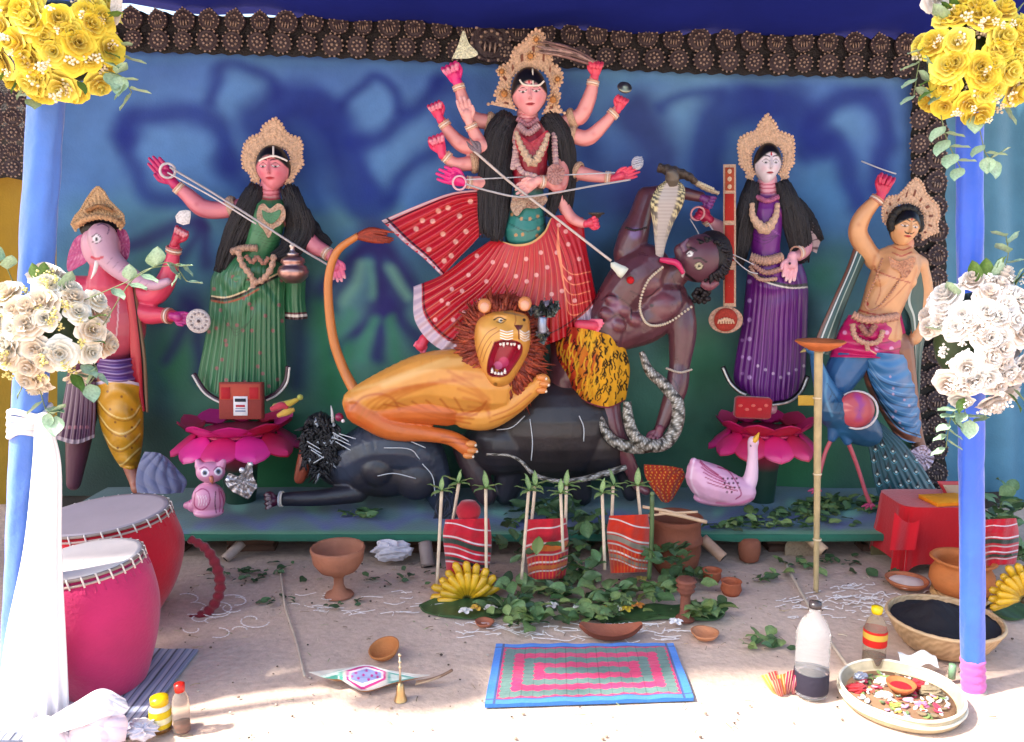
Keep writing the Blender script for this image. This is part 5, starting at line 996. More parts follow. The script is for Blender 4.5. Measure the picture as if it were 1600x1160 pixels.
for L_ in ([(1129, 573, 20), (1140, 596, 24), (1154, 610, 28), (1166, 616, 32)], [(1262, 588, 22), (1252, 610, 26), (1234, 626, 32), (1206, 632, 36)]):
    b = MB(); wire(f, L_, 4, '#2c2828', b=b, n=30, seg=8); A = crom(np.array(L_, float), 30); A[:, 1] += 1.5; A[:, 2] += 3; b.tube(f.pts([tuple(q) for q in A]), 2.2*f.k, 6, C('#cfcac0')); b.build('saree_border', SILVER, g)
patch(f, [[(1262, 345, -6), (1274, 350, -6)], [(1264, 372, -6), (1284, 366, -6)], [(1268, 392, -8), (1276, 396, -8)]], 20, 30, '#b8a0a4', bulge=4, colfn=lambda u, v, x, y, K: np.where((np.abs((v*4) % 1-.5) < .12)[:, None], C('#4a3040'), K)).build('sleeve_trim', PAINT, g)
b = MB(); wire(f, [(1175, 318, 30), (1177, 340, 36), (1195, 358, 38), (1211, 340, 36), (1215, 318, 30)], [3.5, 5, 8.5, 5, 3.5], '#d8b498', b=b, wob=.12, n=50, seg=12); wire(f, [(1182, 308, 22), (1199, 314, 30), (1216, 308, 22)], 4, '#b8688c', b=b, wob=.2, n=30); b.build('necklace', SHOLA, g)
b = MB(); wire(f, [(1172, 402, 26), (1196, 408, 32), (1222, 402, 26)], 7, '#c9a08c', b=b, wob=.2, n=40, seg=10); wire(f, [(1174, 412, 30), (1196, 426, 36), (1222, 420, 32)], 4, '#b88c80', b=b, wob=.3, n=40); wire(f, [(1172, 416, 26), (1186, 436, 36), (1214, 436, 36)], 3, '#c9a08c', b=b, wob=.3, n=30); b.build('belt', SHOLA, g)
hand(f, g, (1108, 343), (1080, 324), 18, 10.5, '#c02050', mode='bent'); ring(f, (1090, 334, 32), (.3, .3, 1), 10, 1.6, '#e0a0a8').build('finger_ring', PAINT, g)
hand(f, g, (1238, 402), (1231, 440), 32, 11.5, '#e8a8b4', tipc='#f4dcdc', mode='open', th=1, spread=.1); b = MB(); b.ell(f.p(1234, 412, 41), np.array([2, 1, 2])*f.k, C('#401828'), 6); b.build('palm_mark', PAINT, g)
cuff(f, g, (1104, 343, 14), (1112, 350, 12), 8); cuff(f, g, (1244, 396, 22), (1252, 394, 14), 10)
f4 = Fig(3.74)
o = thing('stringed_lute', 'tall red veena lute with square head and round gourd held by the purple goddess', 'lute', f4.p(1134, 522, 0))
def flat(f_, pts, d, th, col, bev=1.2):          # thin board with rounded edge
    P_ = np.array(pts, float); c_ = P_.mean(0); b = MB(); L_ = []
    for s_, z_ in ((.02, th), (1, th), (1+.0, th-.6), (1, 0), (.02, 0)):
        q = c_+(P_-c_)*s_ if s_ != 1 or z_ not in (th,) else P_-(P_-c_)/np.linalg.norm(P_-c_, axis=1)[:, None]*bev
        L_.append(f_.p(q[:, 0], q[:, 1], d+z_))
    b.grid(np.array(L_), C(col), wu=True); return b
def rectp(x0, y0, x1, y1, n=6):
    return [(x0+(x1-x0)*i/n, y0) for i in range(n)]+[(x1, y0+(y1-y0)*i/n) for i in range(n)]+[(x1-(x1-x0)*i/n, y1) for i in range(n)]+[(x0, y1-(y1-y0)*i/n) for i in range(n)]
flat(f4, rectp(1130, 257, 1150, 480), 0, 10, '#c9a68c').build('neck', SHOLA, o)
for i, (a_, c_) in enumerate(((303, 345), (352, 408), (422, 474))): flat(f4, rectp(1132.5, a_, 1147, c_), 9, 3, '#a82820', .6).build('red_panel', MATTE, o)
flat(f4, rectp(1133, 262, 1147, 298), 9, 3, '#a04830', .6).build('head_panel', MATTE, o)
for y_ in (268, 280, 292): b = MB(); b.ell(f4.p(1140, y_, 13), np.array([3.4, 2, 3.8])*f4.k, C('#e0c0a0'), 8); b.build('peg', SHOLA, o)
gd_ = slab(f4, [(1134+27*math.cos(a), 500+21*math.sin(a)) for a in np.linspace(0, 2*PI, 20)[:-1]], 4, 9, '#c9a088', relief=1.4).build('gourd', SHOLA, o)
b = MB(); b.lathe([(q*f4.k, z_*f4.k) for q, z_ in [(.5, 2), (12, 3), (17, 2), (18, 0)]], f4.p(1134, 500, 16), 24, C('#a83a2c'), R=rotm(PI/2, 0, 0)); b.build('gourd_medallion', SHOLA, gd_)
b = MB()
for q in range(6): wire(f4, [(1122+q*4, 506, 20), (1124+q*4, 496+abs(q-2.5)*1.5, 21), (1127+q*4, 506, 20)], 1.3, '#e0b898', b=b, n=10)
b.build('gourd_relief', SHOLA, gd_)
b = MB(); wire(f4, [(1078, 342, 10), (1090, 362, 12), (1100, 380, 12), (1150, 400, 14), (1178, 414, 12)], .8, '#c4c4c8', b=b, n=20); wire(f4, [(1108, 350, 10), (1124, 376, 12), (1150, 408, 14), (1170, 424, 14), (1184, 428, 12)], .9, '#c4c4c8', b=b, n=20); b.build('string', MATTE, o)
lotus(f, 1194, 674, 84, 33, 20, 5, 'pink and red lotus pedestal under the purple goddess, with a red cloth box on it', ('#d01a5c', '#c0203c', '#d81f78'))
o = thing('cloth_covered_box', 'box wrapped in red brocade cloth on the right lotus pedestal', 'box', f3.p(1176, 655, 0))
b = MB(); b.box(f3.p(1176, 637, 0), (56*f3.k, .05, 34*f3.k), col=C('#a81c24'), bev=.2, R=rotm(0, .05, 0)); b.build('red_cloth', CLOTH, o)
for q in range(5): b = MB(); b.ell(f3.p(1157+q*10, 634+(q % 2)*6, 9), np.array([3.6, 1.5, 2.6])*f3.k, C('#cf5a50'), 8); b.build('brocade_spot', CLOTH, o)
b = flat(f3, rectp(1247, 618, 1276, 634), 10, 8, '#c89c3c'); held('yellow_packet', 'small yellow packet standing on the right edge of the right lotus pedestal', 'packet', b, MATTE)

# ================================================================== elephant-headed statue at the left
f = Fig(3.76); EP = '#c8405a'
g = thing('elephant_headed_statue', 'elephant-headed statue in yellow and purple cloth partly behind the left pole and white roses', 'statue', f.p(190, 770))
B = Blob(f)
B.ell((160, 385, 6), (30, 36, 28), '#c890a4')
B.cap([(160, 370, 26), (168, 400, 32), (192, 424, 34), (222, 440, 36), (244, 446, 40), (262, 440, 44)], [21, 18, 15, 11, 8, 6], '#c49aac')
B.cap([(165, 415, 2), (168, 450, 4)], [22, 30], EP); B.ell((168, 505, 2), (58, 66, 40), '#b84858'); B.cap([(120, 455, 0), (200, 455, 0)], [24, 24], EP)
B.cap([(205, 452, 0), (238, 462, 4), (258, 442, 10), (268, 412, 14), (273, 384, 18)], [20, 17, 15, 11, 8], '#d04060'); B.cap([(205, 480, 4), (232, 492, 10), (255, 493, 16), (272, 494, 18)], [18, 15, 12, 9], '#cc3c58')
B.cap([(118, 460, 0), (90, 500, 8), (70, 540, 10)], [18, 15, 11], '#cc3c58')
B.cap([(185, 590, 0), (190, 660, 0), (202, 720, 2), (212, 752, 10), (214, 764, 20)], [30, 24, 13, 10, 9], '#a0604c'); B.cap([(135, 590, -6), (124, 680, -10), (115, 756, -2)], [28, 20, 11], '#5a3040')
bm = B.mesh(.0060, 4)
fpaint(f, bm, [('d', (151, 373), 6, '#e8dce0', 1), ('l', [(144, 370), (151, 366), (158, 372)], 1.6, '#3a2028', .8), ('d', (151, 374), 2.8, '#18101a', .7), ('l', [(144, 378), (152, 380), (158, 376)], 1.3, '#3a2028', .8), ('l', [(143, 402), (152, 405), (160, 402)], 4, '#b83a50', 1), ('l', [(152, 352), (160, 350), (170, 356), (168, 366)], 1.6, '#4a2a60', .7)]+[('l', [(176+i*9, 402+i*7), (168+i*9, 412+i*7)], 1.2, '#8a6478', .8, .7) for i in range(7)]
  +[('l', [(185, 455), (184, 500), (180, 540)], 1.6, '#e0d0d0', .8, .7)])
bm.build('body', SKIN, g)
for (L_, s_) in (([(140, 362), (118, 372), (106, 400), (106, 424), (122, 418), (138, 404)], 1), ([(182, 358), (196, 360), (203, 380), (200, 404), (190, 402)], -1)):
    b = slab(f, L_, 4, 5, '#b03a78' if s_ > 0 else '#a03a70', relief=.7, dark='#d890b0'); b.build('ear', SKIN, g)
b = MB(); wire(f, [(152, 408, 40), (148, 424, 46), (142, 436, 46)], [3.4, 2.6, .6], '#f0ece4', b=b, n=10); b.build('tusk', PAINT, g)
b = MB(); b.ell(f.p(156, 358, 4), np.array([29, 22, 18])*f.k, C('#14100f'), 20); b.build('hair', HAIR, g)
crown(f, [(118, 360), (112, 350), (118, 338), (126, 330), (136, 312), (146, 298), (153, 292), (162, 300), (170, 314), (182, 326), (192, 336), (194, 350), (188, 358)], [(130, 352), (133, 346), (145, 340), (158, 338), (172, 341), (182, 347), (184, 354)], 20, '#c8a47c', seed=12, marks=False).build('crown', SHOLA, g)
b = MB(); wire(f, [(118, 352, 20), (135, 343, 34), (155, 339, 38), (178, 344, 32), (192, 352, 20)], 4.5, '#c79c72', b=b, n=40, wob=.25); wire(f, [(135, 330, 28), (155, 322, 32), (176, 330, 28)], 3, '#a87a52', b=b, n=30, wob=.3); b.build('crown_band', SHOLA, g)
def yel(u, v, x, y, K):
    L = [('l', [(150+i*5, 622+i*27), (168+i*3, 644+i*26), (190, 654+i*24), (208, 650+i*20), (219, 634+i*22)], 2.2, '#e0c47a', .8, .9) for i in range(4)]+[('l', [(150+i*5, 626+i*27), (168+i*3, 648+i*26), (190, 658+i*24), (208, 654+i*20), (219, 638+i*22)], 2, '#8a5a14', 1., .7) for i in range(4)]
    L += [('d', q, 2, '#6a3a20', .8, .8) for q in [(168, 612), (190, 620), (206, 640), (180, 660), (196, 682), (206, 700), (172, 640), (184, 700), (206, 668)]]+[('l', [(150, 600), (175, 595), (205, 598), (222, 602)], 5, '#c8b8c8', 1)]
    paint2(x, y, K, L); return K
patch(f, [[(150, 596, 10), (185, 592, 14), (223, 600, 6)], [(150, 630, 10), (186, 630, 14), (224, 640, 8)], [(158, 670, 10), (190, 680, 14), (224, 680, 8)], [(174, 708, 8), (198, 720, 10), (220, 712, 6)], [(188, 730, 6), (204, 734, 8), (216, 730, 6)]], 110, 150, '#c08a1c', bulge=[30, 32, 26, 16, 8], pfn=lambda u, v: 2.2*np.sin(v*30+4*np.sin(PI*u)), colfn=yel).build('yellow_dhoti', PAINT, g)
patch(f, [[(152, 560, 10), (182, 562, 14), (212, 558, 6)], [(151, 576, 10), (184, 580, 14), (214, 574, 6)], [(152, 594, 10), (186, 597, 14), (216, 594, 6)]], 70, 40, '#5a3a7a', bulge=30, pfn=lambda u, v: 2.5*np.sin(v*22), colfn=lambda u, v, x, y, K: K*(1-.5*(np.sin(v*22) > .8)[:, None])+C('#a890b8')*.5*(np.sin(v*22) > .8)[:, None]).build('purple_sash', PAINT, g)
def pp(u, v, x, y, K):
    ph = (u*7) % 1; f_ = np.clip(1-np.abs(ph-.5)/.1, 0, 1)*.7; K = K*(1-f_[:, None])+C('#b8a0b0')*f_[:, None]; e = (v > .94)*1.; K = K*(1-e[:, None])+C('#9a8a96')*e[:, None]
    paint2(x, y, K, [('d', (100+i*9, 668), 3, '#a06a7a', 1, .8) for i in range(5)]); return K
patch(f, [[(104, 596, 26), (128, 594, 28), (150, 598, 26)], [(96, 640, 24), (124, 642, 26), (150, 642, 24)], [(86, 686, 18), (118, 694, 22), (148, 684, 20)]], 120, 90, '#4a2a48', bulge=8, pleats=7, pamp=2.5, colfn=pp).build('pleated_cloth', PAINT, g)
patch(f, [[(196, 448, 22), (212, 448, 16)], [(200, 500, 24), (220, 498, 18)], [(204, 560, 24), (228, 556, 16)], [(206, 610, 18), (231, 610, 10)], [(214, 640, 12), (232, 645, 8)]], 40, 160, '#b02030', bulge=6, pleats=2, pamp=1.4, colfn=lambda u, v, x, y, K: np.where((u > .78)[:, None], C('#8a6a50'), np.where((np.abs(u-.72) < .05)[:, None], C('#1c1210'), K))).build('red_shawl', PAINT, g)
hand(f, g, (273, 380), (292, 346), 22, 10, '#b82848', mode='bent', tipc='#f0c8cc'); hand(f, g, (270, 494), (302, 500), 22, 10, '#b02878', mode='open', spread=.1)
cuff(f, g, (272, 388, 17), (270, 400, 15), 10.5, '#c07868'); cuff(f, g, (266, 494, 18), (258, 493, 16), 11, '#c07868')
b = flat(f, [(276, 348), (274, 338), (280, 330), (290, 328), (298, 330), (298, 340), (296, 350), (286, 352)], 36, 3, '#e4e0e0'); held('white_paper_fan', 'white paper shell shape in the raised hand of the elephant-headed statue', 'ornament', b, SHOLA)
b = MB(); b.lathe([(q*f.k, z_*f.k) for q, z_ in [(.3, 3), (4, 3), (5, 1.5), (8, 2.5), (11, 1.5), (14, 2.6), (18, 1.5), (18.5, -1), (16, -2), (.3, -2)]], f.p(310, 502, 40), 36, C('#d0c4c0'), R=rotm(PI/2, 0, 0))
for i in range(12): a = i*PI/6; b.ell(f.p(310+12.5*math.cos(a), 502+12.5*math.sin(a), 43), 2*f.k, C('#a89a98'), 5)
b.ell(f.p(310, 502, 44), 2.6*f.k, C('#6a5858'), 6); held('white_paper_disc', 'round white patterned disc in the lower hand of the elephant-headed statue', 'disc', b, SHOLA)

# ================================================================== archer statue with peacock
f = Fig(3.70); SKA = '#d8a070'
g = thing('archer_statue', 'young male statue with moustache, pink sash and blue dhoti behind the lamp stand', 'statue', f.p(1395, 765))
B = Blob(f)
B.cap([(1413, 380, 4), (1408, 402, 4)], [14, 15], '#d08a68'); B.cap([(1366, 408, 0), (1400, 404, 6), (1436, 414, 0)], [14, 20, 14], SKA)
B.cap([(1402, 415, 6), (1388, 450, 8), (1374, 490, 6), (1366, 520, 2)], [34, 32, 30, 40], SKA); B.ell((1382, 436, 26), (17, 13, 10), SKA); B.ell((1416, 440, 24), (16, 13, 10), SKA)
B.cap([(1362, 402, 0), (1350, 385, 2), (1340, 362, 4), (1350, 335, 8), (1374, 308, 12)], [14, 14.5, 14, 12.5, 8], SKA)
B.cap([(1436, 414, 0), (1444, 455, -4), (1440, 500, 2), (1430, 530, 10)], [13, 13, 11, 9], SKA)
B.cap([(1345, 540, 4), (1308, 600, 14), (1312, 640, 10)], [34, 24, 14], '#2f5f8f'); B.cap([(1395, 545, 0), (1414, 620, 0), (1432, 680, 4), (1444, 712, 14)], [30, 20, 10, 8], '#8a5a44')
bm = B.mesh(.0056, 4); fpaint(f, bm, [*blush([([(1362, 402), (1350, 385), (1340, 362), (1350, 335), (1374, 308)], [14, 14.5, 14, 12.5, 8]), ([(1400, 410), (1388, 450), (1374, 490), (1366, 520)], [36, 34, 32, 36])], '#b8663c'), ('l', [(1366, 415), (1376, 450), (1368, 476)], 2, '#b0603c', .8, .8), ('l', [(1420, 440), (1400, 462), (1380, 480)], 2, '#b0603c', .8, .7), ('l', [(1366, 422), (1390, 432), (1422, 442)], 1.8, '#a84838', .8), ('d', (1354, 475), 3.5, '#b83a3a', 1), ('l', [(1395, 395), (1409, 400), (1424, 394)], 2, '#b04838', .8), ('l', [(1396, 386), (1410, 391), (1424, 386)], 2, '#b04838', .8), ('l', [(1342, 485), (1370, 492), (1404, 490)], 2.5, '#b83a28', .8)]); bm.build('body', SKIN, g)
head(f, 1413, 356, 20, 27, 16, '#dca878', roll=.12, must=True, lips='#b02030', hairline=.42, blush='#e09070').build('head', SKIN, g)
b = MB(); r_ = np.random.RandomState(3)
for i in range(60):
    a = r_.uniform(-.3, 3.4); q = (1415+23*math.cos(a), 352-27*math.sin(a), 22); b.ell(f.p(*q), r_.uniform(4, 7)*f.k, C('#15120f'), 7)
b.build('hair', HAIR, g)
crown(f, [(1391, 358), (1380, 345), (1379, 332), (1380, 318), (1388, 308), (1404, 306), (1414, 296), (1422, 286), (1432, 278), (1442, 288), (1446, 302), (1456, 312), (1466, 322), (1468, 338), (1464, 350), (1466, 362), (1452, 368), (1442, 374)], [(1396, 350), (1390, 342), (1393, 328), (1404, 319), (1420, 317), (1436, 323), (1444, 336), (1444, 352), (1438, 364)], 8, '#dab698', seed=15).build('crown', SHOLA, g)
slab(f, [(1388, 400), (1406, 408), (1430, 402), (1424, 424), (1412, 436), (1404, 424), (1392, 416)], 38, 2, '#cf9878', relief=1.2).build('necklace', SHOLA, g)
for L_ in ([(1378, 405, 36), (1366, 440, 40), (1352, 476, 42), (1366, 484, 42), (1390, 460, 42), (1410, 430, 38)],): beads(f, L_, 2.2, '#b07a5c', 40).build('long_necklace', PAINT, g)
def grn(u, v, x, y, K): return np.where((np.abs(u-.12) < .1)[:, None], C('#6a4030'), np.where((np.abs(u-.3) < .04)[:, None], C('#c8ccc8'), np.where((np.abs(u-.62) < .03)[:, None], C('#9aaca0'), K)))
patch(f, [[(1336, 380, -2), (1362, 384, 2)], [(1322, 420, 4), (1344, 425, 8)], [(1300, 470, 10), (1322, 478, 14)], [(1276, 525, 12), (1304, 532, 18)], [(1272, 548, 10), (1296, 556, 14)]], 60, 150, '#2c4a46', bulge=5, pleats=2, pamp=1, colfn=grn).build('green_shawl', PAINT, g)
patch(f, [[(1438, 418, 8), (1446, 412, 4)], [(1412, 470, 14), (1448, 450, 4)], [(1422, 500, 12), (1450, 500, 2)], [(1428, 560, 8), (1440, 560, 4)], [(1430, 620, 6), (1437, 622, 4)]], 50, 150, '#3c5a54', bulge=4, pleats=3, pamp=1.4, colfn=lambda u, v, x, y, K: np.where((np.abs(u-.25) < .05)[:, None], C('#b8c4bc'), K)).build('green_shawl', PAINT, g)
def pk(u, v, x, y, K):
    L = [('d', q, 3.4, '#e09ac0', 1.5, .9) for q in [(1393, 545), (1312, 540), (1386, 520), (1405, 520), (1400, 500), (1370, 545), (1320, 520)]]+[('l', [(1356, 545), (1375, 556), (1400, 562), (1422, 561)], 2, '#e0a890', .8), ('l', [(1340, 520), (1380, 536), (1420, 520)], 2, '#8a1040', 1), ('l', [(1345, 532), (1385, 548), (1420, 540)], 2, '#8a1040', 1)]
    paint2(x, y, K, L); return K
patch(f, [[(1326, 492, 8), (1366, 496, 12), (1408, 490, 6)], [(1312, 515, 8), (1368, 525, 14), (1414, 515, 6)], [(1302, 540, 6), (1368, 552, 14), (1420, 545, 6)], [(1296, 558, 4), (1370, 560, 14), (1424, 565, 6)]], 110, 70, '#c01c62', bulge=[32, 34, 34, 34], pfn=lambda u, v: 2*np.sin(v*20+3*u), colfn=pk).build('pink_sash', PAINT, g)
b = MB(); wire(f, [(1332, 492, 44), (1352, 500, 50), (1382, 498, 50), (1402, 494, 42)], 6, '#cf9c84', b=b, wob=.2, n=40, seg=10); wire(f, [(1332, 506, 48), (1336, 526, 52), (1352, 536, 54), (1372, 534, 54), (1380, 516, 52)], 4, '#d0a088', b=b, wob=.25, n=40); wire(f, [(1344, 508, 52), (1356, 522, 54), (1368, 508, 52)], 4.5, '#b07a6c', b=b, wob=.3, n=30); wire(f, [(1354, 536, 54), (1356, 548, 54)], 3.4, '#d0a088', b=b, n=8); b.build('belt', SHOLA, g)
def bl(u, v, x, y, K):
    L = [('l', [(1352+i*5, 565+i*16), (1372+i*7, 592+i*17), (1400+i*6, 604+i*16), (1432, 606+i*15)], 2.2, '#20466c', 1.2, .9) for i in range(7)]+[('l', [(1354+i*5, 560+i*16), (1374+i*7, 587+i*17), (1402+i*6, 599+i*16), (1432, 601+i*15)], 1.4, '#7aa4c8', 1., .7) for i in range(7)]+[('d', (1390+random.Random(i).uniform(-5, 40), 580+i*9), 2, '#c09ab0', 1, .7) for i in range(12)]
    L += [('l', [(1345, 552), (1352, 590), (1372, 635), (1402, 675), (1440, 690)], 9, '#7a4a38', 1), ('l', [(1350, 552), (1357, 590), (1378, 632), (1406, 668), (1441, 682)], 2, '#181010', .8)]
    paint2(x, y, K, L); return K
patch(f, [[(1344, 550, 14), (1384, 552, 20), (1422, 556, 8)], [(1352, 600, 14), (1392, 602, 20), (1432, 600, 8)], [(1376, 645, 12), (1408, 650, 16), (1438, 645, 8)], [(1400, 684, 10), (1424, 692, 12), (1442, 690, 8)]], 110, 130, '#3a72a4', bulge=[32, 32, 22, 10], pfn=lambda u, v: 1.5*np.sin(v*42-5*np.sin(PI*u)), colfn=bl).build('blue_dhoti', PAINT, g)
hand(f, g, (1376, 306), (1394, 258), 16, 11.5, '#c83058', mode='bent', th=-1); cuff(f, g, (1372, 310, 12), (1362, 322, 10), 9.5, '#c08068')
b = MB(); wire(f, [(1346, 252, 30), (1376, 264, 34), (1400, 272, 34)], 1.2, '#c0c4c8', b=b, n=12); held('thin_arrow', 'thin silver arrow shaft in the raised hand of the archer statue', 'arrow', b, METAL)
b = slab(f, [(1420, 706), (1444, 696), (1460, 716), (1446, 736), (1430, 722)], 26, 5, '#b8a8b8', relief=2, dark='#6a6070'); held('foil_wrap', 'crumpled silver paper over the foot of the archer statue', 'paper', b, SILVER)
# peacock
f = Fig(3.58)
g = thing('peacock_statue', 'blue peacock statue with pink legs and dark spotted tail below the archer statue', 'statue', f.p(1325, 795))
B = Blob(f); B.cap([(1316, 660, 0), (1300, 632, 0), (1286, 600, 0), (1277, 572, 0), (1273, 552, 2)], [24, 21, 15, 10, 8], '#2f6390'); B.cap([(1305, 640, 0), (1340, 665, -4), (1360, 680, -6)], [30, 30, 20], '#234e70')
B.cap([(1272, 550, 2), (1262, 546, 8)], [8, 5], '#2f6390')
B.cap([(1305, 670, 4), (1300, 685, 6)], [12, 7], '#2a5a86'); B.cap([(1318, 672, 4), (1324, 690, 8)], [12, 7], '#2a5a86')
bm = B.mesh(.0052, 4); fpaint(f, bm, [('l', [(1284, 560), (1292, 590), (1290, 620), (1300, 650)], 4, '#5a94b8', 3, .6)]+[('l', [(1292+i*5, 600+i*8), (1300+i*5, 612+i*8), (1296+i*5, 624+i*8)], 1.3, '#1a3450', .8, .8) for i in range(7)]+[('d', (1264, 546), 2, '#101010', .7)]); bm.build('body', PAINT, g)
b = MB(); wire(f, [(1258, 547, 10), (1250, 551, 10)], [3.5, .6], '#a08a50', b=b, n=4); b.build('beak', PAINT, g)
for L_ in ([(1300, 685, 6), (1290, 706, 6), (1282, 735, 8), (1276, 764, 10)], [(1324, 688, 8), (1340, 730, 10), (1352, 768, 14), (1360, 788, 16)]):
    b = MB(); wire(f, L_, [3.6, 3.2, 3.2, 3.6], '#b8505c', b=b, n=20, seg=8); e = L_[-1]
    for (dx, dy) in ((-14, 4), (-8, 8), (2, 9), (8, 4)): wire(f, [e, (e[0]+dx*.5, e[1]+dy*.4, e[2]+3), (e[0]+dx, e[1]+dy, e[2]+4)], [3, 2.6, .8], '#b84068', b=b, n=6)
    b.build('leg', SKIN, g)
def tl(u, v, x, y, K):
    L = []
    for i in range(6):
        for j in range(5):
            cx_ = 1362+i*17+j*3+rnd.uniform(-3, 3); cy_ = 684+j*18+i*9+rnd.uniform(-3, 3)
            L += [('p', [(cx_-3, cy_), (cx_+3, cy_), (cx_+1, cy_-9)], 0, '#0e1a22'), ('d', (cx_, cy_+1), 4, '#0c1820', .8), ('d', (cx_, cy_+2), 1.7, '#c8d0c8', .6), ('l', [(cx_-4, cy_+3), (cx_, cy_+6), (cx_+4, cy_+3)], 1, '#4f98a8', .6)]
    ph = (u*30) % 1; d_ = np.clip(1-np.abs(ph-.5)/.2, 0, 1)*.25; K = K*(1-d_[:, None])+C('#10242c')*d_[:, None]; paint2(x, y, K, L); return K
patch(f, [[(1350, 672, -6), (1362, 664, -4), (1376, 660, -6)], [(1358, 705, 2), (1385, 700, 4), (1412, 692, 0)], [(1364, 745, 10), (1402, 738, 12), (1440, 728, 4)], [(1372, 776, 16), (1420, 776, 18), (1462, 764, 10)]], 150, 150, '#1e4650', bulge=8, pfn=lambda u, v: 1*np.sin(u*60), colfn=tl).build('tail', PAINT, g)
b = MB(); b.lathe([(q*f.k, z_*f.k) for q, z_ in [(.5, 9), (10, 8.5), (20, 6), (27, 1), (28.5, -2), (28, -6), (.5, -6)]], f.p(1339, 641, 24), 40, C('#b84a54'), R=rotm(PI/2-.1, 0, 0)); fpaint(f, b, [('l', [(1338, 618), (1346, 630), (1342, 650)], 9, '#8a2a90', 4, .7), ('l', [(1320, 640), (1332, 655), (1350, 658)], 2, '#d88a80', 1.4, .8), ('l', [(1322, 630), (1330, 642)], 2, '#d88a80', 1.4, .8)])
ring(f, (1339, 641, 24), (0, 0, 1), 29, 1.8, '#c8c0c0', b); b.build('saddle', PAINT, g)
# owl, silver ornament, swan, cloths on the stage
f = Fig(3.42)
g = thing('owl_statue', 'small pink painted owl statue on the left of the stage beside a silver ornament', 'statue', f.p(326, 806))
B = Blob(f); B.ell((326, 780, 0), (26, 28, 22), '#d890b0'); B.ell((329, 738, 4), (23, 17, 17), '#d890b0'); B.cap([(312, 728, 4), (309, 722, 4)], [8, 5], '#d88cae'); B.cap([(345, 728, 4), (349, 722, 4)], [8, 5], '#d88cae'); B.cap([(304, 790, -6), (292, 790, -10)], [12, 6], '#c87ca0'); B.ell((326, 800, 4), (24, 9, 20), '#d890b0')
bm = B.mesh(.004, 4); fpaint(f, bm, [('d', (320, 739), 6.5, '#f0e4ec', .8), ('d', (341, 737), 6.5, '#f0e4ec', .8), ('d', (320, 739), 4, '#4a5a80', .8), ('d', (341, 737), 4, '#4a5a80', .8), ('d', (320, 739), 2.2, '#100c14', .6), ('d', (341, 737), 2.2, '#100c14', .6), ('l', [(312, 733), (320, 730), (327, 736)], 1.5, '#8a2a5a', .6), ('l', [(334, 735), (341, 729), (349, 732)], 1.5, '#8a2a5a', .6),
  ('l', [(305, 770), (304, 790), (316, 797), (327, 786), (326, 770), (316, 764), (305, 770)], 1.8, '#a02860', .8), ('l', [(337, 768), (336, 786), (338, 802)], 1.5, '#5a1838', .8), ('l', [(345, 768), (350, 785), (348, 800)], 1.8, '#b02a68', .8), ('l', [(342, 764), (344, 784), (343, 800)], 1.4, '#b02a68', .8)]+[('l', [(309+i*4, 775), (311+i*4, 783), (310+i*4, 790)], 1.2, '#f0d8e0', .7) for i in range(4)]+[('l', [(300, 765), (296, 785)], 1.4, '#b02a68', .8)]); bm.build('body', PAINT, g)
b = MB(); wire(f, [(330, 745, 22), (331, 752, 26), (332, 757, 24)], [3.6, 3, .5], '#c06a50', b=b, n=6); b.build('beak', PAINT, g)
b = slab(f, [(350, 752), (358, 740), (372, 744), (380, 736), (388, 722), (394, 730), (396, 745), (402, 760), (394, 772), (388, 780), (374, 774), (360, 766)], 18, 5, '#b0a8a8', relief=3, dark='#5c5860')
for (x_, y_, r_) in ((356, 750, 4), (378, 735, 5), (392, 726, 4)): b.ell(f.p(x_, y_, 26), r_*f.k, C('#e8e8f0'), 6)
held('silver_foil_ornament', 'crumpled silver foil ornament leaning beside the pink owl', 'ornament', b, SILVER)
f = Fig(3.46)
g = thing('swan_statue', 'pink painted swan statue with yellow beak on the stage below the purple goddess', 'statue', f.p(1130, 790))
B = Blob(f); B.cap([(1096, 745, 0), (1115, 758, 4), (1150, 768, 4), (1162, 768, 4)], [26, 32, 24, 20], '#e0a8c4'); B.cap([(1084, 722, 0), (1090, 735, 0)], [7, 18], '#dc9cbc'); B.cap([(1158, 770, 4), (1172, 750, 4), (1176, 720, 4), (1176, 700, 4), (1177, 690, 6)], [17, 12, 8.5, 8, 9], '#e8c0d4'); B.ell((1130, 778, 4), (48, 13, 24), '#dc98ba')
bm = B.mesh(.0046, 4); wg = [('l', [(1090+i*3, 714+i*8), (1100+i*5, 726+i*7), (1122+i*6, 742+i*5)], 1.7, '#a02050', .8) for i in range(6)]+[('l', [(1122, 730), (1140, 738), (1158, 770), (1150, 780)], 2, '#a83a68', 1), ('l', [(1086, 712), (1080, 750), (1092, 776)], 3, '#f0d0e0', 1.5, .7)]+[('d', (1130+(i % 4)*7+i//4*2, 748+(i//4)*7), 1.7, '#501028', .7) for i in range(14)]+[('d', (1173, 697), 1.4, '#101010', .6), ('l', [(1120, 786), (1150, 788), (1176, 780)], 4, '#d05a90', 2, .6)]
fpaint(f, bm, wg); bm.build('body', PAINT, g)
b = MB(); wire(f, [(1178, 690, 10), (1182, 684, 12), (1186, 676, 12)], [5, 3.8, .8], '#e0a828', b=b, n=8, seg=8); b.build('beak', PAINT, g)
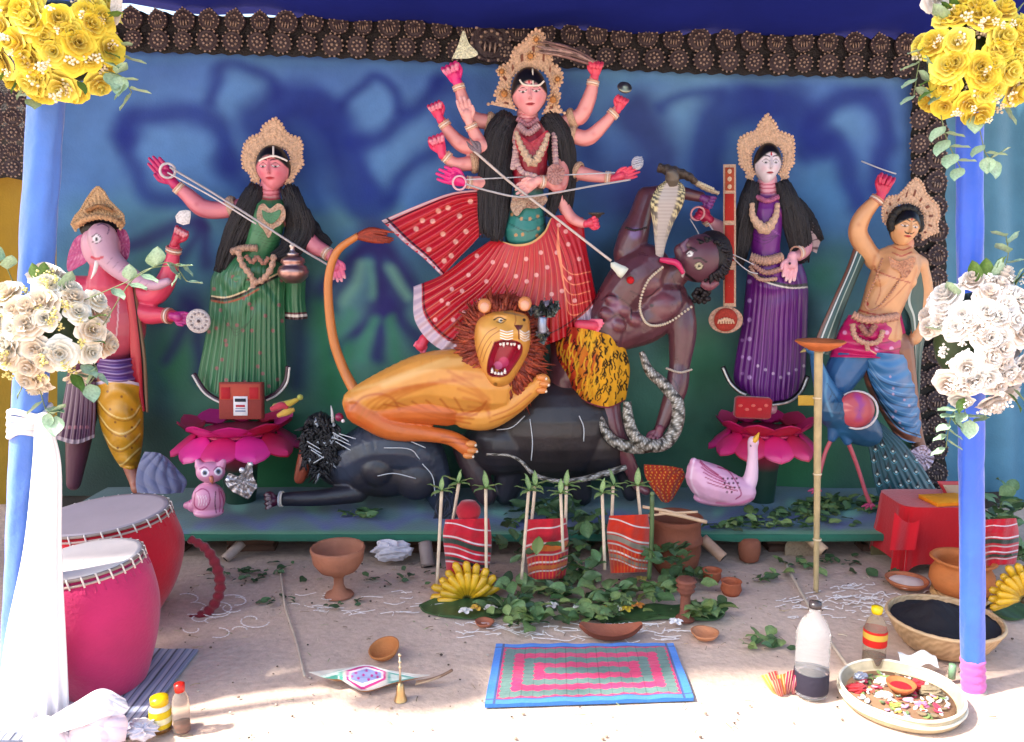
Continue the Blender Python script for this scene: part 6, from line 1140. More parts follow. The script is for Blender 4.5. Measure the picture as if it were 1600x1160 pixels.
def crumple(f_, name, label, cat, cx_, cy_, rx, ry, rd, col, seed, m=CLOTH, amp=.35, d=0, col2=None):
    b = MB(); th = np.linspace(.02, PI-.02, 80)[:, None]; a = np.linspace(0, 2*PI, 120, endpoint=False)[None, :]
    X = np.sin(th)*np.cos(a); Y_ = -np.sin(th)*np.sin(a); Z = np.cos(th)+0*a; r = .95+amp*.9*fnoise(X*1.6+Z, Y_*2-Z*1.4, seed)-amp*1.5*np.abs(fnoise(X*3+Y_, Z*3+Y_*2, seed+1))+amp*.35*np.abs(fnoise(X*5-Y_*2, Z*5+Y_*4, seed+2))
    n = fnoise(X*3, Z*3+Y_, seed+3)[..., None]; K = C(col)*(1-.5*np.clip(n, 0, 1))+C(col2 or col)*.5*np.clip(n, 0, 1)
    b.grid(np.stack([X*rx*r, Y_*rd*r, Z*ry*r], -1)*f_.k+f_.p(cx_, cy_, d), K, wu=True); return tag(b.build(name, m), label, cat)
f5 = Fig(3.55); tag(patch(f5, [[(226, 706, 0), (248, 708, 6), (262, 716, 0)], [(216, 728, 4), (250, 730, 14), (278, 734, 4)], [(212, 752, 8), (252, 754, 18), (292, 752, 8)], [(214, 770, 12), (254, 772, 20), (286, 770, 12)]], 90, 80, '#6a6e8c', bulge=8, pfn=lambda u, v: 4*np.abs(np.sin(u*13+5*v+2*np.sin(v*4)))+2.5*np.abs(np.sin(u*7-v*9)), back=.6).build('crumpled_cloth', CLOTH), 'crumpled grey-blue cloth heaped behind the red drum and owl', 'cloth')
tag(patch(f5, [[(1006, 726, 0), (1040, 728, 6), (1066, 732, 0)], [(1008, 744, 4), (1040, 748, 12), (1070, 744, 4)], [(1022, 768, 8), (1042, 770, 14), (1062, 762, 6)], [(1034, 784, 10), (1042, 786, 12), (1050, 782, 10)]], 90, 80, '#a83018', bulge=6, pfn=lambda u, v: 4*np.abs(np.sin(u*9+6*v+2*np.sin(v*4)))+2*np.abs(np.sin(u*6-v*11)), colfn=lambda u, v, x, y, K: np.where((np.sin(x*.9+2*np.sin(y*.3))*np.sin(y*.7) > .55)[:, None], C('#d88a30'), K), back=.6).build('crumpled_cloth', CLOTH), 'crumpled orange-red brocade cloth by the demon foot near the swan', 'cloth')
# ================================================================== things standing in front of the stage
def ground_fig(x, y):                    # figure helper whose depth is that of the ground point seen at (x, y)
    c = gp(x, y); q = Fig(c[1]); return q, c
def LP(L, k): return [(a*k, b_*k) for a, b_ in L]
# ---- drums
def drum(xc, Yc, ytop, prof, rt, colr, sunlit_strip, label, tilt, headc, seed):
    c = at(xc, ytop, Yc); c0 = np.array([c[0], Yc, 0.]); H_ = c[2]; o = thing('barrel_drum', label, 'drum', c0); R = rotm(*tilt)
    P = crom(np.array([(r_, z_*H_) for r_, z_ in prof], float), 60)
    b = MB(); a = np.linspace(0, 2*PI, 160, endpoint=False)[None, :]; rr = P[:, :1]*(1+.006*np.sin(a*9+P[:, 1:]*20)+.008*fnoise(a*3, P[:, 1:]*9, seed)+.004*np.sin(P[:, 1:]*120+3*np.sin(a*2))*np.exp(-((a-3.9)/.5)**2))
    G = np.stack([rr*np.cos(a), rr*np.sin(a), P[:, 1:]+0*a], -1); K = np.broadcast_to(C(colr), G.shape).copy()
    if sunlit_strip: m_ = ((a > 3.75) & (a < 4.05))[..., None]*np.ones_like(K[..., :1]); K = K*(1-m_)+C(sunlit_strip)*m_; K[:, :] = K  # sunlight on the shell painted in as a brighter strip
    b.grid(G@R.T+c0, K, wu=True); b.build('shell', CLOTH, o)
    top = R@np.array([0, 0, H_])+c0
    b = MB(); b.lathe([(rt*1.0, -.004), (rt*.985, .006), (rt*.9, .0045), (rt*.5, .002), (.001, .002)], top, 64, C(headc), R=R); b.build('drumhead', mat('goat_skin', .7, bump=.12, bscale=25, var=.06, vscale=8), o)
    b = MB(); a = np.linspace(0, 2*PI, 65)[:-1]; b.tube(np.stack([rt*1.01*np.cos(a), rt*1.01*np.sin(a), 0*a-.001], 1)@R.T+top, .0055, 8, C('#8d8078'), closed=True); b.tube(np.stack([rt*1.03*np.cos(a), rt*1.03*np.sin(a), 0*a-.018], 1)@R.T+top, .004, 8, C('#b09a90'), closed=True); hp_ = b.build('hoop', WOOD, o)
    for i in range(28):
        an = i*2*PI/28; b = MB(); p0 = np.array([rt*1.03*math.cos(an), rt*1.03*math.sin(an), .004]); p1 = np.array([rt*1.05*math.cos(an+.03), rt*1.05*math.sin(an+.03), -.026]); b.tube(np.array([p0*.98, p0, p1])@R.T+top, .0028, 6, C('#e8dcd4')); b.build('lacing', CLOTH, hp_)
    b = MB(); u = np.linspace(0, 2*PI, 400, endpoint=False); v = np.linspace(0, 1, 5)[:, None]; r_ = rt*1.025+.004*np.sin(u*38)*v+.008*v+.002*np.sin(u*91)*v
    b.grid(np.stack([r_*np.cos(u), r_*np.sin(u), -.018-.028*v-.004*np.sin(u*23)*v], -1)@R.T+top, C(colr)*.9, wu=True); b.build('ruffle', CLOTH, o); return o
drum(172, 2.78, 803, [(.14, 0), (.155, .02), (.225, .3), (.255, .6), (.245, .82), (.222, .97), (.20, .99)], .222, '#c0182c', None, 'large red cloth covered barrel drum behind the pink one', (0.02, -.06, 0), '#b8a8ac', 2)
drum(152, 2.30, 873, [(.105, 0), (.12, .03), (.163, .3), (.186, .58), (.182, .82), (.162, .97), (.14, .99)], .162, '#bc2a60', '#dc3074', 'pink cloth covered barrel drum with white head in the left foreground', (0.02, -.09, 0), '#e8dcd4', 5)
# ---- knotted hoop by the drums
f = Fig(2.80); b = MB(); wire(f, [(296, 842, 0), (322, 858, 2), (340, 890, 4), (343, 925, 4), (326, 955, 6), (292, 972, 8)], [6, 7, 8, 8, 8, 7], '#7e2430', b=b, n=90, seg=12, wob=.16, wn=13); tag(b.build('rope_hoop', CLOTH), 'dark red knotted rope loop beside the red drum', 'rope')
# ---- striped mat under the drums
def ground_patch(name, corners, nu, nv, colfn, label, cat, z=.006, m=CLOTH, wave=.002, th=.004, edge=None):
    A, B_, D, E = [gp(*q, z) for q in corners]                      # back-left, back-right, front-right, front-left
    u = np.linspace(0, 1, nu)[None, :, None]; v = np.linspace(0, 1, nv)[:, None, None]
    P = (A*(1-u)+B_*u)*(1-v)+(E*(1-u)+D*u)*v; P[..., 2] += wave*(1+fnoise(P[..., 0]*22, P[..., 1]*22, 4))+.5*wave*(1+np.sin(P[..., 0]*60+P[..., 1]*14))
    K = colfn(np.broadcast_to(u[..., 0], P.shape[:2]), np.broadcast_to(v[..., 0], P.shape[:2])); b = MB(); b.grid(P, K)
    rim = np.concatenate([P[0], P[1:, -1], P[-1, ::-1][1:], P[::-1, 0][1:]]); low = rim.copy(); low[:, 2] = .0012; b.grid(np.stack([rim, low]), K[0, 0]*.8)
    return tag(b.build(name, m), label, cat)
ground_patch('striped_mat', [(100, 1012), (310, 1016), (205, 1150), (-20, 1160)], 120, 60, lambda u, v: np.where((np.abs((u*16) % 1-.5) < .09)[..., None], C('#2c3040'), np.where((np.abs((u*16+.3) % 1-.5) < .2)[..., None], C('#a8a8b8'), C('#8088a0'))), 'grey and blue striped mat spread on the ground under the drums', 'mat')
# ---- crochet mat
def rug(u, v):
    asp = .62; du = np.abs(u-.5)*2; dv = np.abs(v-.5)*2
    X = (u-.5)*2/1.0; Yy = (v-.5)*2*asp; d = np.maximum(np.abs(X), np.abs(Yy)+.38*0+ (1-asp))   # rectangular rounds
    z_ = .045*np.abs(((np.where(np.abs(X) > np.abs(Yy)+(1-asp), v*15, u*18)) % 1)-.5)
    q = (d+z_-.02); band = ((np.floor(q*9.2)).astype(int)) % 2
    K = np.where((band == 0)[..., None], C('#cc2c62'), C('#5c7a72')); n = fnoise(u*60, v*50, 3)[..., None]; K = K*(1+.14*n)
    seam = (np.abs(((np.where(np.abs(X) > np.abs(Yy)+(1-asp), v*15, u*18)) % 1)-.0) < .07)[..., None]; K = np.where(seam, K*.62, K)
    bd = ((du > .925) | (dv > .87))[..., None]; K = np.where(bd, C('#3a7cd0')*(1+.08*n), K)
    return np.where((((du > .90) & (du < .925)) | ((dv > .845) & (dv < .87)))[..., None], C('#384878'), K)
ground_patch('crochet_mat', [(775, 1008), (1052, 1006), (1084, 1092), (757, 1103)], 330, 200, rug, 'rectangular pink and grey crochet mat with blue border on the ground', 'mat', z=.008, wave=.0028)
# ---- sash on the left pole
wh = '#e6e2e2'
fS = Fig(2.06)
def sash(u, v, x, y, K): return K
o = thing('hanging_drape', 'long white satin drape knotted round the left pole and falling to the ground', 'drape', fS.p(60, 1150))
SAT = mat('white_satin', .45, spec=.5, bump=.05, bscale=30, var=.03, sheen=.3)
patch(fS, [[(54, 662, 6), (66, 660, 10), (82, 664, 6)], [(50, 730, 6), (74, 728, 10), (96, 730, 4)], [(36, 860, 6), (70, 860, 10), (97, 860, 2)], [(6, 1010, 6), (60, 1010, 12), (104, 1010, 2)], [(-12, 1185, 10), (60, 1190, 16), (112, 1180, 6)]], 140, 160, wh, bulge=6, pleats=5, pamp=4, colfn=sash, back=.3).build('hanging_end', SAT, o)
fW = Fig(2.14); b = MB()
for i in range(5):
    y_ = 642+i*8; th = np.linspace(0, 2*PI, 40)[:-1]; c_ = fW.p(47-i*.3, y_, 0); P = np.stack([.0475*np.cos(th), .0475*np.sin(th), .006*np.sin(th*2+i)+.004*np.sin(th*3)], 1)+c_; b.tube(P, .0085, 8, C(wh), closed=True)
b.build('wrap', SAT, o)
b = MB(); b.ell(fW.p(68, 658, 28), np.array([14, 10, 13])*fW.k, C(wh), 20); b.build('knot', SAT, o)
# ---- artificial rose bouquets
def rose_mesh(c_out, c_in, seed):
    r_ = np.random.RandomState(seed); b = MB()
    for layer, (n, R_, H_, w_, z0) in enumerate(((5, 1., .28, .86, 0), (5, .82, .5, .84, .06), (4, .60, .66, .95, .12), (3, .36, .74, 1.2, .2), (2, .17, .74, 1.7, .3))):
        for i in range(n):
            a0 = i*2*PI/n+layer*.7+r_.uniform(-.15, .15); u, v = np.meshgrid(np.linspace(-1, 1, 7), np.linspace(0, 1, 7)); cur = .30*(1-layer*.14)
            wd = w_*(1-.22*v**3-.0*u); ang = a0+u*wd; rr = R_*(.12+.88*v**.75)*(1-.10*u*u*v)*(1+.05*np.sin(u*5+i)*v); z = z0+H_*v**1.3-cur*np.clip(v-.7, 0, 1)*2.2*(1-.5*u*u)
            K = C(c_in)*(1-v[..., None]**.6)+C(c_out)*v[..., None]**.6; K = K*(1-layer*.05)
            b.grid(np.stack([rr*np.cos(ang), rr*np.sin(ang), z], -1), K)
    return b
def mk(name, b, m): o = b.build(name, m, None, origin=(0, 0, 0)); me = o.data; bpy.data.objects.remove(o); return me
def leaf_mesh(c1, c2, w_=.38, bend=.25, n=7):
    b = MB(); u, v = np.meshgrid(np.linspace(-1, 1, 5), np.linspace(0, 1, n)); wd = np.sin(PI*np.clip(v, 0, 1)**.8)**.9*w_+.004
    b.grid(np.stack([u*wd, v+0*u, bend*v*(1-v)*2-.12*(1-np.abs(u))*wd*2+0.05*np.sin(v*9)*np.abs(u)], -1), C(c1)*(.5+.5*np.abs(u)[..., None])+C(c2)*(.5-.5*np.abs(u)[..., None])); return b
ROSE = {'yellow': [mk('rose_shape', rose_mesh('#faec6c', '#e6c238', 1), PETAL), mk('rose_shape', rose_mesh('#f6e050', '#e0b42c', 2), PETAL)], 'white': [mk('rose_shape', rose_mesh('#f6f2ee', '#e8ddd4', 3), PETAL), mk('rose_shape', rose_mesh('#f2e8e0', '#e0ccbc', 4), PETAL)],
        'cream': [mk('rose_shape', rose_mesh('#f6f3e8', '#eadfc6', 5), PETAL), mk('rose_shape', rose_mesh('#f2e6d4', '#e2c8a8', 6), PETAL)]}
EUC = mk('leaf_shape', leaf_mesh('#8fae8c', '#b8ccb0', .42, .15), LEAF); GRL = mk('leaf_shape', leaf_mesh('#4a6e2c', '#6c8c40', .32, .3), LEAF)
def euler_of(d, spin): 
    q = Vector(d).to_track_quat('Z', 'Y')@Matrix.Rotation(spin, 4, 'Z').to_quaternion(); return q.to_euler()
def tiny_mesh(c_):
    b = MB()
    for i in range(9):
        a = i*2.4; q = .25+.1*i; b.ell((q*math.cos(a)*.9, q*math.sin(a)*.9, .3*math.sin(i*2)), .26, C(c_), 6)
    return b
TIN = {'yellow': mk('filler_shape', tiny_mesh('#e8dcc0'), PETAL), 'white': mk('filler_shape', tiny_mesh('#efeae2'), PETAL), 'cream': mk('filler_shape', tiny_mesh('#e0d488'), PETAL)}
def bouquet(cx, cy, Y_, rx, ry, n, kind, label, sprigs, seed, size=27):
    r_ = random.Random(seed); f = Fig(Y_); c = f.p(cx, cy); o = thing('rose_bouquet', label, 'bouquet', c)
    b = MB(); b.ell(c+np.array([0, .02, 0]), (rx*f.k*.62, rx*f.k*.5, ry*f.k*.62), C('#3c5030'), 18); b.build('foam_core', LEAF, o)
    got = []; tries = 0
    while len(got) < n and tries < 4000:
        tries += 1; a = r_.uniform(0, 2*PI); q = r_.random()**.55; x, z = q*math.cos(a), q*math.sin(a); y = -math.sqrt(max(0, 1-x*x-z*z))*r_.choice((1, 1, 1, 1, -.6))
        if all((x-g_[0])**2+(z-g_[2])**2+(y-g_[1])**2 > (1.02/math.sqrt(n)*1.1)**2 for g_ in got): got.append((x, y, z))
    for (x, y, z) in got:
        p_ = c+np.array([x*rx*f.k*.84, y*rx*f.k*.62, z*ry*f.k*.84]); d = Vector((x+r_.uniform(-.25, .25), y-.35, z+r_.uniform(-.1, .35)))
        s_ = size*f.k*r_.uniform(.82, 1.15); inst('rose', r_.choice(ROSE[kind]), o, p_, euler_of(d, r_.uniform(0, 6)), (s_, s_, s_*r_.uniform(.8, 1.1)))
    for i in range(int(n*1.6)):
        a = r_.uniform(0, 6.28); x, z = math.cos(a)*r_.uniform(.3, 1.05), math.sin(a)*r_.uniform(.3, 1.05); p_ = c+np.array([x*rx*f.k*.95, -r_.uniform(.3, .75)*rx*f.k*(1.15-.6*(x*x+z*z)), z*ry*f.k*.95]); inst('filler_flower', TIN[kind], o, p_, (r_.uniform(0, 3), r_.uniform(0, 3), 0), 9*f.k*r_.uniform(.6, 1.1))
    for i in range(14):
        a = r_.uniform(0, 6.28); x, z = math.cos(a), math.sin(a); p_ = c+np.array([x*rx*f.k*.8, -.3*rx*f.k, z*ry*f.k*.8]); inst('leaf', r_.choice((EUC, GRL)), o, p_, (r_.uniform(1.0, 2.2), r_.uniform(-.6, .6), math.atan2(z, x)-PI/2) if False else Vector((x, -.2, z)).to_track_quat('Y', 'Z').to_euler(), r_.uniform(24, 36)*f.k)
    for (pts, nl) in sprigs:
        A = f.pts(pts, 24); b = MB(); b.tube(A, .0014, 5, C('#6d7a50')); b.build('sprig_stem', LEAF, o)
        for i in range(nl):
            t_ = int(3+(20*(i+1)/nl)); t_ = min(t_, 23); p_ = A[t_]; T_ = A[min(t_+1, 23)]-A[t_-1]; T_ = T_/np.linalg.norm(T_); s_ = 1 if i % 2 else -1; sd_ = np.cross(T_, (0, 1, 0))*s_
            inst('leaf', EUC, o, p_, Vector(T_*.6+sd_*.9+np.array([0, r_.uniform(-.5, .1), r_.uniform(-.2, .1)])).to_track_quat('Y', 'Z').to_euler(), r_.uniform(24, 33)*f.k)
    return o
bouquet(92, 62, 2.02, 108, 92, 42, 'yellow', 'bouquet of yellow roses on top of the left pole in sun', [([(160, 110, 20), (190, 120, 24), (206, 145, 20)], 7), ([(160, 60, 10), (185, 70, 10), (195, 90, 12)], 4), ([(60, 140, 10), (50, 155, 16)], 2)], 3, 25)
bouquet(1518, 98, 2.16, 92, 100, 46, 'yellow', 'bouquet of yellow roses on the right pole with trailing leaves', [([(1450, 60, 20), (1436, 100, 20), (1428, 150, 16)], 7), ([(1470, 180, 20), (1480, 220, 22), (1500, 262, 22)], 7), ([(1530, 200, 20), (1540, 240, 22), (1552, 250, 20)], 5)], 5, 23)
bouquet(78, 516, 2.03, 100, 96, 42, 'cream', 'bouquet of cream white roses on the left pole above the sash', [([(130, 470, 30), (200, 440, 44), (262, 410, 46), (292, 440, 40)], 8), ([(20, 440, 20), (8, 415, 20), (-6, 405, 20)], 4), ([(140, 560, 20), (152, 580, 24), (140, 600, 20)], 4), ([(60, 600, 30), (72, 640, 30), (88, 650, 30)], 5), ([(160, 510, 20), (215, 430, 36), (282, 412, 40)], 3)], 8, 25)
bouquet(1526, 530, 2.17, 92, 118, 50, 'white', 'bouquet of white roses on the right pole above a eucalyptus sprig', [([(1500, 630, 20), (1485, 655, 26), (1478, 700, 26)], 9), ([(1505, 630, 20), (1510, 650, 26), (1520, 660, 26)], 4), ([(1560, 440, 10), (1575, 400, 10), (1572, 370, 10)], 4)], 11, 24)
inst('rose', ROSE['white'][0], thing('white_rose', 'single white rose at the very top edge near the right pole', 'rose', Fig(2.2).p(1462, -3)), Fig(2.2).p(1462, -3), euler_of((0, -1, -.3), 0), 24*Fig(2.2).k)
b = MB(); fq = Fig(2.0); slab(fq, [(176, -20), (190, -10), (190, 20), (182, 40), (172, 20)], 10, 4, '#c8beb4', relief=.5, dark='#a09488').build('ribbon_tail', CLOTH, bpy.data.objects['rose_bouquet'])
# ---- white cloth heaps
fc = Fig(2.0); o = thing('crumpled_cloth', 'white towel heaped on the ground below the pink drum', 'cloth', fc.p(140, 1150))
for i, (tb_, cl) in enumerate((([[(80, 1120, 4), (120, 1096, 12), (160, 1076, 8), (196, 1092, 0)], [(74, 1136, 14), (120, 1116, 26), (166, 1098, 20), (200, 1106, 6)], [(78, 1150, 18), (124, 1136, 30), (166, 1120, 24), (192, 1118, 10)]], '#e6dfe4'),
   ([[(112, 1128, 4), (150, 1114, 16), (190, 1112, 8)], [(108, 1150, 16), (150, 1140, 30), (200, 1128, 12)], [(116, 1172, 20), (154, 1168, 32), (196, 1158, 16)]], '#dcc8d2'), ([[(40, 1130, 4), (70, 1118, 10), (96, 1128, 6)], [(36, 1156, 14), (72, 1150, 26), (110, 1152, 14)], [(40, 1180, 20), (76, 1182, 28), (112, 1178, 18)]], '#e4dce2'))):
    patch(fc, tb_, 90, 70, cl, bulge=8, pfn=lambda u, v, i=i: 4*np.abs(np.sin(u*8+5*v+i+1.5*np.sin(v*5)))+2.5*np.abs(np.sin(u*5-v*9+i)), back=.8).build('cloth_fold', SAT, o)
crumple(fc, 'plastic_bag', 'crumpled clear plastic bag beside the jar at lower left', 'bag', 222, 1140, 26, 16, 20, '#cfc8d0', 25, m=SAT, amp=.5)
crumple(Fig(3.27), 'crumpled_cloth', 'white cloth bundle tucked under the front edge of the stage', 'cloth', 612, 860, 34, 19, 18, '#c8c4cc', 27, amp=.3)
# ---- lathe-made things on the ground
def lathe_thing(name, label, cat, x, y, prof, col, m=TERRA, seg=36, R=None, z=0., part=None, wob=.0, scale=None, dy=0):
    c = gp(x, y, z); k = scale or c[1]/FPX*1.01; c = c+np.array([0, dy, 0]); b = MB(); b.lathe(LP(prof, k), c, seg, C(col), R=R, wob=wob)
    if part is None: return tag(b.build(name, m), label, cat), c, k
    o = thing(name, label, cat, c); b.build(part, m, o); return o, c, k
bowlp = lambda r, h, t=2.5: [(.3, 0), (r*.45, 0), (r*.75, h*.3), (r*.96, h*.75), (r, h), (r-t, h), (r*.9-t, h*.7), (r*.6, h*.28), (.3, h*.2)]
gobp = [(.3, 0), (24, 0), (22, 3), (12, 8), (8, 18), (8, 30), (14, 37), (30, 44), (40, 58), (42, 72), (44, 80), (42, 83), (39, 80), (38, 68), (28, 52), (.3, 46)]
lathe_thing('clay_goblet', 'tall terracotta goblet bowl on a stem before the stage, left of the white bundle', 'goblet', 530, 930, gobp, '#a06850')
bowl, _, _ = lathe_thing('clay_bowl', 'small terracotta bowl tilted on the ground behind the decorated tray', 'bowl', 604, 1024, bowlp(26, 17), '#b4713f', R=rotm(.25, -.22, 0), z=.006)
lathe_thing('clay_saucer', 'tiny clay saucer left of the front row of offerings', 'saucer', 757, 978, bowlp(16, 8, 2), '#a8644a', wob=.03)
lathe_thing('clay_saucer', 'shallow clay saucer near the right end of the offerings', 'saucer', 1101, 998, bowlp(23, 12, 2.5), '#c0805a', wob=.03)
o, c, k = lathe_thing('clay_saucer', 'clay saucer filled with white rice left of the orange pot', 'saucer', 1416, 918, bowlp(33, 15, 3), '#b06a48', part='dish')
b = MB(); b.lathe(LP([(.3, 16), (14, 15), (24, 11), (27, 9)], k), c, 24, C('#d0c0b8'), wob=.1); b.build('rice', MATTE, o)
lathe_thing('clay_cup', 'small terracotta cup right of the oil lamp pedestal', 'cup', 1142, 928, [(.3, 0), (13, 0), (17, 8), (15, 18), (17, 22), (15, 22), (13, 18), (14, 8), (.3, 3)], '#a85a3c')
lathe_thing('clay_cup', 'second small terracotta cup just behind the first one', 'cup', 1112, 908, [(.3, 0), (11, 0), (15, 7), (14, 15), (16, 19), (14, 19), (12, 14), (12, 6), (.3, 3)], '#a85a3c')
lathe_thing('clay_tumbler', 'upturned terracotta tumbler under the right part of the stage', 'tumbler', 1170, 876, [(12, 0), (15, 2), (18, 18), (17, 32), (12, 38), (.3, 39)], '#8a523c')
potp = [(.3, 0), (22, 0), (36, 10), (43, 26), (42, 42), (36, 54), (37, 60), (44, 66), (42, 69), (36, 66), (33, 58), (36, 44), (38, 26), (.3, 6)]
o, c, k = lathe_thing('clay_pot', 'round orange terracotta pot on a straw ring behind the right pole', 'pot', 1500, 935, [(a*1.12, b_*.92+6) for a, b_ in potp], '#c0713c', part='pot_body')
b = MB(); 
for i in range(7): th = np.linspace(0, 2*PI, 40)[:-1]; b.tube(np.stack([(34+i%3*4)*np.cos(th), (34+i%3*4)*np.sin(th), 4+i+2*np.sin(th*7+i)], 1)*k+c, 3*k, 6, C(('#c8a070', '#b08a58')[i % 2]), closed=True)
b.build('straw_ring', WOOD, o)
o, c, k = lathe_thing('large_clay_pot', 'large brown terracotta pot with rolled rim behind the third wrapped pot', 'pot', 1053, 893, [(.3, 0), (26, 0), (38, 16), (42, 40), (40, 50), (44, 53), (44, 58), (41, 60), (40, 82), (44, 92), (41, 94), (36, 84), (36, 60), (38, 40), (.3, 8)], '#7c4632', part='pot_body')
for i, (x0, y0, x1, y1, r_) in enumerate(((1004, 792, 1072, 806, 2.6), (1030, 800, 1104, 816, 3.2), (1012, 806, 1090, 800, 2))):
    b = MB(); fz = Fig(3.12); wire(fz, [(x0, y0, 20), ((x0+x1)/2, (y0+y1)/2-1, 22), (x1, y1, 20)], r_, '#c8a888', b=b, n=10); tag(b.build('stick', WOOD), ('pale thin stick over the mouth of the large clay pot, the upper left one', 'pale thick stick over the mouth of the large clay pot, pointing right', 'pale thin stick crossing the others over the large clay pot')[i], 'stick')
# oil lamp pedestal
lathe_thing('lamp_pedestal', 'brown clay lamp pedestal with ringed neck in front of the leaves', 'pedestal', 1070, 968, [(.3, 0), (16, 0), (15, 4), (9, 8), (8, 40), (10, 46), (15, 50), (11, 54), (16, 58), (12, 62), (17, 66), (14, 70), (.3, 66)], '#7c4a3c')
b = MB(); fb, c = ground_fig(955, 1000); A = crom(np.array([(905, 975), (925, 986), (955, 994), (985, 988), (1004, 974)], float), 40); W_ = 15*np.sin(PI*np.linspace(0, 1, 40))**.7+.6
u = np.linspace(-1, 1, 14)[None, :]; X = A[:, :1]+0*u; Y2 = A[:, 1:]+0*u; P = fb.p(X, Y2+2, W_[:, None]*u*1.4); P[..., 2] = .006+ (u**2)*14*fb.k*(W_[:, None]/15)**.5+ (np.abs(np.linspace(-1, 1, 40))**2)[:, None]*22*fb.k; b.grid(P, C('#9a5a44')); P2 = P.copy(); P2[..., 2] -= 3*fb.k*.9; P2[..., 2] = np.maximum(P2[..., 2], .002); b.grid(P2, C('#8a4c38')); tag(b.build('boat_shaped_dish', TERRA), 'long boat-shaped clay dish on the ground behind the crochet mat', 'dish')
# decorated winnow tray
o = thing('painted_tray', 'pointed bamboo winnowing tray painted pink white and green, left of the mat', 'tray', gp(580, 1072))
fb, c = ground_fig(580, 1080); ou = [(482, 1062), (540, 1046), (575, 1039), (604, 1048), (650, 1058), (672, 1063), (620, 1068), (568, 1079), (530, 1066), (510, 1068)]
oo = np.array([gp(q[0], q[1], .022) for q in ou]); oo[:, 2] += np.array([.03, .006, 0, .004, .012, .02, .006, -.002, .012, .02])*.8; oo = crom(np.vstack([oo, oo[:1]]), 91)[:-1]; cc_ = oo.mean(0); b = MB(); R_ = np.linspace(1, .01, 50)[:, None, None]; P = cc_+(oo-cc_)[None]*R_; P[..., 2] -= .010*(1-R_[..., 0]**2)
V_ = P.reshape(-1, 3); K = np.broadcast_to(C('#d4cdbf'), V_.shape).copy(); paint(V_, K, [('p', [(480, 1062), (536, 1046), (536, 1070)], 0, '#58a894'), ('p', [(492, 1061), (530, 1050), (530, 1066)], 0, '#cfe0d0'), ('p', [(500, 1061), (528, 1054), (528, 1063)], 0, '#489080'), ('p', [(606, 1048), (676, 1063), (606, 1068)], 0, '#78b0a0'), ('p', [(610, 1053), (640, 1060), (610, 1065)], 0, '#d4e0d0'),
  ('p', [(541, 1048), (573, 1038), (603, 1048), (603, 1062), (566, 1079), (541, 1062)], 0, '#c83a80'), ('p', [(545, 1050), (573, 1042), (599, 1050), (599, 1060), (566, 1074), (545, 1062)], 0, '#ecdce4'), ('p', [(548, 1052), (573, 1045), (596, 1051), (596, 1059), (566, 1068), (548, 1062)], 0, '#8f98c4')]+[('d', q, 2.2, '#a83080', .8) for q in [(556, 1052), (573, 1048), (588, 1052), (560, 1060), (576, 1062), (590, 1058), (568, 1055), (581, 1056), (550, 1057)]]+[('l', [(482, 1062), (540, 1047), (573, 1040), (606, 1049), (668, 1062)], 1.5, '#e8e4dc', .6)])
b.grid(P, K.reshape(P.shape), wu=True); lo = oo.copy(); lo[:, 2] = np.maximum(lo[:, 2]-.012, .004); lo[:, :2] = cc_[:2]+(lo[:, :2]-cc_[:2])*.8; b.grid(np.stack([oo, lo]), C('#a8744c'), wu=True); b.build('tray_face', MATTE, o)
b = MB(); Q = [gp(650, 1066, .02), gp(672, 1062, .024), gp(690, 1056, .03), gp(707, 1047, .038)]; b.tube(crom(np.array(Q), 20), .0045, 6, C('#8a6a52')); b.tube(crom(np.array([Q[0]+[0, -.02, .004], Q[1]+[0, -.014, .004], Q[2]]), 14), .003, 6, C('#b89a7c')); b.build('twisted_handle', WOOD, o)
# little bells
b = MB(); fb, c = ground_fig(626, 1094); bo = thing('brass_bell', 'small brass hand bell with thin handle on the tray front', 'bell', c)
b.lathe(LP([(11, 0), (10, 3), (7.5, 12), (6, 26), (3, 31), (.3, 32)], fb.k), c, 20, C('#c8a878')); b.build('bell_body', METAL, bo)
b = MB(); b.tube(np.array([c+[0, 0, 30*fb.k], c+[0, 0, 50*fb.k], c+[0, 0, 78*fb.k]]), np.array([2.4, 1.6, 1.8])*fb.k, 8, C('#c8b8a0')); [b.ell(c+np.array([0, 0, z_*fb.k]), 3.4*fb.k, C('#d0c0a0'), 8) for z_ in (58, 68, 80)]; b.build('handle', METAL, bo)
# thin sticks on the ground
for (pts, r_, lab) in (([(439, 897), (446, 950), (462, 1000), (476, 1058)], .004, 'long thin pale stick lying on the ground left of the tray'), ([(1226, 880), (1262, 945), (1295, 1000), (1327, 1046)], .0055, 'long pale bamboo stick lying behind the water bottle')):
    b = MB(); A = crom(np.array([gp(*q, .006) for q in pts]), 24); A[:, 2] += .003; b.tube(A, r_, 8, C('#c8b8a4')); tag(b.build('stick', WOOD), lab, 'stick')
def tube_thing(x0, y0, x1, y1, Y_, r, col, label, hollow=True):
    f = Fig(Y_); b = MB(); A = f.pts([(x0, y0, 0), (x1, y1, 22)], 8); b.tube(A, r*f.k, 18, C(col)); d_ = A[-1]-A[0]; d_ /= np.linalg.norm(d_); b.tube(np.array([A[-1]+d_*.0005, A[-1]+d_*.002]), r*f.k*.62, 14, C('#14100e')); return tag(b.build('bamboo_piece', WOOD), label, 'bamboo')
tube_thing(378, 848, 352, 874, 3.36, 8, '#a89488', 'short cut bamboo piece under the left front of the stage')
tube_thing(664, 848, 669, 886, 3.30, 11, '#8a7a74', 'upright dark bamboo stub behind the banana bunch')
tube_thing(1098, 842, 1130, 872, 3.26, 9, '#b08a70', 'cut bamboo piece under the stage right of the large pot')
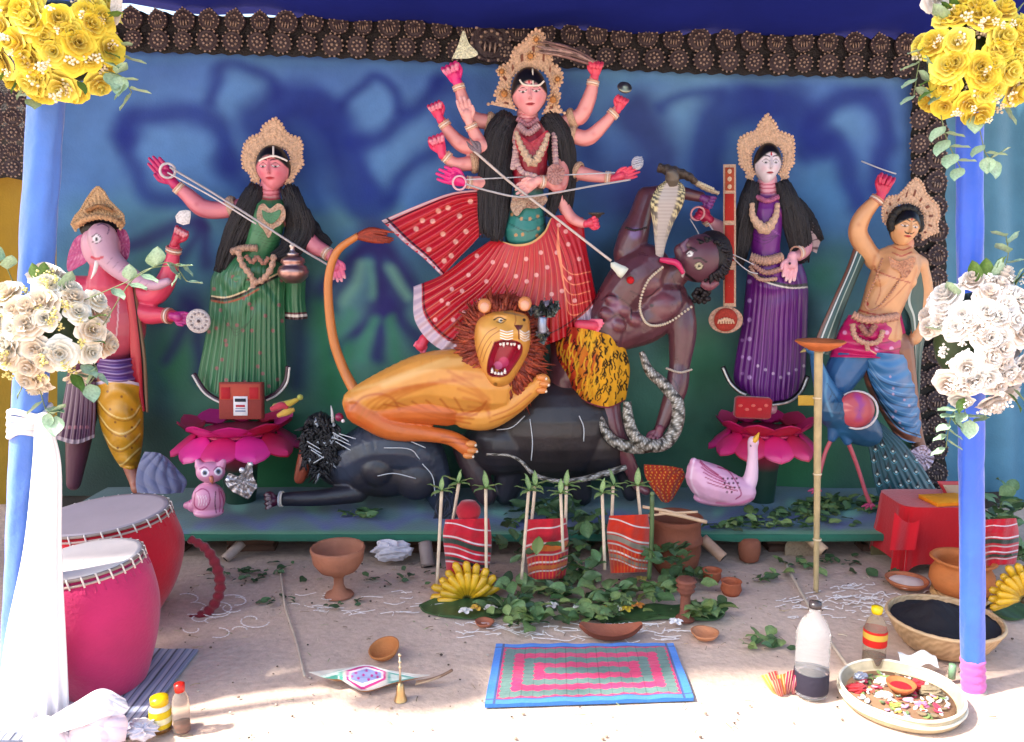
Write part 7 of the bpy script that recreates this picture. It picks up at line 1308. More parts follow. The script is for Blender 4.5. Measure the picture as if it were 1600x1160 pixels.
tube_thing(1262, 838, 1288, 862, 3.34, 9, '#c0a080', 'cut bamboo piece behind the lamp stand')
b = slab(Fig(3.4), [(1226, 872), (1228, 850), (1244, 838), (1262, 846), (1276, 868), (1250, 876)], 0, 8, '#a08a70', relief=.8, dark='#7a6450'); tag(b.build('broken_clay_piece', MATTE), 'broken flat clay piece leaning under the stage behind the lamp stand', 'shard')
b = slab(Fig(3.4), [(1365, 892), (1362, 850), (1400, 842), (1436, 846), (1430, 892)], 0, 6, '#6a5f40', relief=.8, dark='#55492f'); tag(b.build('folded_sack', CLOTH), 'olive brown folded sack standing left of the red covered stool', 'sack')
# ---- lamp stand
o = thing('lamp_stand', 'tall bamboo lamp stand with shallow orange clay dish on top', 'stand', gp(1275, 925)); Yb = float(gp(1275, 925)[1]); fl = Fig(Yb)
b = MB(); A = crom(np.array([fl.p(1275, 925), fl.p(1277, 740), fl.p(1279, 548)]), 60); b.tube(A, np.interp(np.arange(60), [0, 29, 30, 59], [4., 5.2, 5.6, 6.6])*fl.k, 14, C('#b09a70')); b.build('pole', WOOD, o)
for y_ in (741, 843, 622): b = MB(); ring(fl, (1277, y_, 0), (0, 1), 5.6, 1.5, '#d0bc98', b); b.build('node', WOOD, o)
b = MB(); b.lathe(LP([(.3, 0), (14, 0), (30, 8), (38, 14), (36, 16), (28, 11), (.3, 4)], fl.k), fl.p(1281, 548), 36, C('#c06a3a')); b.build('clay_dish', TERRA, o)
# ---- red covered stool with book and framed picture
Ys = 3.16; fs = Fig(Ys); o = thing('covered_stool', 'low stool draped in bright red cloth beside the right pole', 'stool', fs.p(1460, 905))
top = at(1450, 792, Ys)[2]; xa, xb = at(1412, 800, Ys)[0], at(1535, 800, Ys)[0]; b = MB(); n = 200
th = np.linspace(0, 2*PI, n, endpoint=False); sqx = np.sign(np.cos(th))*np.abs(np.cos(th))**.35; sqy = np.sign(np.sin(th))*np.abs(np.sin(th))**.35; cx_, cy_ = (xa+xb)/2, Ys+.12; hx, hy = (xb-xa)/2, .13
R = []; 
for (s_, z_, fl_) in ((.01, 1, 0), (.5, 1, 0), (.96, 1, 0), (1.0, .985, 0), (1.02, .9, .2), (1.05, .6, .6), (1.09, .3, 1), (1.12, .04, 1.2)):
    w_ = 1+.05*fl_*np.sin(th*9+1)+.03*fl_*np.sin(th*17); R.append(np.stack([cx_+hx*s_*w_*sqx, cy_+hy*s_*w_*sqy, z_*top+0*th-(z_ < .1)*0+.03*fl_*np.sin(th*4+2)*(z_ < .5)], 1))
R = np.array(R); R = crom(R, 30); R[..., 2] = np.maximum(R[..., 2], .004); b.grid(R, C('#b8101c'), wu=True); b.build('red_cloth', CLOTH, o)
b = MB(); u, v = np.meshgrid(np.linspace(0, 1, 20), np.linspace(0, 1, 20)); P = fs.p(1390+u*40-v*8+8, 800+v*60+u*10*(1-v)+12*np.sin(u*3)*(1-v), 26+4*np.sin(u*8)); b.grid(P, C('#c01424')); b.build('cloth_corner', CLOTH, o)
b = MB(); b.box((at(1478, 790, Ys+.06)[0], Ys+.06, top+.009), (.17, .12, .014), R=rotm(0, 0, .15), col=C('#d87a10')); b.box((at(1478, 790, Ys+.06)[0], Ys+.06, top+.0175), (.172, .122, .003), R=rotm(0, 0, .15), col=C('#e09018')); tag(b.build('orange_book', MATTE), 'orange covered book lying on the red draped stool', 'book')
fr = thing('framed_picture', 'small red framed picture leaning at the back of the red stool', 'picture', at(1486, 785, Ys+.2)); fp_ = Fig(Ys+.2)
b = flat(fp_, [(1464+34*i/6, 752) for i in range(6)]+[(1500+6*i/6, 752+34*i/6) for i in range(6)]+[(1506-22*i/6, 790) for i in range(6)]+[(1484-20*i/6, 786-34*i/6) for i in range(6)], 0, 5, '#a82c34'); b.build('frame', PAINT, fr)
b = flat(fp_, [(1473+24*i/6, 758) for i in range(6)]+[(1498+3*i/6, 758+24*i/6) for i in range(6)]+[(1500-14*i/6, 782) for i in range(6)]+[(1486-13*i/6, 782-24*i/6) for i in range(6)], 5, 1.5, '#a89078'); b.build('print', MATTE, fr)
# ---- bottles
def bottle(name, label, x, y, prof, bodymat, col, cap, capcol, extras, sx=1, sy=1, seg=32):
    c = gp(x, y); k = c[1]/FPX*1.01; o = thing(name, label, 'bottle' if 'jar' not in name else 'jar', c); b = MB(); b.lathe(LP(prof, k), c+[0, 0, .002], seg, C(col), sx=sx, sy=sy); b.build('bottle_body', bodymat, o)
    b = MB(); b.lathe(LP(cap, k), c+[0, 0, .002], 24, C(capcol)); b.build('cap', PLASTIC, o)
    for nm, pf, cl, m_ in extras:
        b = MB(); b.lathe(LP(pf, k), c+[0, 0, .002], seg, C(cl), sx=sx, sy=sy); b.build(nm, m_, o)
    return o, c, k
ribs = [(26.5+(.9 if (i % 2) else -.6), 42+i*4) for i in range(16)]
CLOUD = mat('cloudy_plastic', .08, trans=.86, bump=.2, bscale=30, var=0); CLOUD.node_tree.nodes['Principled BSDF'].inputs['IOR'].default_value = 1.08
bottle('water_bottle', 'large clear plastic water bottle with grey cap and dark label', 1266, 1084, [(.3, 0), (25, 0), (27, 3), (27, 40)]+ribs+[(26, 110), (20, 126), (9, 140), (8, 150)], CLOUD, '#ffffff', [(.3, 150), (10, 150), (10, 159), (.3, 160)], '#3a3436',
  [('label', [(27.6, 8), (27.9, 9), (27.9, 41), (27.6, 42)], '#2c2836', MATTE), ('water', [(.3, 2), (24, 3), (24.5, 40), (.3, 40)], '#c8c4d0', GLASS)])
o_, c_, k_ = bottle('oil_bottle', 'small square oil bottle with yellow cap and red label', 1364, 1046, [(.3, 0), (17, 0), (18, 3), (18, 70), (14, 84), (7, 94), (6, 98)], CLOUD, '#e8dcc8', [(.3, 97), (8, 97), (9, 101), (9, 108), (.3, 110)], '#e0c010',
  [('oil', [(.3, 2), (16, 2), (16.5, 26), (.3, 26)], '#8a4810', LIQUID), ('label', [(18.4, 44), (18.7, 45), (18.7, 69), (18.4, 70)], '#c02018', MATTE), ('label_panel', [(18.9, 56), (19.1, 57), (19.1, 65), (18.9, 66)], '#c8a040', MATTE)], seg=4*8)
bottle('small_bottle', 'small clear bottle with red cap and amber liquid at lower left', 285, 1143, [(.3, 0), (13, 0), (14, 3), (13, 20), (14, 40), (13, 58), (8, 68), (6, 72)], CLOUD, '#e8dcd0', [(.3, 71), (8, 71), (8.5, 84), (.3, 85)], '#c82418', [('liquid', [(.3, 2), (12, 2), (12, 17), (.3, 17)], '#a85a10', LIQUID)])
bottle('plastic_jar', 'small white jar with yellow lid and yellow label beside the red-capped bottle', 252, 1141, [(.3, 0), (15, 0), (17, 3), (17, 40), (14, 46)], PLASTIC, '#d8d4c0', [(.3, 46), (14.5, 46), (14.5, 58), (.3, 59)], '#e0b80c', [('label', [(17.4, 8), (17.7, 9), (17.7, 37), (17.4, 38)], '#d8b820', MATTE), ('label_band', [(17.9, 16), (18, 17), (18, 25), (17.9, 26)], '#e4d8a8', MATTE), ('honey', [(.2, .5), (17.3, .6), (17.6, 7), (17.2, 7.6)], '#a06a20', LIQUID)])
TRAYM = {}
# ---- basket with black heap, round tray of offerings
def weave(o, c, prof, k, col1, col2, name, m=WOOD, seg=90):
    P = crom(np.array(LP(prof, k), float), 26); a = np.linspace(0, 2*PI, seg, endpoint=False)[None, :]; i = np.arange(26)[:, None]
    r = P[:, :1]*(1+.012*np.sin(a*30+PI*(i % 2))); G = np.stack([r*np.cos(a), r*np.sin(a), P[:, 1:]+0*a], -1)+c; K = np.where(((np.sin(a*30+PI*(i % 2)) > 0))[..., None], C(col1), C(col2)); b = MB(); b.grid(G, K, wu=True); return b.build(name, m, o)
c = gp(1472, 1010); k = c[1]/FPX*1.01; o = thing('cane_basket', 'wide pale cane basket heaped with black sand behind the right pole', 'basket', c)
weave(o, c, [(.5, 1), (50, 1), (66, 12), (80, 34), (86, 50), (84, 52), (78, 36), (60, 14), (1, 8)], k, '#c8a47c', '#b08c62', 'basket_body')
b = MB(); th = np.linspace(0, 2*PI, 60)[:-1]; b.tube(np.stack([86*np.cos(th), 86*np.sin(th), 50+0*th], 1)*k+c, 3*k, 8, C('#c8a880'), closed=True); b.build('rim', WOOD, o)
b = MB(); rr = np.linspace(0.01, 1, 30)[:, None]; a = np.linspace(0, 2*PI, 70, endpoint=False)[None, :]; X = rr*80*np.cos(a); Y2 = rr*80*np.sin(a); Z = 44+34*np.exp(-((X+18)**2+(Y2)**2)/1500.)+16*np.exp(-((X-40)**2+Y2**2)/900)+4*fnoise(X/9, Y2/9, 3)+2*fnoise(X/3, Y2/3, 5); b.grid(np.stack([X, Y2, Z], -1)*k+c, C('#1e1c22'), wu=True)
o2 = b.build('black_sand', MATTE, o)
c = gp(1406, 1098); k = c[1]/FPX*1.01; o = thing('bamboo_tray', 'round white bamboo tray of offerings in the right foreground', 'tray', c)
b = MB(); b.lathe(LP([(.5, 8.5), (78, 8.6), (82, 10), (82, 11), (.5, 10)], k), c, 60, C('#8a6a50'), wob=.02); b.build('inner_plate', MATTE, o)
b = MB(); b.lathe(LP([(.5, 2), (84, 2), (92, 3), (95, 10), (95, 24), (92, 25), (90, 12), (84, 8), (.5, 7)], k), c, 72, C('#b8a888')); b.build('tray_body', WOOD, o)
b = MB(); th = np.linspace(0, 2*PI, 90)[:-1]; [b.tube(np.stack([(94.5+q)*np.cos(th), (94.5+q)*np.sin(th), z_+0*th+.8*np.sin(th*5)], 1)*k+c, 2.6*k, 6, C('#e0d8c4'), closed=True) for q, z_ in ((0, 25), (1.5, 14))]; b.build('rim', WOOD, o)
def on(px, py, z_=10): return gp(px, py, float(c[2]+z_*k))
r_ = random.Random(31)
for i in range(120):
    a, q_ = r_.uniform(0, 6.28), 74*math.sqrt(r_.random()); p_ = c+np.array([q_*k*math.cos(a), q_*k*math.sin(a), (11+r_.uniform(0, 4))*k]); cl = r_.choice(('#b83048', '#d890a8', '#e4dcc8', '#6a8048', '#7c6a50', '#c8b050', '#9aa0a8', '#a04a34', '#ddd6d0'))
    b = MB(); b.ell((0, 0, 0), (1, .55, .22), C(cl), 8); V = b.V[0]; V[:, 2] += .25*V[:, 0]**2
    if i < 1 or cl not in TRAYM: TRAYM[cl] = mk('petal_shape', b, PETAL)
    inst('petal', TRAYM[cl], o, p_, (r_.uniform(-.5, .5), r_.uniform(-.5, .5), r_.uniform(0, 6)), r_.uniform(4, 9)*k)
q = on(1407, 1083); b = MB(); b.lathe(LP([(.3, 0), (10, 0), (20, 10), (24, 18), (21, 18), (15, 9), (.3, 5)], k), q, 28, C('#b8683c')); b.lathe(LP([(.3, 11), (17, 12)], k), q, 20, C('#b01c28')); tag(b.build('clay_cup', TERRA), 'small clay cup of red powder in the middle of the bamboo tray', 'cup')
for (x_, y_, rx, ry, rz, cl, nm, lab, m_) in ((1340, 1080, 16, 12, 8, '#b82a30', 'red_petal_heap', 'red petal heap at the left inside the tray', PETAL), (1378, 1070, 12, 9, 7, '#e8e2d8', 'white_flower', 'white flower left of the cup in the tray', PETAL), (1380, 1090, 13, 7, 6, '#e4dcd0', 'white_flower', 'lower white flower at the left of the cup in the tray', PETAL),
   (1432, 1078, 14, 10, 10, '#c02430', 'red_flower', 'red hibiscus flower right of the cup in the tray', PETAL), (1456, 1086, 20, 11, 9, '#8a7a60', 'grain_heap', 'brown grain heap at the right inside the tray', MATTE), (1440, 1104, 10, 6, 5, '#d07aa0', 'pink_petals', 'pink petals near the tray front', PETAL), (1400, 1105, 10, 6, 5, '#a8b058', 'betel_nuts', 'yellow-green buds near the tray front', LEAF), (1344, 1062, 10, 7, 8, '#b8bcc8', 'foil_packet', 'crumpled pale foil packet at the tray back', SILVER), (1378, 1062, 22, 5, 4, '#8aa060', 'green_stalks', 'bunch of green stalks at the tray back', LEAF)):
    q = on(x_, y_); fq = Fig(q[1]); tag(crumple(fq, nm, lab, 'offering', x_, y_-rz*.5, rx*1.25, rz*1.25, ry*1.1, cl, int(x_), m=m_, amp=.3), lab, 'offering')
b = MB(); q = on(1448, 1062, 8); u, v = np.meshgrid(np.linspace(-1, 1, 14), np.linspace(0, 1, 14)); P = np.stack([u*34+2, 26+v*18, 10+v*16+4*np.sin(u*5)+2*np.sin(v*7+u*3)], -1)*k+q; b.grid(P, C('#d8d8d4')); tag(b.build('white_paper', SAT), 'sheet of white paper standing at the back right of the tray', 'paper')
b = MB(); q = on(1487, 1060, 6); b.tube(np.array([q, q+[0, 0, 26*k]]), 6*k, 10, C('#7aa07a')); tag(b.build('green_stub', LEAF), 'short green stalk stub standing at the right edge of the tray', 'stalk')
# patterned cloth roll beside the bottle
f = Fig(2.27); o = thing('folded_packets', 'bunch of red and yellow striped folded cloths beside the water bottle', 'cloth', gp(1220, 1092))
for i, (x0, y0, x1, y1, cl, w_) in enumerate(((1196, 1056, 1216, 1088, '#c89a3c', 9), (1206, 1052, 1222, 1090, '#b83a38', 8), (1220, 1056, 1226, 1088, '#d0742c', 9), (1236, 1050, 1230, 1086, '#8a1c40', 8), (1246, 1056, 1240, 1086, '#a02a4c', 7), (1212, 1064, 1222, 1094, '#c84a40', 7))):
    patch(f, [[(x0-w_, y0, i*3), (x0+w_, y0-4, i*3)], [((x0+x1)/2-w_*.9, (y0+y1)/2, 8+i*2), ((x0+x1)/2+w_*.9, (y0+y1)/2, 8+i*2)], [(x1-w_*.5, y1, 6), (x1+w_*.5, y1, 6)]], 24, 24, cl, bulge=5, pleats=3, pamp=1.5, colfn=lambda u, v, x, y, K: np.where((np.sin(u*22) > .5)[:, None], K*.5+C('#e8d0a0')*.5, K)).build('folded_cloth', CLOTH, o)
crumple(f, 'white_packet', 'small white crumpled packet at the foot of the striped cloths', 'packet', 1242, 1088, 10, 8, 8, '#e8e4e4', 44, m=SAT)
# ---- the altar: wrapped pots, sticks with leaf tips, bananas, leaves
STR = {'a': ('#b8182c', '#2c3a30', '#d8ccd0'), 'b': ('#b81c2c', '#c86a28', '#d8c8c0'), 'c': ('#c83018', '#8a8070', '#d8d0c8')}
def wrapped(x0, x1, y0, y1, Y_, key, label, tilt, red):
    f = Fig(Y_); A_, B_, W_ = [C(q) for q in STR[key]]; o = thing('wrapped_pot', label, 'pot', f.p((x0+x1)/2, y1))
    def cf(u, v, x, y, K):
        t_ = v*1.0+tilt*(u-.5)+.02*np.sin(u*7); K = np.broadcast_to(A_, K.shape).copy()
        for c0, w_, cl in ((.16, .012, W_), (.42, .014, W_), (.50, .045, B_), (.60, .012, W_*.8), (.72, .014, W_), (.86, .012, W_*.9), (.80, .03, B_)):
            m_ = np.clip((w_-np.abs(t_-c0))/.008+.5, 0, 1)[:, None]; K = K*(1-m_)+cl*m_
        if key != 'a':
            m_ = (((np.sin(u*70) > .5) & (t_ > .62))[:, None])*.6; K = K*(1-m_)+C('#d06a28')*m_
        return K
    w_ = x1-x0
    patch(f, [[(x0+4, y0), (x1-4, y0-2)], [(x0, y0+(y1-y0)*.3), (x1, y0+(y1-y0)*.3)], [(x0+3, y0+(y1-y0)*.65), (x1-1, y0+(y1-y0)*.65)], [(x0+6, y1), (x1-5, y1-2)]], 110, 120, STR[key][0], bulge=[20, 30, 30, 24], pfn=lambda u, v: 1.6*np.sin(v*26+2*u)+1.2*np.sin(u*21+v*6), colfn=cf, back=.8).build('striped_towel', CLOTH, o)
    if red: b = MB(); b.lathe(LP([(.3, 22), (12, 21), (19, 12), (20, 4), (17, -4)], f.k), f.p((x0+x1)/2+2, y0-8, 0), 28, C('#a81c2c')); b.build('red_cap', CLOTH, o)
    return o
wrapped(692, 768, 812, 898, 3.02, 'a', 'pot wrapped in red towel with white and dark stripes, the leftmost, behind bananas', -.18, True)
wrapped(820, 888, 812, 906, 3.04, 'b', 'pot wrapped in red and orange towel with a leaf on it, the middle one', .12, False)
wrapped(948, 1016, 806, 896, 3.06, 'c', 'pot wrapped in orange-red striped towel beside the large clay pot, rightmost of three', -.2, False)
LF = [mk('leaf_shape', leaf_mesh('#48693a', '#66875a', .34, .35), LEAF), mk('leaf_shape', leaf_mesh('#5e7c4a', '#84a06a', .38, .5), LEAF), mk('leaf_shape', leaf_mesh('#3a5434', '#4e6a44', .30, .2), LEAF), mk('leaf_shape', leaf_mesh('#70884c', '#94a868', .36, .4), LEAF)]
STAR = mk('leaf_shape', leaf_mesh('#6c8a48', '#a0b478', .17, .3), LEAF)
r_ = random.Random(4)
sticks = [(683, 912, 690, 768), (705, 830, 717, 756), (760, 905, 759, 764), (815, 905, 826, 768), (829, 835, 836, 760), (880, 862, 876, 772), (883, 850, 885, 760), (945, 890, 941, 772), (956, 812, 958, 760), (1001, 810, 996, 760)]
side = ['far left front', 'behind the left pot', 'right of the left pot', 'left of the middle pot', 'behind the middle pot', 'crossing the right side of the middle pot', 'just right of the middle pot', 'left of the rightmost pot', 'behind the rightmost pot', 'right over the rightmost pot']
for i, (x0, y0, x1, y1) in enumerate(sticks):
    f = Fig(3.0 if i in (0, 2, 3, 5, 7) else 3.14); o = thing('leaf_topped_stick', 'pale reed with leafy star top, '+side[i], 'stick', f.p(x0, y0), 'reeds with leaf tips round the wrapped pots')
    b = MB(); b.tube(f.pts([(x0, y0, 28), (x1, y1, 26)], 10), 2.6*f.k, 8, C('#d0bca4')); b.build('reed', WOOD, o)
    for j in range(5):
        a = j*2*PI/5+r_.uniform(-.3, .3)+.3; inst('leaf', STAR, o, f.p(x1, y1, 26), Vector((math.cos(a), .5*math.sin(a)-.2, .28*math.sin(a)+.22+(.5 if j == 1 else 0))).to_track_quat('Y', 'Z').to_euler(), r_.uniform(22, 30)*f.k)
b = MB(); f = Fig(3.0); b.tube(f.pts([(1014, 905, 30), (1018, 845, 30), (1019, 775, 28)], 16), 3.6*f.k, 8, C('#4a6038')); b.ell(f.p(1019, 772, 28), 4*f.k, C('#5c7048'), 8); tag(b.build('green_stalk', LEAF), 'dark green plant stalk at the right edge of the rightmost wrapped pot', 'stalk')
def bananas(cx, cy, Y_, R_, n, a0, a1, label, curl=1, hang=1):
    f = Fig(Y_); o = thing('banana_bunch', label, 'bananas', f.p(cx, cy+8)); r_ = random.Random(3)
    for row in range(2):
        for i in range(n-row*2):
            a = a0+(a1-a0)*(i+.5*row)/(n-1-row); L_ = R_*(1.-.24*row)*r_.uniform(.9, 1.05); d = 6+14*row
            P = [(cx+6*math.cos(a), cy-6*math.sin(a), d), (cx+L_*.5*math.cos(a), cy-L_*.5*math.sin(a), d+9), (cx+L_*.85*math.cos(a+.06*curl), cy-L_*.85*math.sin(a+.06*curl), d+8), (cx+L_*math.cos(a+.1*curl), cy-L_*math.sin(a+.1*curl), d+4)]
            b = MB(); A = f.pts(P, 20); rr = np.interp(np.arange(20), [0, 3, 7, 15, 18, 19], [1.8, 2.6, 5.6, 5.6, 2.8, 1.4])*f.k*R_/52.; K = np.broadcast_to(C('#d8a820')*r_.uniform(.85, 1.1), (20, 3)).copy(); K[:2] = C('#7a6a30'); K[-1:] = C('#3a2c18'); b.tube(A, rr, 7, K); b.build('banana', PAINT, o)
    b = MB(); b.ell(f.p(cx, cy, 14), np.array([8, 7, 6])*f.k, C('#4a3c20'), 10); b.build('stem', WOOD, o)
bananas(730, 938, 2.96, 60, 11, math.radians(188), math.radians(20), 'fan of ripe yellow bananas in front of the leftmost wrapped pot')
bananas(1600, 938, 2.72, 58, 8, math.radians(190), math.radians(80), 'cluster of yellow bananas at the right edge behind the pole')
# leaves
def leaf_pile(name, label, spots, n, z0, zr, seed, sz=(20, 34), kinds=(0, 1, 2, 3), flatness=.5):
    r_ = random.Random(seed); pts = []
    for i in range(n):
        x, y, rx, ry = r_.choice(spots); a = r_.uniform(0, 6.28); q = math.sqrt(r_.random()); pts.append((x+rx*q*math.cos(a), y+ry*q*math.sin(a)))
    o = thing(name, label, 'leaves', gp(sum(p_[0] for p_ in pts)/n, sum(p_[1] for p_ in pts)/n, z0))
    for (x, y) in pts:
        z_ = z0+r_.uniform(.002, zr); p_ = gp(x, y, z_); a = r_.uniform(0, 6.28); d = Vector((math.cos(a), math.sin(a), r_.uniform(-.1, 1.)*flatness)); q = d.to_track_quat('Y', 'Z')@Matrix.Rotation(r_.uniform(-.7, .7), 4, 'Y').to_quaternion()
        inst('leaf', LF[r_.choice(kinds)], o, p_, q.to_euler(), r_.uniform(*sz)*p_[1]/FPX)
leaf_pile('leaf_pile', 'heap of fresh green leaves spread round and between the wrapped pots', [(800, 930, 40, 20), (860, 935, 60, 18), (930, 935, 60, 20), (1000, 935, 60, 22), (900, 905, 40, 16), (1070, 905, 34, 16), (1100, 955, 24, 8), (800, 955, 40, 8), (920, 962, 60, 6), (820, 972, 30, 6)], 280, 0, .045, 5, (20, 38), flatness=.6)
leaf_pile('dark_leaf_heap', 'dark leafy heap behind the middle and rightmost wrapped pots', [(905, 850, 40, 60), (800, 850, 22, 40), (920, 820, 30, 40), (850, 800, 40, 12), (1050, 870, 30, 20)], 170, .04, .16, 6, (20, 36), (0, 2, 2), .9)
leaf_pile('scattered_stage_leaves', 'withered green leaves scattered on the right half of the stage', [(1215, 808, 60, 14), (1310, 800, 60, 12), (1380, 786, 30, 10), (1180, 822, 90, 6), (1290, 790, 40, 8), (560, 805, 30, 6), (1240, 815, 120, 14), (1320, 785, 60, 12)], 260, PLZ, .02, 7, (12, 24), (0, 2, 3), .4)
leaf_pile('scattered_ground_leaves', 'dry leaves scattered on the ground at the right of the offerings', [(1210, 905, 40, 12), (1190, 1000, 30, 10), (1310, 895, 30, 8), (1400, 900, 30, 8), (1150, 950, 40, 10), (1240, 880, 40, 8), (1200, 1010, 40, 6)], 44, 0, .012, 8, (14, 30), (0, 2, 3), .4)
leaf_pile('dry_litter', 'dry leaf litter on the ground along the left front of the stage', [(450, 890, 90, 14), (370, 900, 60, 14), (620, 905, 60, 14), (500, 940, 100, 10), (1290, 880, 60, 14), (720, 890, 60, 14)], 110, 0, .012, 9, (8, 22), (2, 2, 0), .3)
leaf_pile('pot_leaf_crown', 'cluster of mango leaves on the wrapped pot at the right edge', [(1568, 800, 22, 34), (1560, 830, 26, 20), (1580, 870, 40, 14)], 70, .08, .1, 10, (24, 38), (0, 2, 3, 1), .9)
def bigleaf(pts, z, label, col='#3c5a34', seed=1):
    P_ = np.array([gp(x, y, z) for x, y in pts]); P_ = crom(np.vstack([P_, P_[:1]]), 61)[:-1]; c_ = P_.mean(0); R_ = np.linspace(1, .02, 12)[:, None, None]; G = c_+(P_-c_)[None]*R_; G[..., 2] += .004*(1+np.sin(G[..., 0]*50))*(R_[..., 0]); b = MB(); K = np.broadcast_to(C(col), G.shape)*(1+.2*np.sin(G[..., :1]*160)); b.grid(G, K, wu=True); lo = P_.copy(); lo[:, 2] = .001; b.grid(np.stack([G[0], lo]), C(col)); return tag(b.build('banana_leaf', LEAF), label, 'leaf')
bigleaf([(655, 948), (700, 928), (776, 930), (782, 962), (720, 966), (668, 958)], .004, 'banana leaf piece lying under the fan of bananas')
bigleaf([(930, 958), (1000, 946), (1122, 950), (1118, 968), (1040, 966), (950, 974)], .005, 'long banana leaf under the rightmost offerings')
bigleaf([(1540, 935), (1600, 930), (1640, 945), (1590, 968), (1556, 960)], .004, 'banana leaf piece under the bananas at the right edge')
bigleaf([(1080, 940), (1125, 945), (1120, 966), (1090, 964)], .006, 'small banana leaf scrap beside the lamp pedestal')
for (x_, y_, nm, cl, lab) in ((727, 955, 'white_flower', '#e8e4dc', 'white flower at the left foot of the banana fan'), (745, 950, 'yellow_flower', '#e0b040', 'yellow flower under the banana fan'), (766, 950, 'white_flower', '#e4dcd4', 'white flower at the right foot of the banana fan'), (842, 948, 'white_flower', '#dfe2d6', 'large white flower before the middle pot'), (862, 946, 'white_flower', '#e8e0d8', 'white flower right of the large one before the middle pot'), (905, 948, 'white_flower', '#dce0d4', 'white flower among leaves between middle and rightmost pot'),
     (948, 952, 'yellow_flower', '#e0d050', 'pale yellow flower at the left on the right leaf'), (964, 950, 'white_flower', '#ece8e0', 'white flower between the yellow ones on the right leaf'), (978, 952, 'yellow_flower', '#e0c030', 'deep yellow flower in the middle of the right leaf'), (996, 946, 'orange_flower', '#d88830', 'orange flower at the right on the right leaf'), (855, 895, 'yellow_flower', '#e0c860', 'yellow flower tucked under the middle wrapped pot'), (1002, 905, 'banana_slice', '#d8c060', 'peeled yellow fruit beside the rightmost wrapped pot'), (1056, 972, 'white_flower', '#efecec', 'white folded flower beside the lamp pedestal')):
    q = gp(x_, y_, .02); o = thing(nm, lab, 'flower' if 'flower' in nm else 'fruit', q)
    for j in range(5):
        b = MB(); a = j*2*PI/5; u, v = np.meshgrid(np.linspace(-1, 1, 5), np.linspace(0, 1, 5)); w_ = .3+.5*np.sin(PI*v*.8+.3); P = np.stack([v*math.cos(a)-u*w_*.5*math.sin(a), v*math.sin(a)+u*w_*.5*math.cos(a), .5*v-.5*v*v+.1*u*u], -1)*.027+q; b.grid(P, C(cl)); b.build('petal', PETAL, o)
    b = MB(); b.ell(q+[0, 0, .006], .007, C(cl)*.85, 8); b.build('flower_heart', PETAL, o)
b = MB(); f = Fig(3.02); u, v = np.meshgrid(np.linspace(-1, 1, 9), np.linspace(0, 1, 9)); wd = np.sin(PI*v**.9)*9+.4; P = f.p(842+u*wd-v*4, 838+v*30, 34+2*np.abs(u)); b.grid(P, C('#6c8048')); tag(b.build('fallen_leaf', LEAF), 'single pale green leaf lying on the towel of the middle pot', 'leaf')
# pot at far right
wrapped(1535, 1592, 812, 884, 2.92, 'a', 'pot wrapped in red and white striped towel at the right edge behind the pole', .05, False)
# ---- rice powder drawing on the ground
b = MB(); r_ = random.Random(12)
def ribbon(pts, w_=.004):
    A = crom(np.array([gp(x, y, .0035+r_.uniform(0, .0012)) for x, y in pts]), 5*len(pts)); T_ = np.gradient(A, axis=0); T_ /= np.linalg.norm(T_, axis=1)[:, None]+1e-9; N_ = np.cross(T_, (0, 0, 1)); ww = w_*(.7+.5*np.sin(np.arange(len(A))*1.7))[:, None]; top = A.copy(); top[:, 2] += .0016; b.grid(np.stack([A-N_*ww, top, A+N_*ww]), C('#efe8e2'))
for i in range(110):
    cx_, cy_ = r_.choice([(1300, 935), (1350, 945), (1380, 960), (1260, 950), (1420, 940), (1330, 925)]); cx_ += r_.uniform(-50, 50); cy_ += r_.uniform(-16, 16); ribbon([(cx_, cy_), (cx_+r_.uniform(4, 16), cy_+r_.uniform(-5, 5)), (cx_+r_.uniform(10, 30), cy_+r_.uniform(-6, 6))], .003)
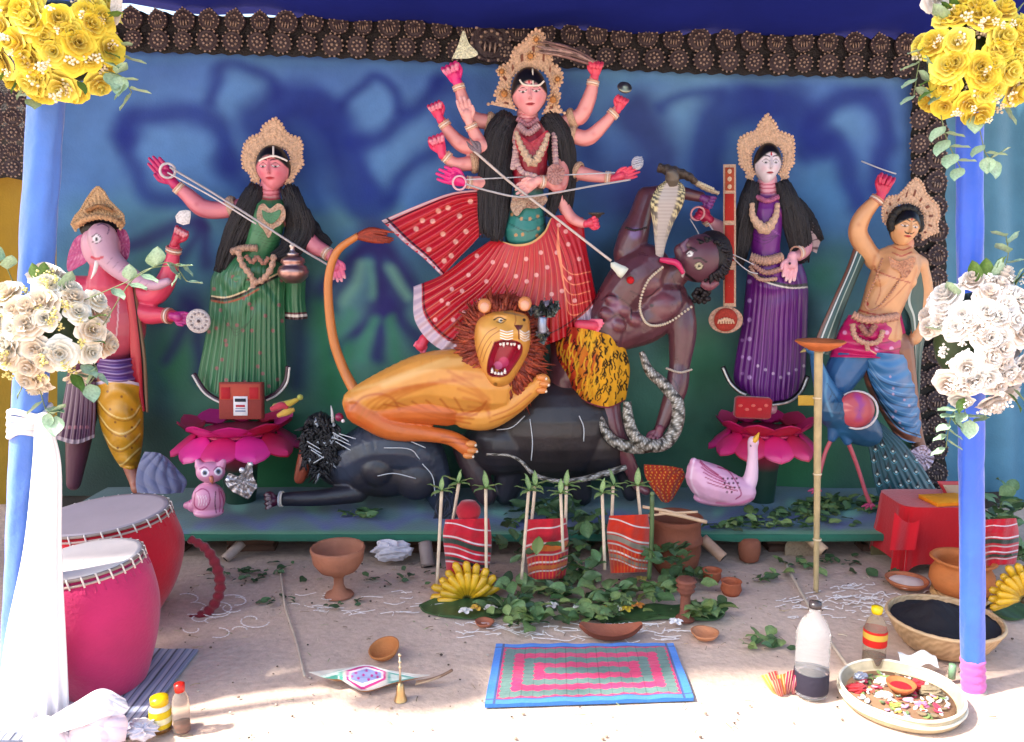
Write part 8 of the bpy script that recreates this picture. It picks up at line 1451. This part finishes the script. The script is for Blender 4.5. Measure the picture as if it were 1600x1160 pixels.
for i in range(14):
    cx_, cy_ = r_.uniform(290, 420), r_.uniform(930, 990); R_ = r_.uniform(10, 26); a0 = r_.uniform(0, 6); ribbon([(cx_+R_*math.cos(a0+t_), cy_+R_*.42*math.sin(a0+t_)) for t_ in np.linspace(0, 3.4, 7)], .0036)
for i in range(60):
    cx_, cy_ = r_.uniform(700, 1060), r_.uniform(968, 1000); ribbon([(cx_, cy_), (cx_+r_.uniform(4, 26), cy_+r_.uniform(-4, 6)), (cx_+r_.uniform(10, 44), cy_+r_.uniform(-6, 8))], .0024)
for i in range(30): cx_, cy_ = r_.uniform(440, 680), r_.uniform(925, 962); ribbon([(cx_, cy_), (cx_+r_.uniform(6, 20), cy_+r_.uniform(-3, 3)), (cx_+r_.uniform(12, 36), cy_+r_.uniform(-4, 4))], .0018)
o = b.build('rice_powder_drawing', MATTE); o['kind'] = 'stuff'; tag(o, 'white rice powder drawings scattered on the ground before the stage', 'drawing')
# small stones and crumbs on the ground
b = MB()
for i in range(420):
    x, y = r_.uniform(230, 1600), r_.choice((r_.uniform(880, 960), r_.uniform(880, 1155))); s_ = r_.uniform(.0015, .006); q = gp(x, y, s_*.3); b.ell(q, (s_, s_*.8, s_*.6), C(r_.choice(('#6a5a50', '#8a7868', '#4a4038', '#a08a78', '#c0b0a0'))), 6, rings=4)
o = b.build('pebbles', MATTE); o['kind'] = 'stuff'; tag(o, 'small pebbles and crumbs scattered on the sandy ground', 'pebbles')

b = MB()
for i in range(260):
    x, y = r_.uniform(200, 1600), r_.choice((r_.uniform(880, 1000), r_.uniform(880, 1150))); q = gp(x, y, .004); a = r_.uniform(0, 3.14); L_ = r_.uniform(.008, .035); d_ = np.array([math.cos(a), math.sin(a), 0])*L_
    b.tube(np.array([q-d_/2, q+[0, 0, .0015], q+d_/2]), r_.uniform(.0006, .0014), 4, C(r_.choice(('#b8a078', '#8a7050', '#d8c8a8', '#6a5a3c', '#98a070'))))
o = b.build('straw_bits', WOOD); o['kind'] = 'stuff'; tag(o, 'bits of straw and grass scattered over the sandy ground', 'straw')
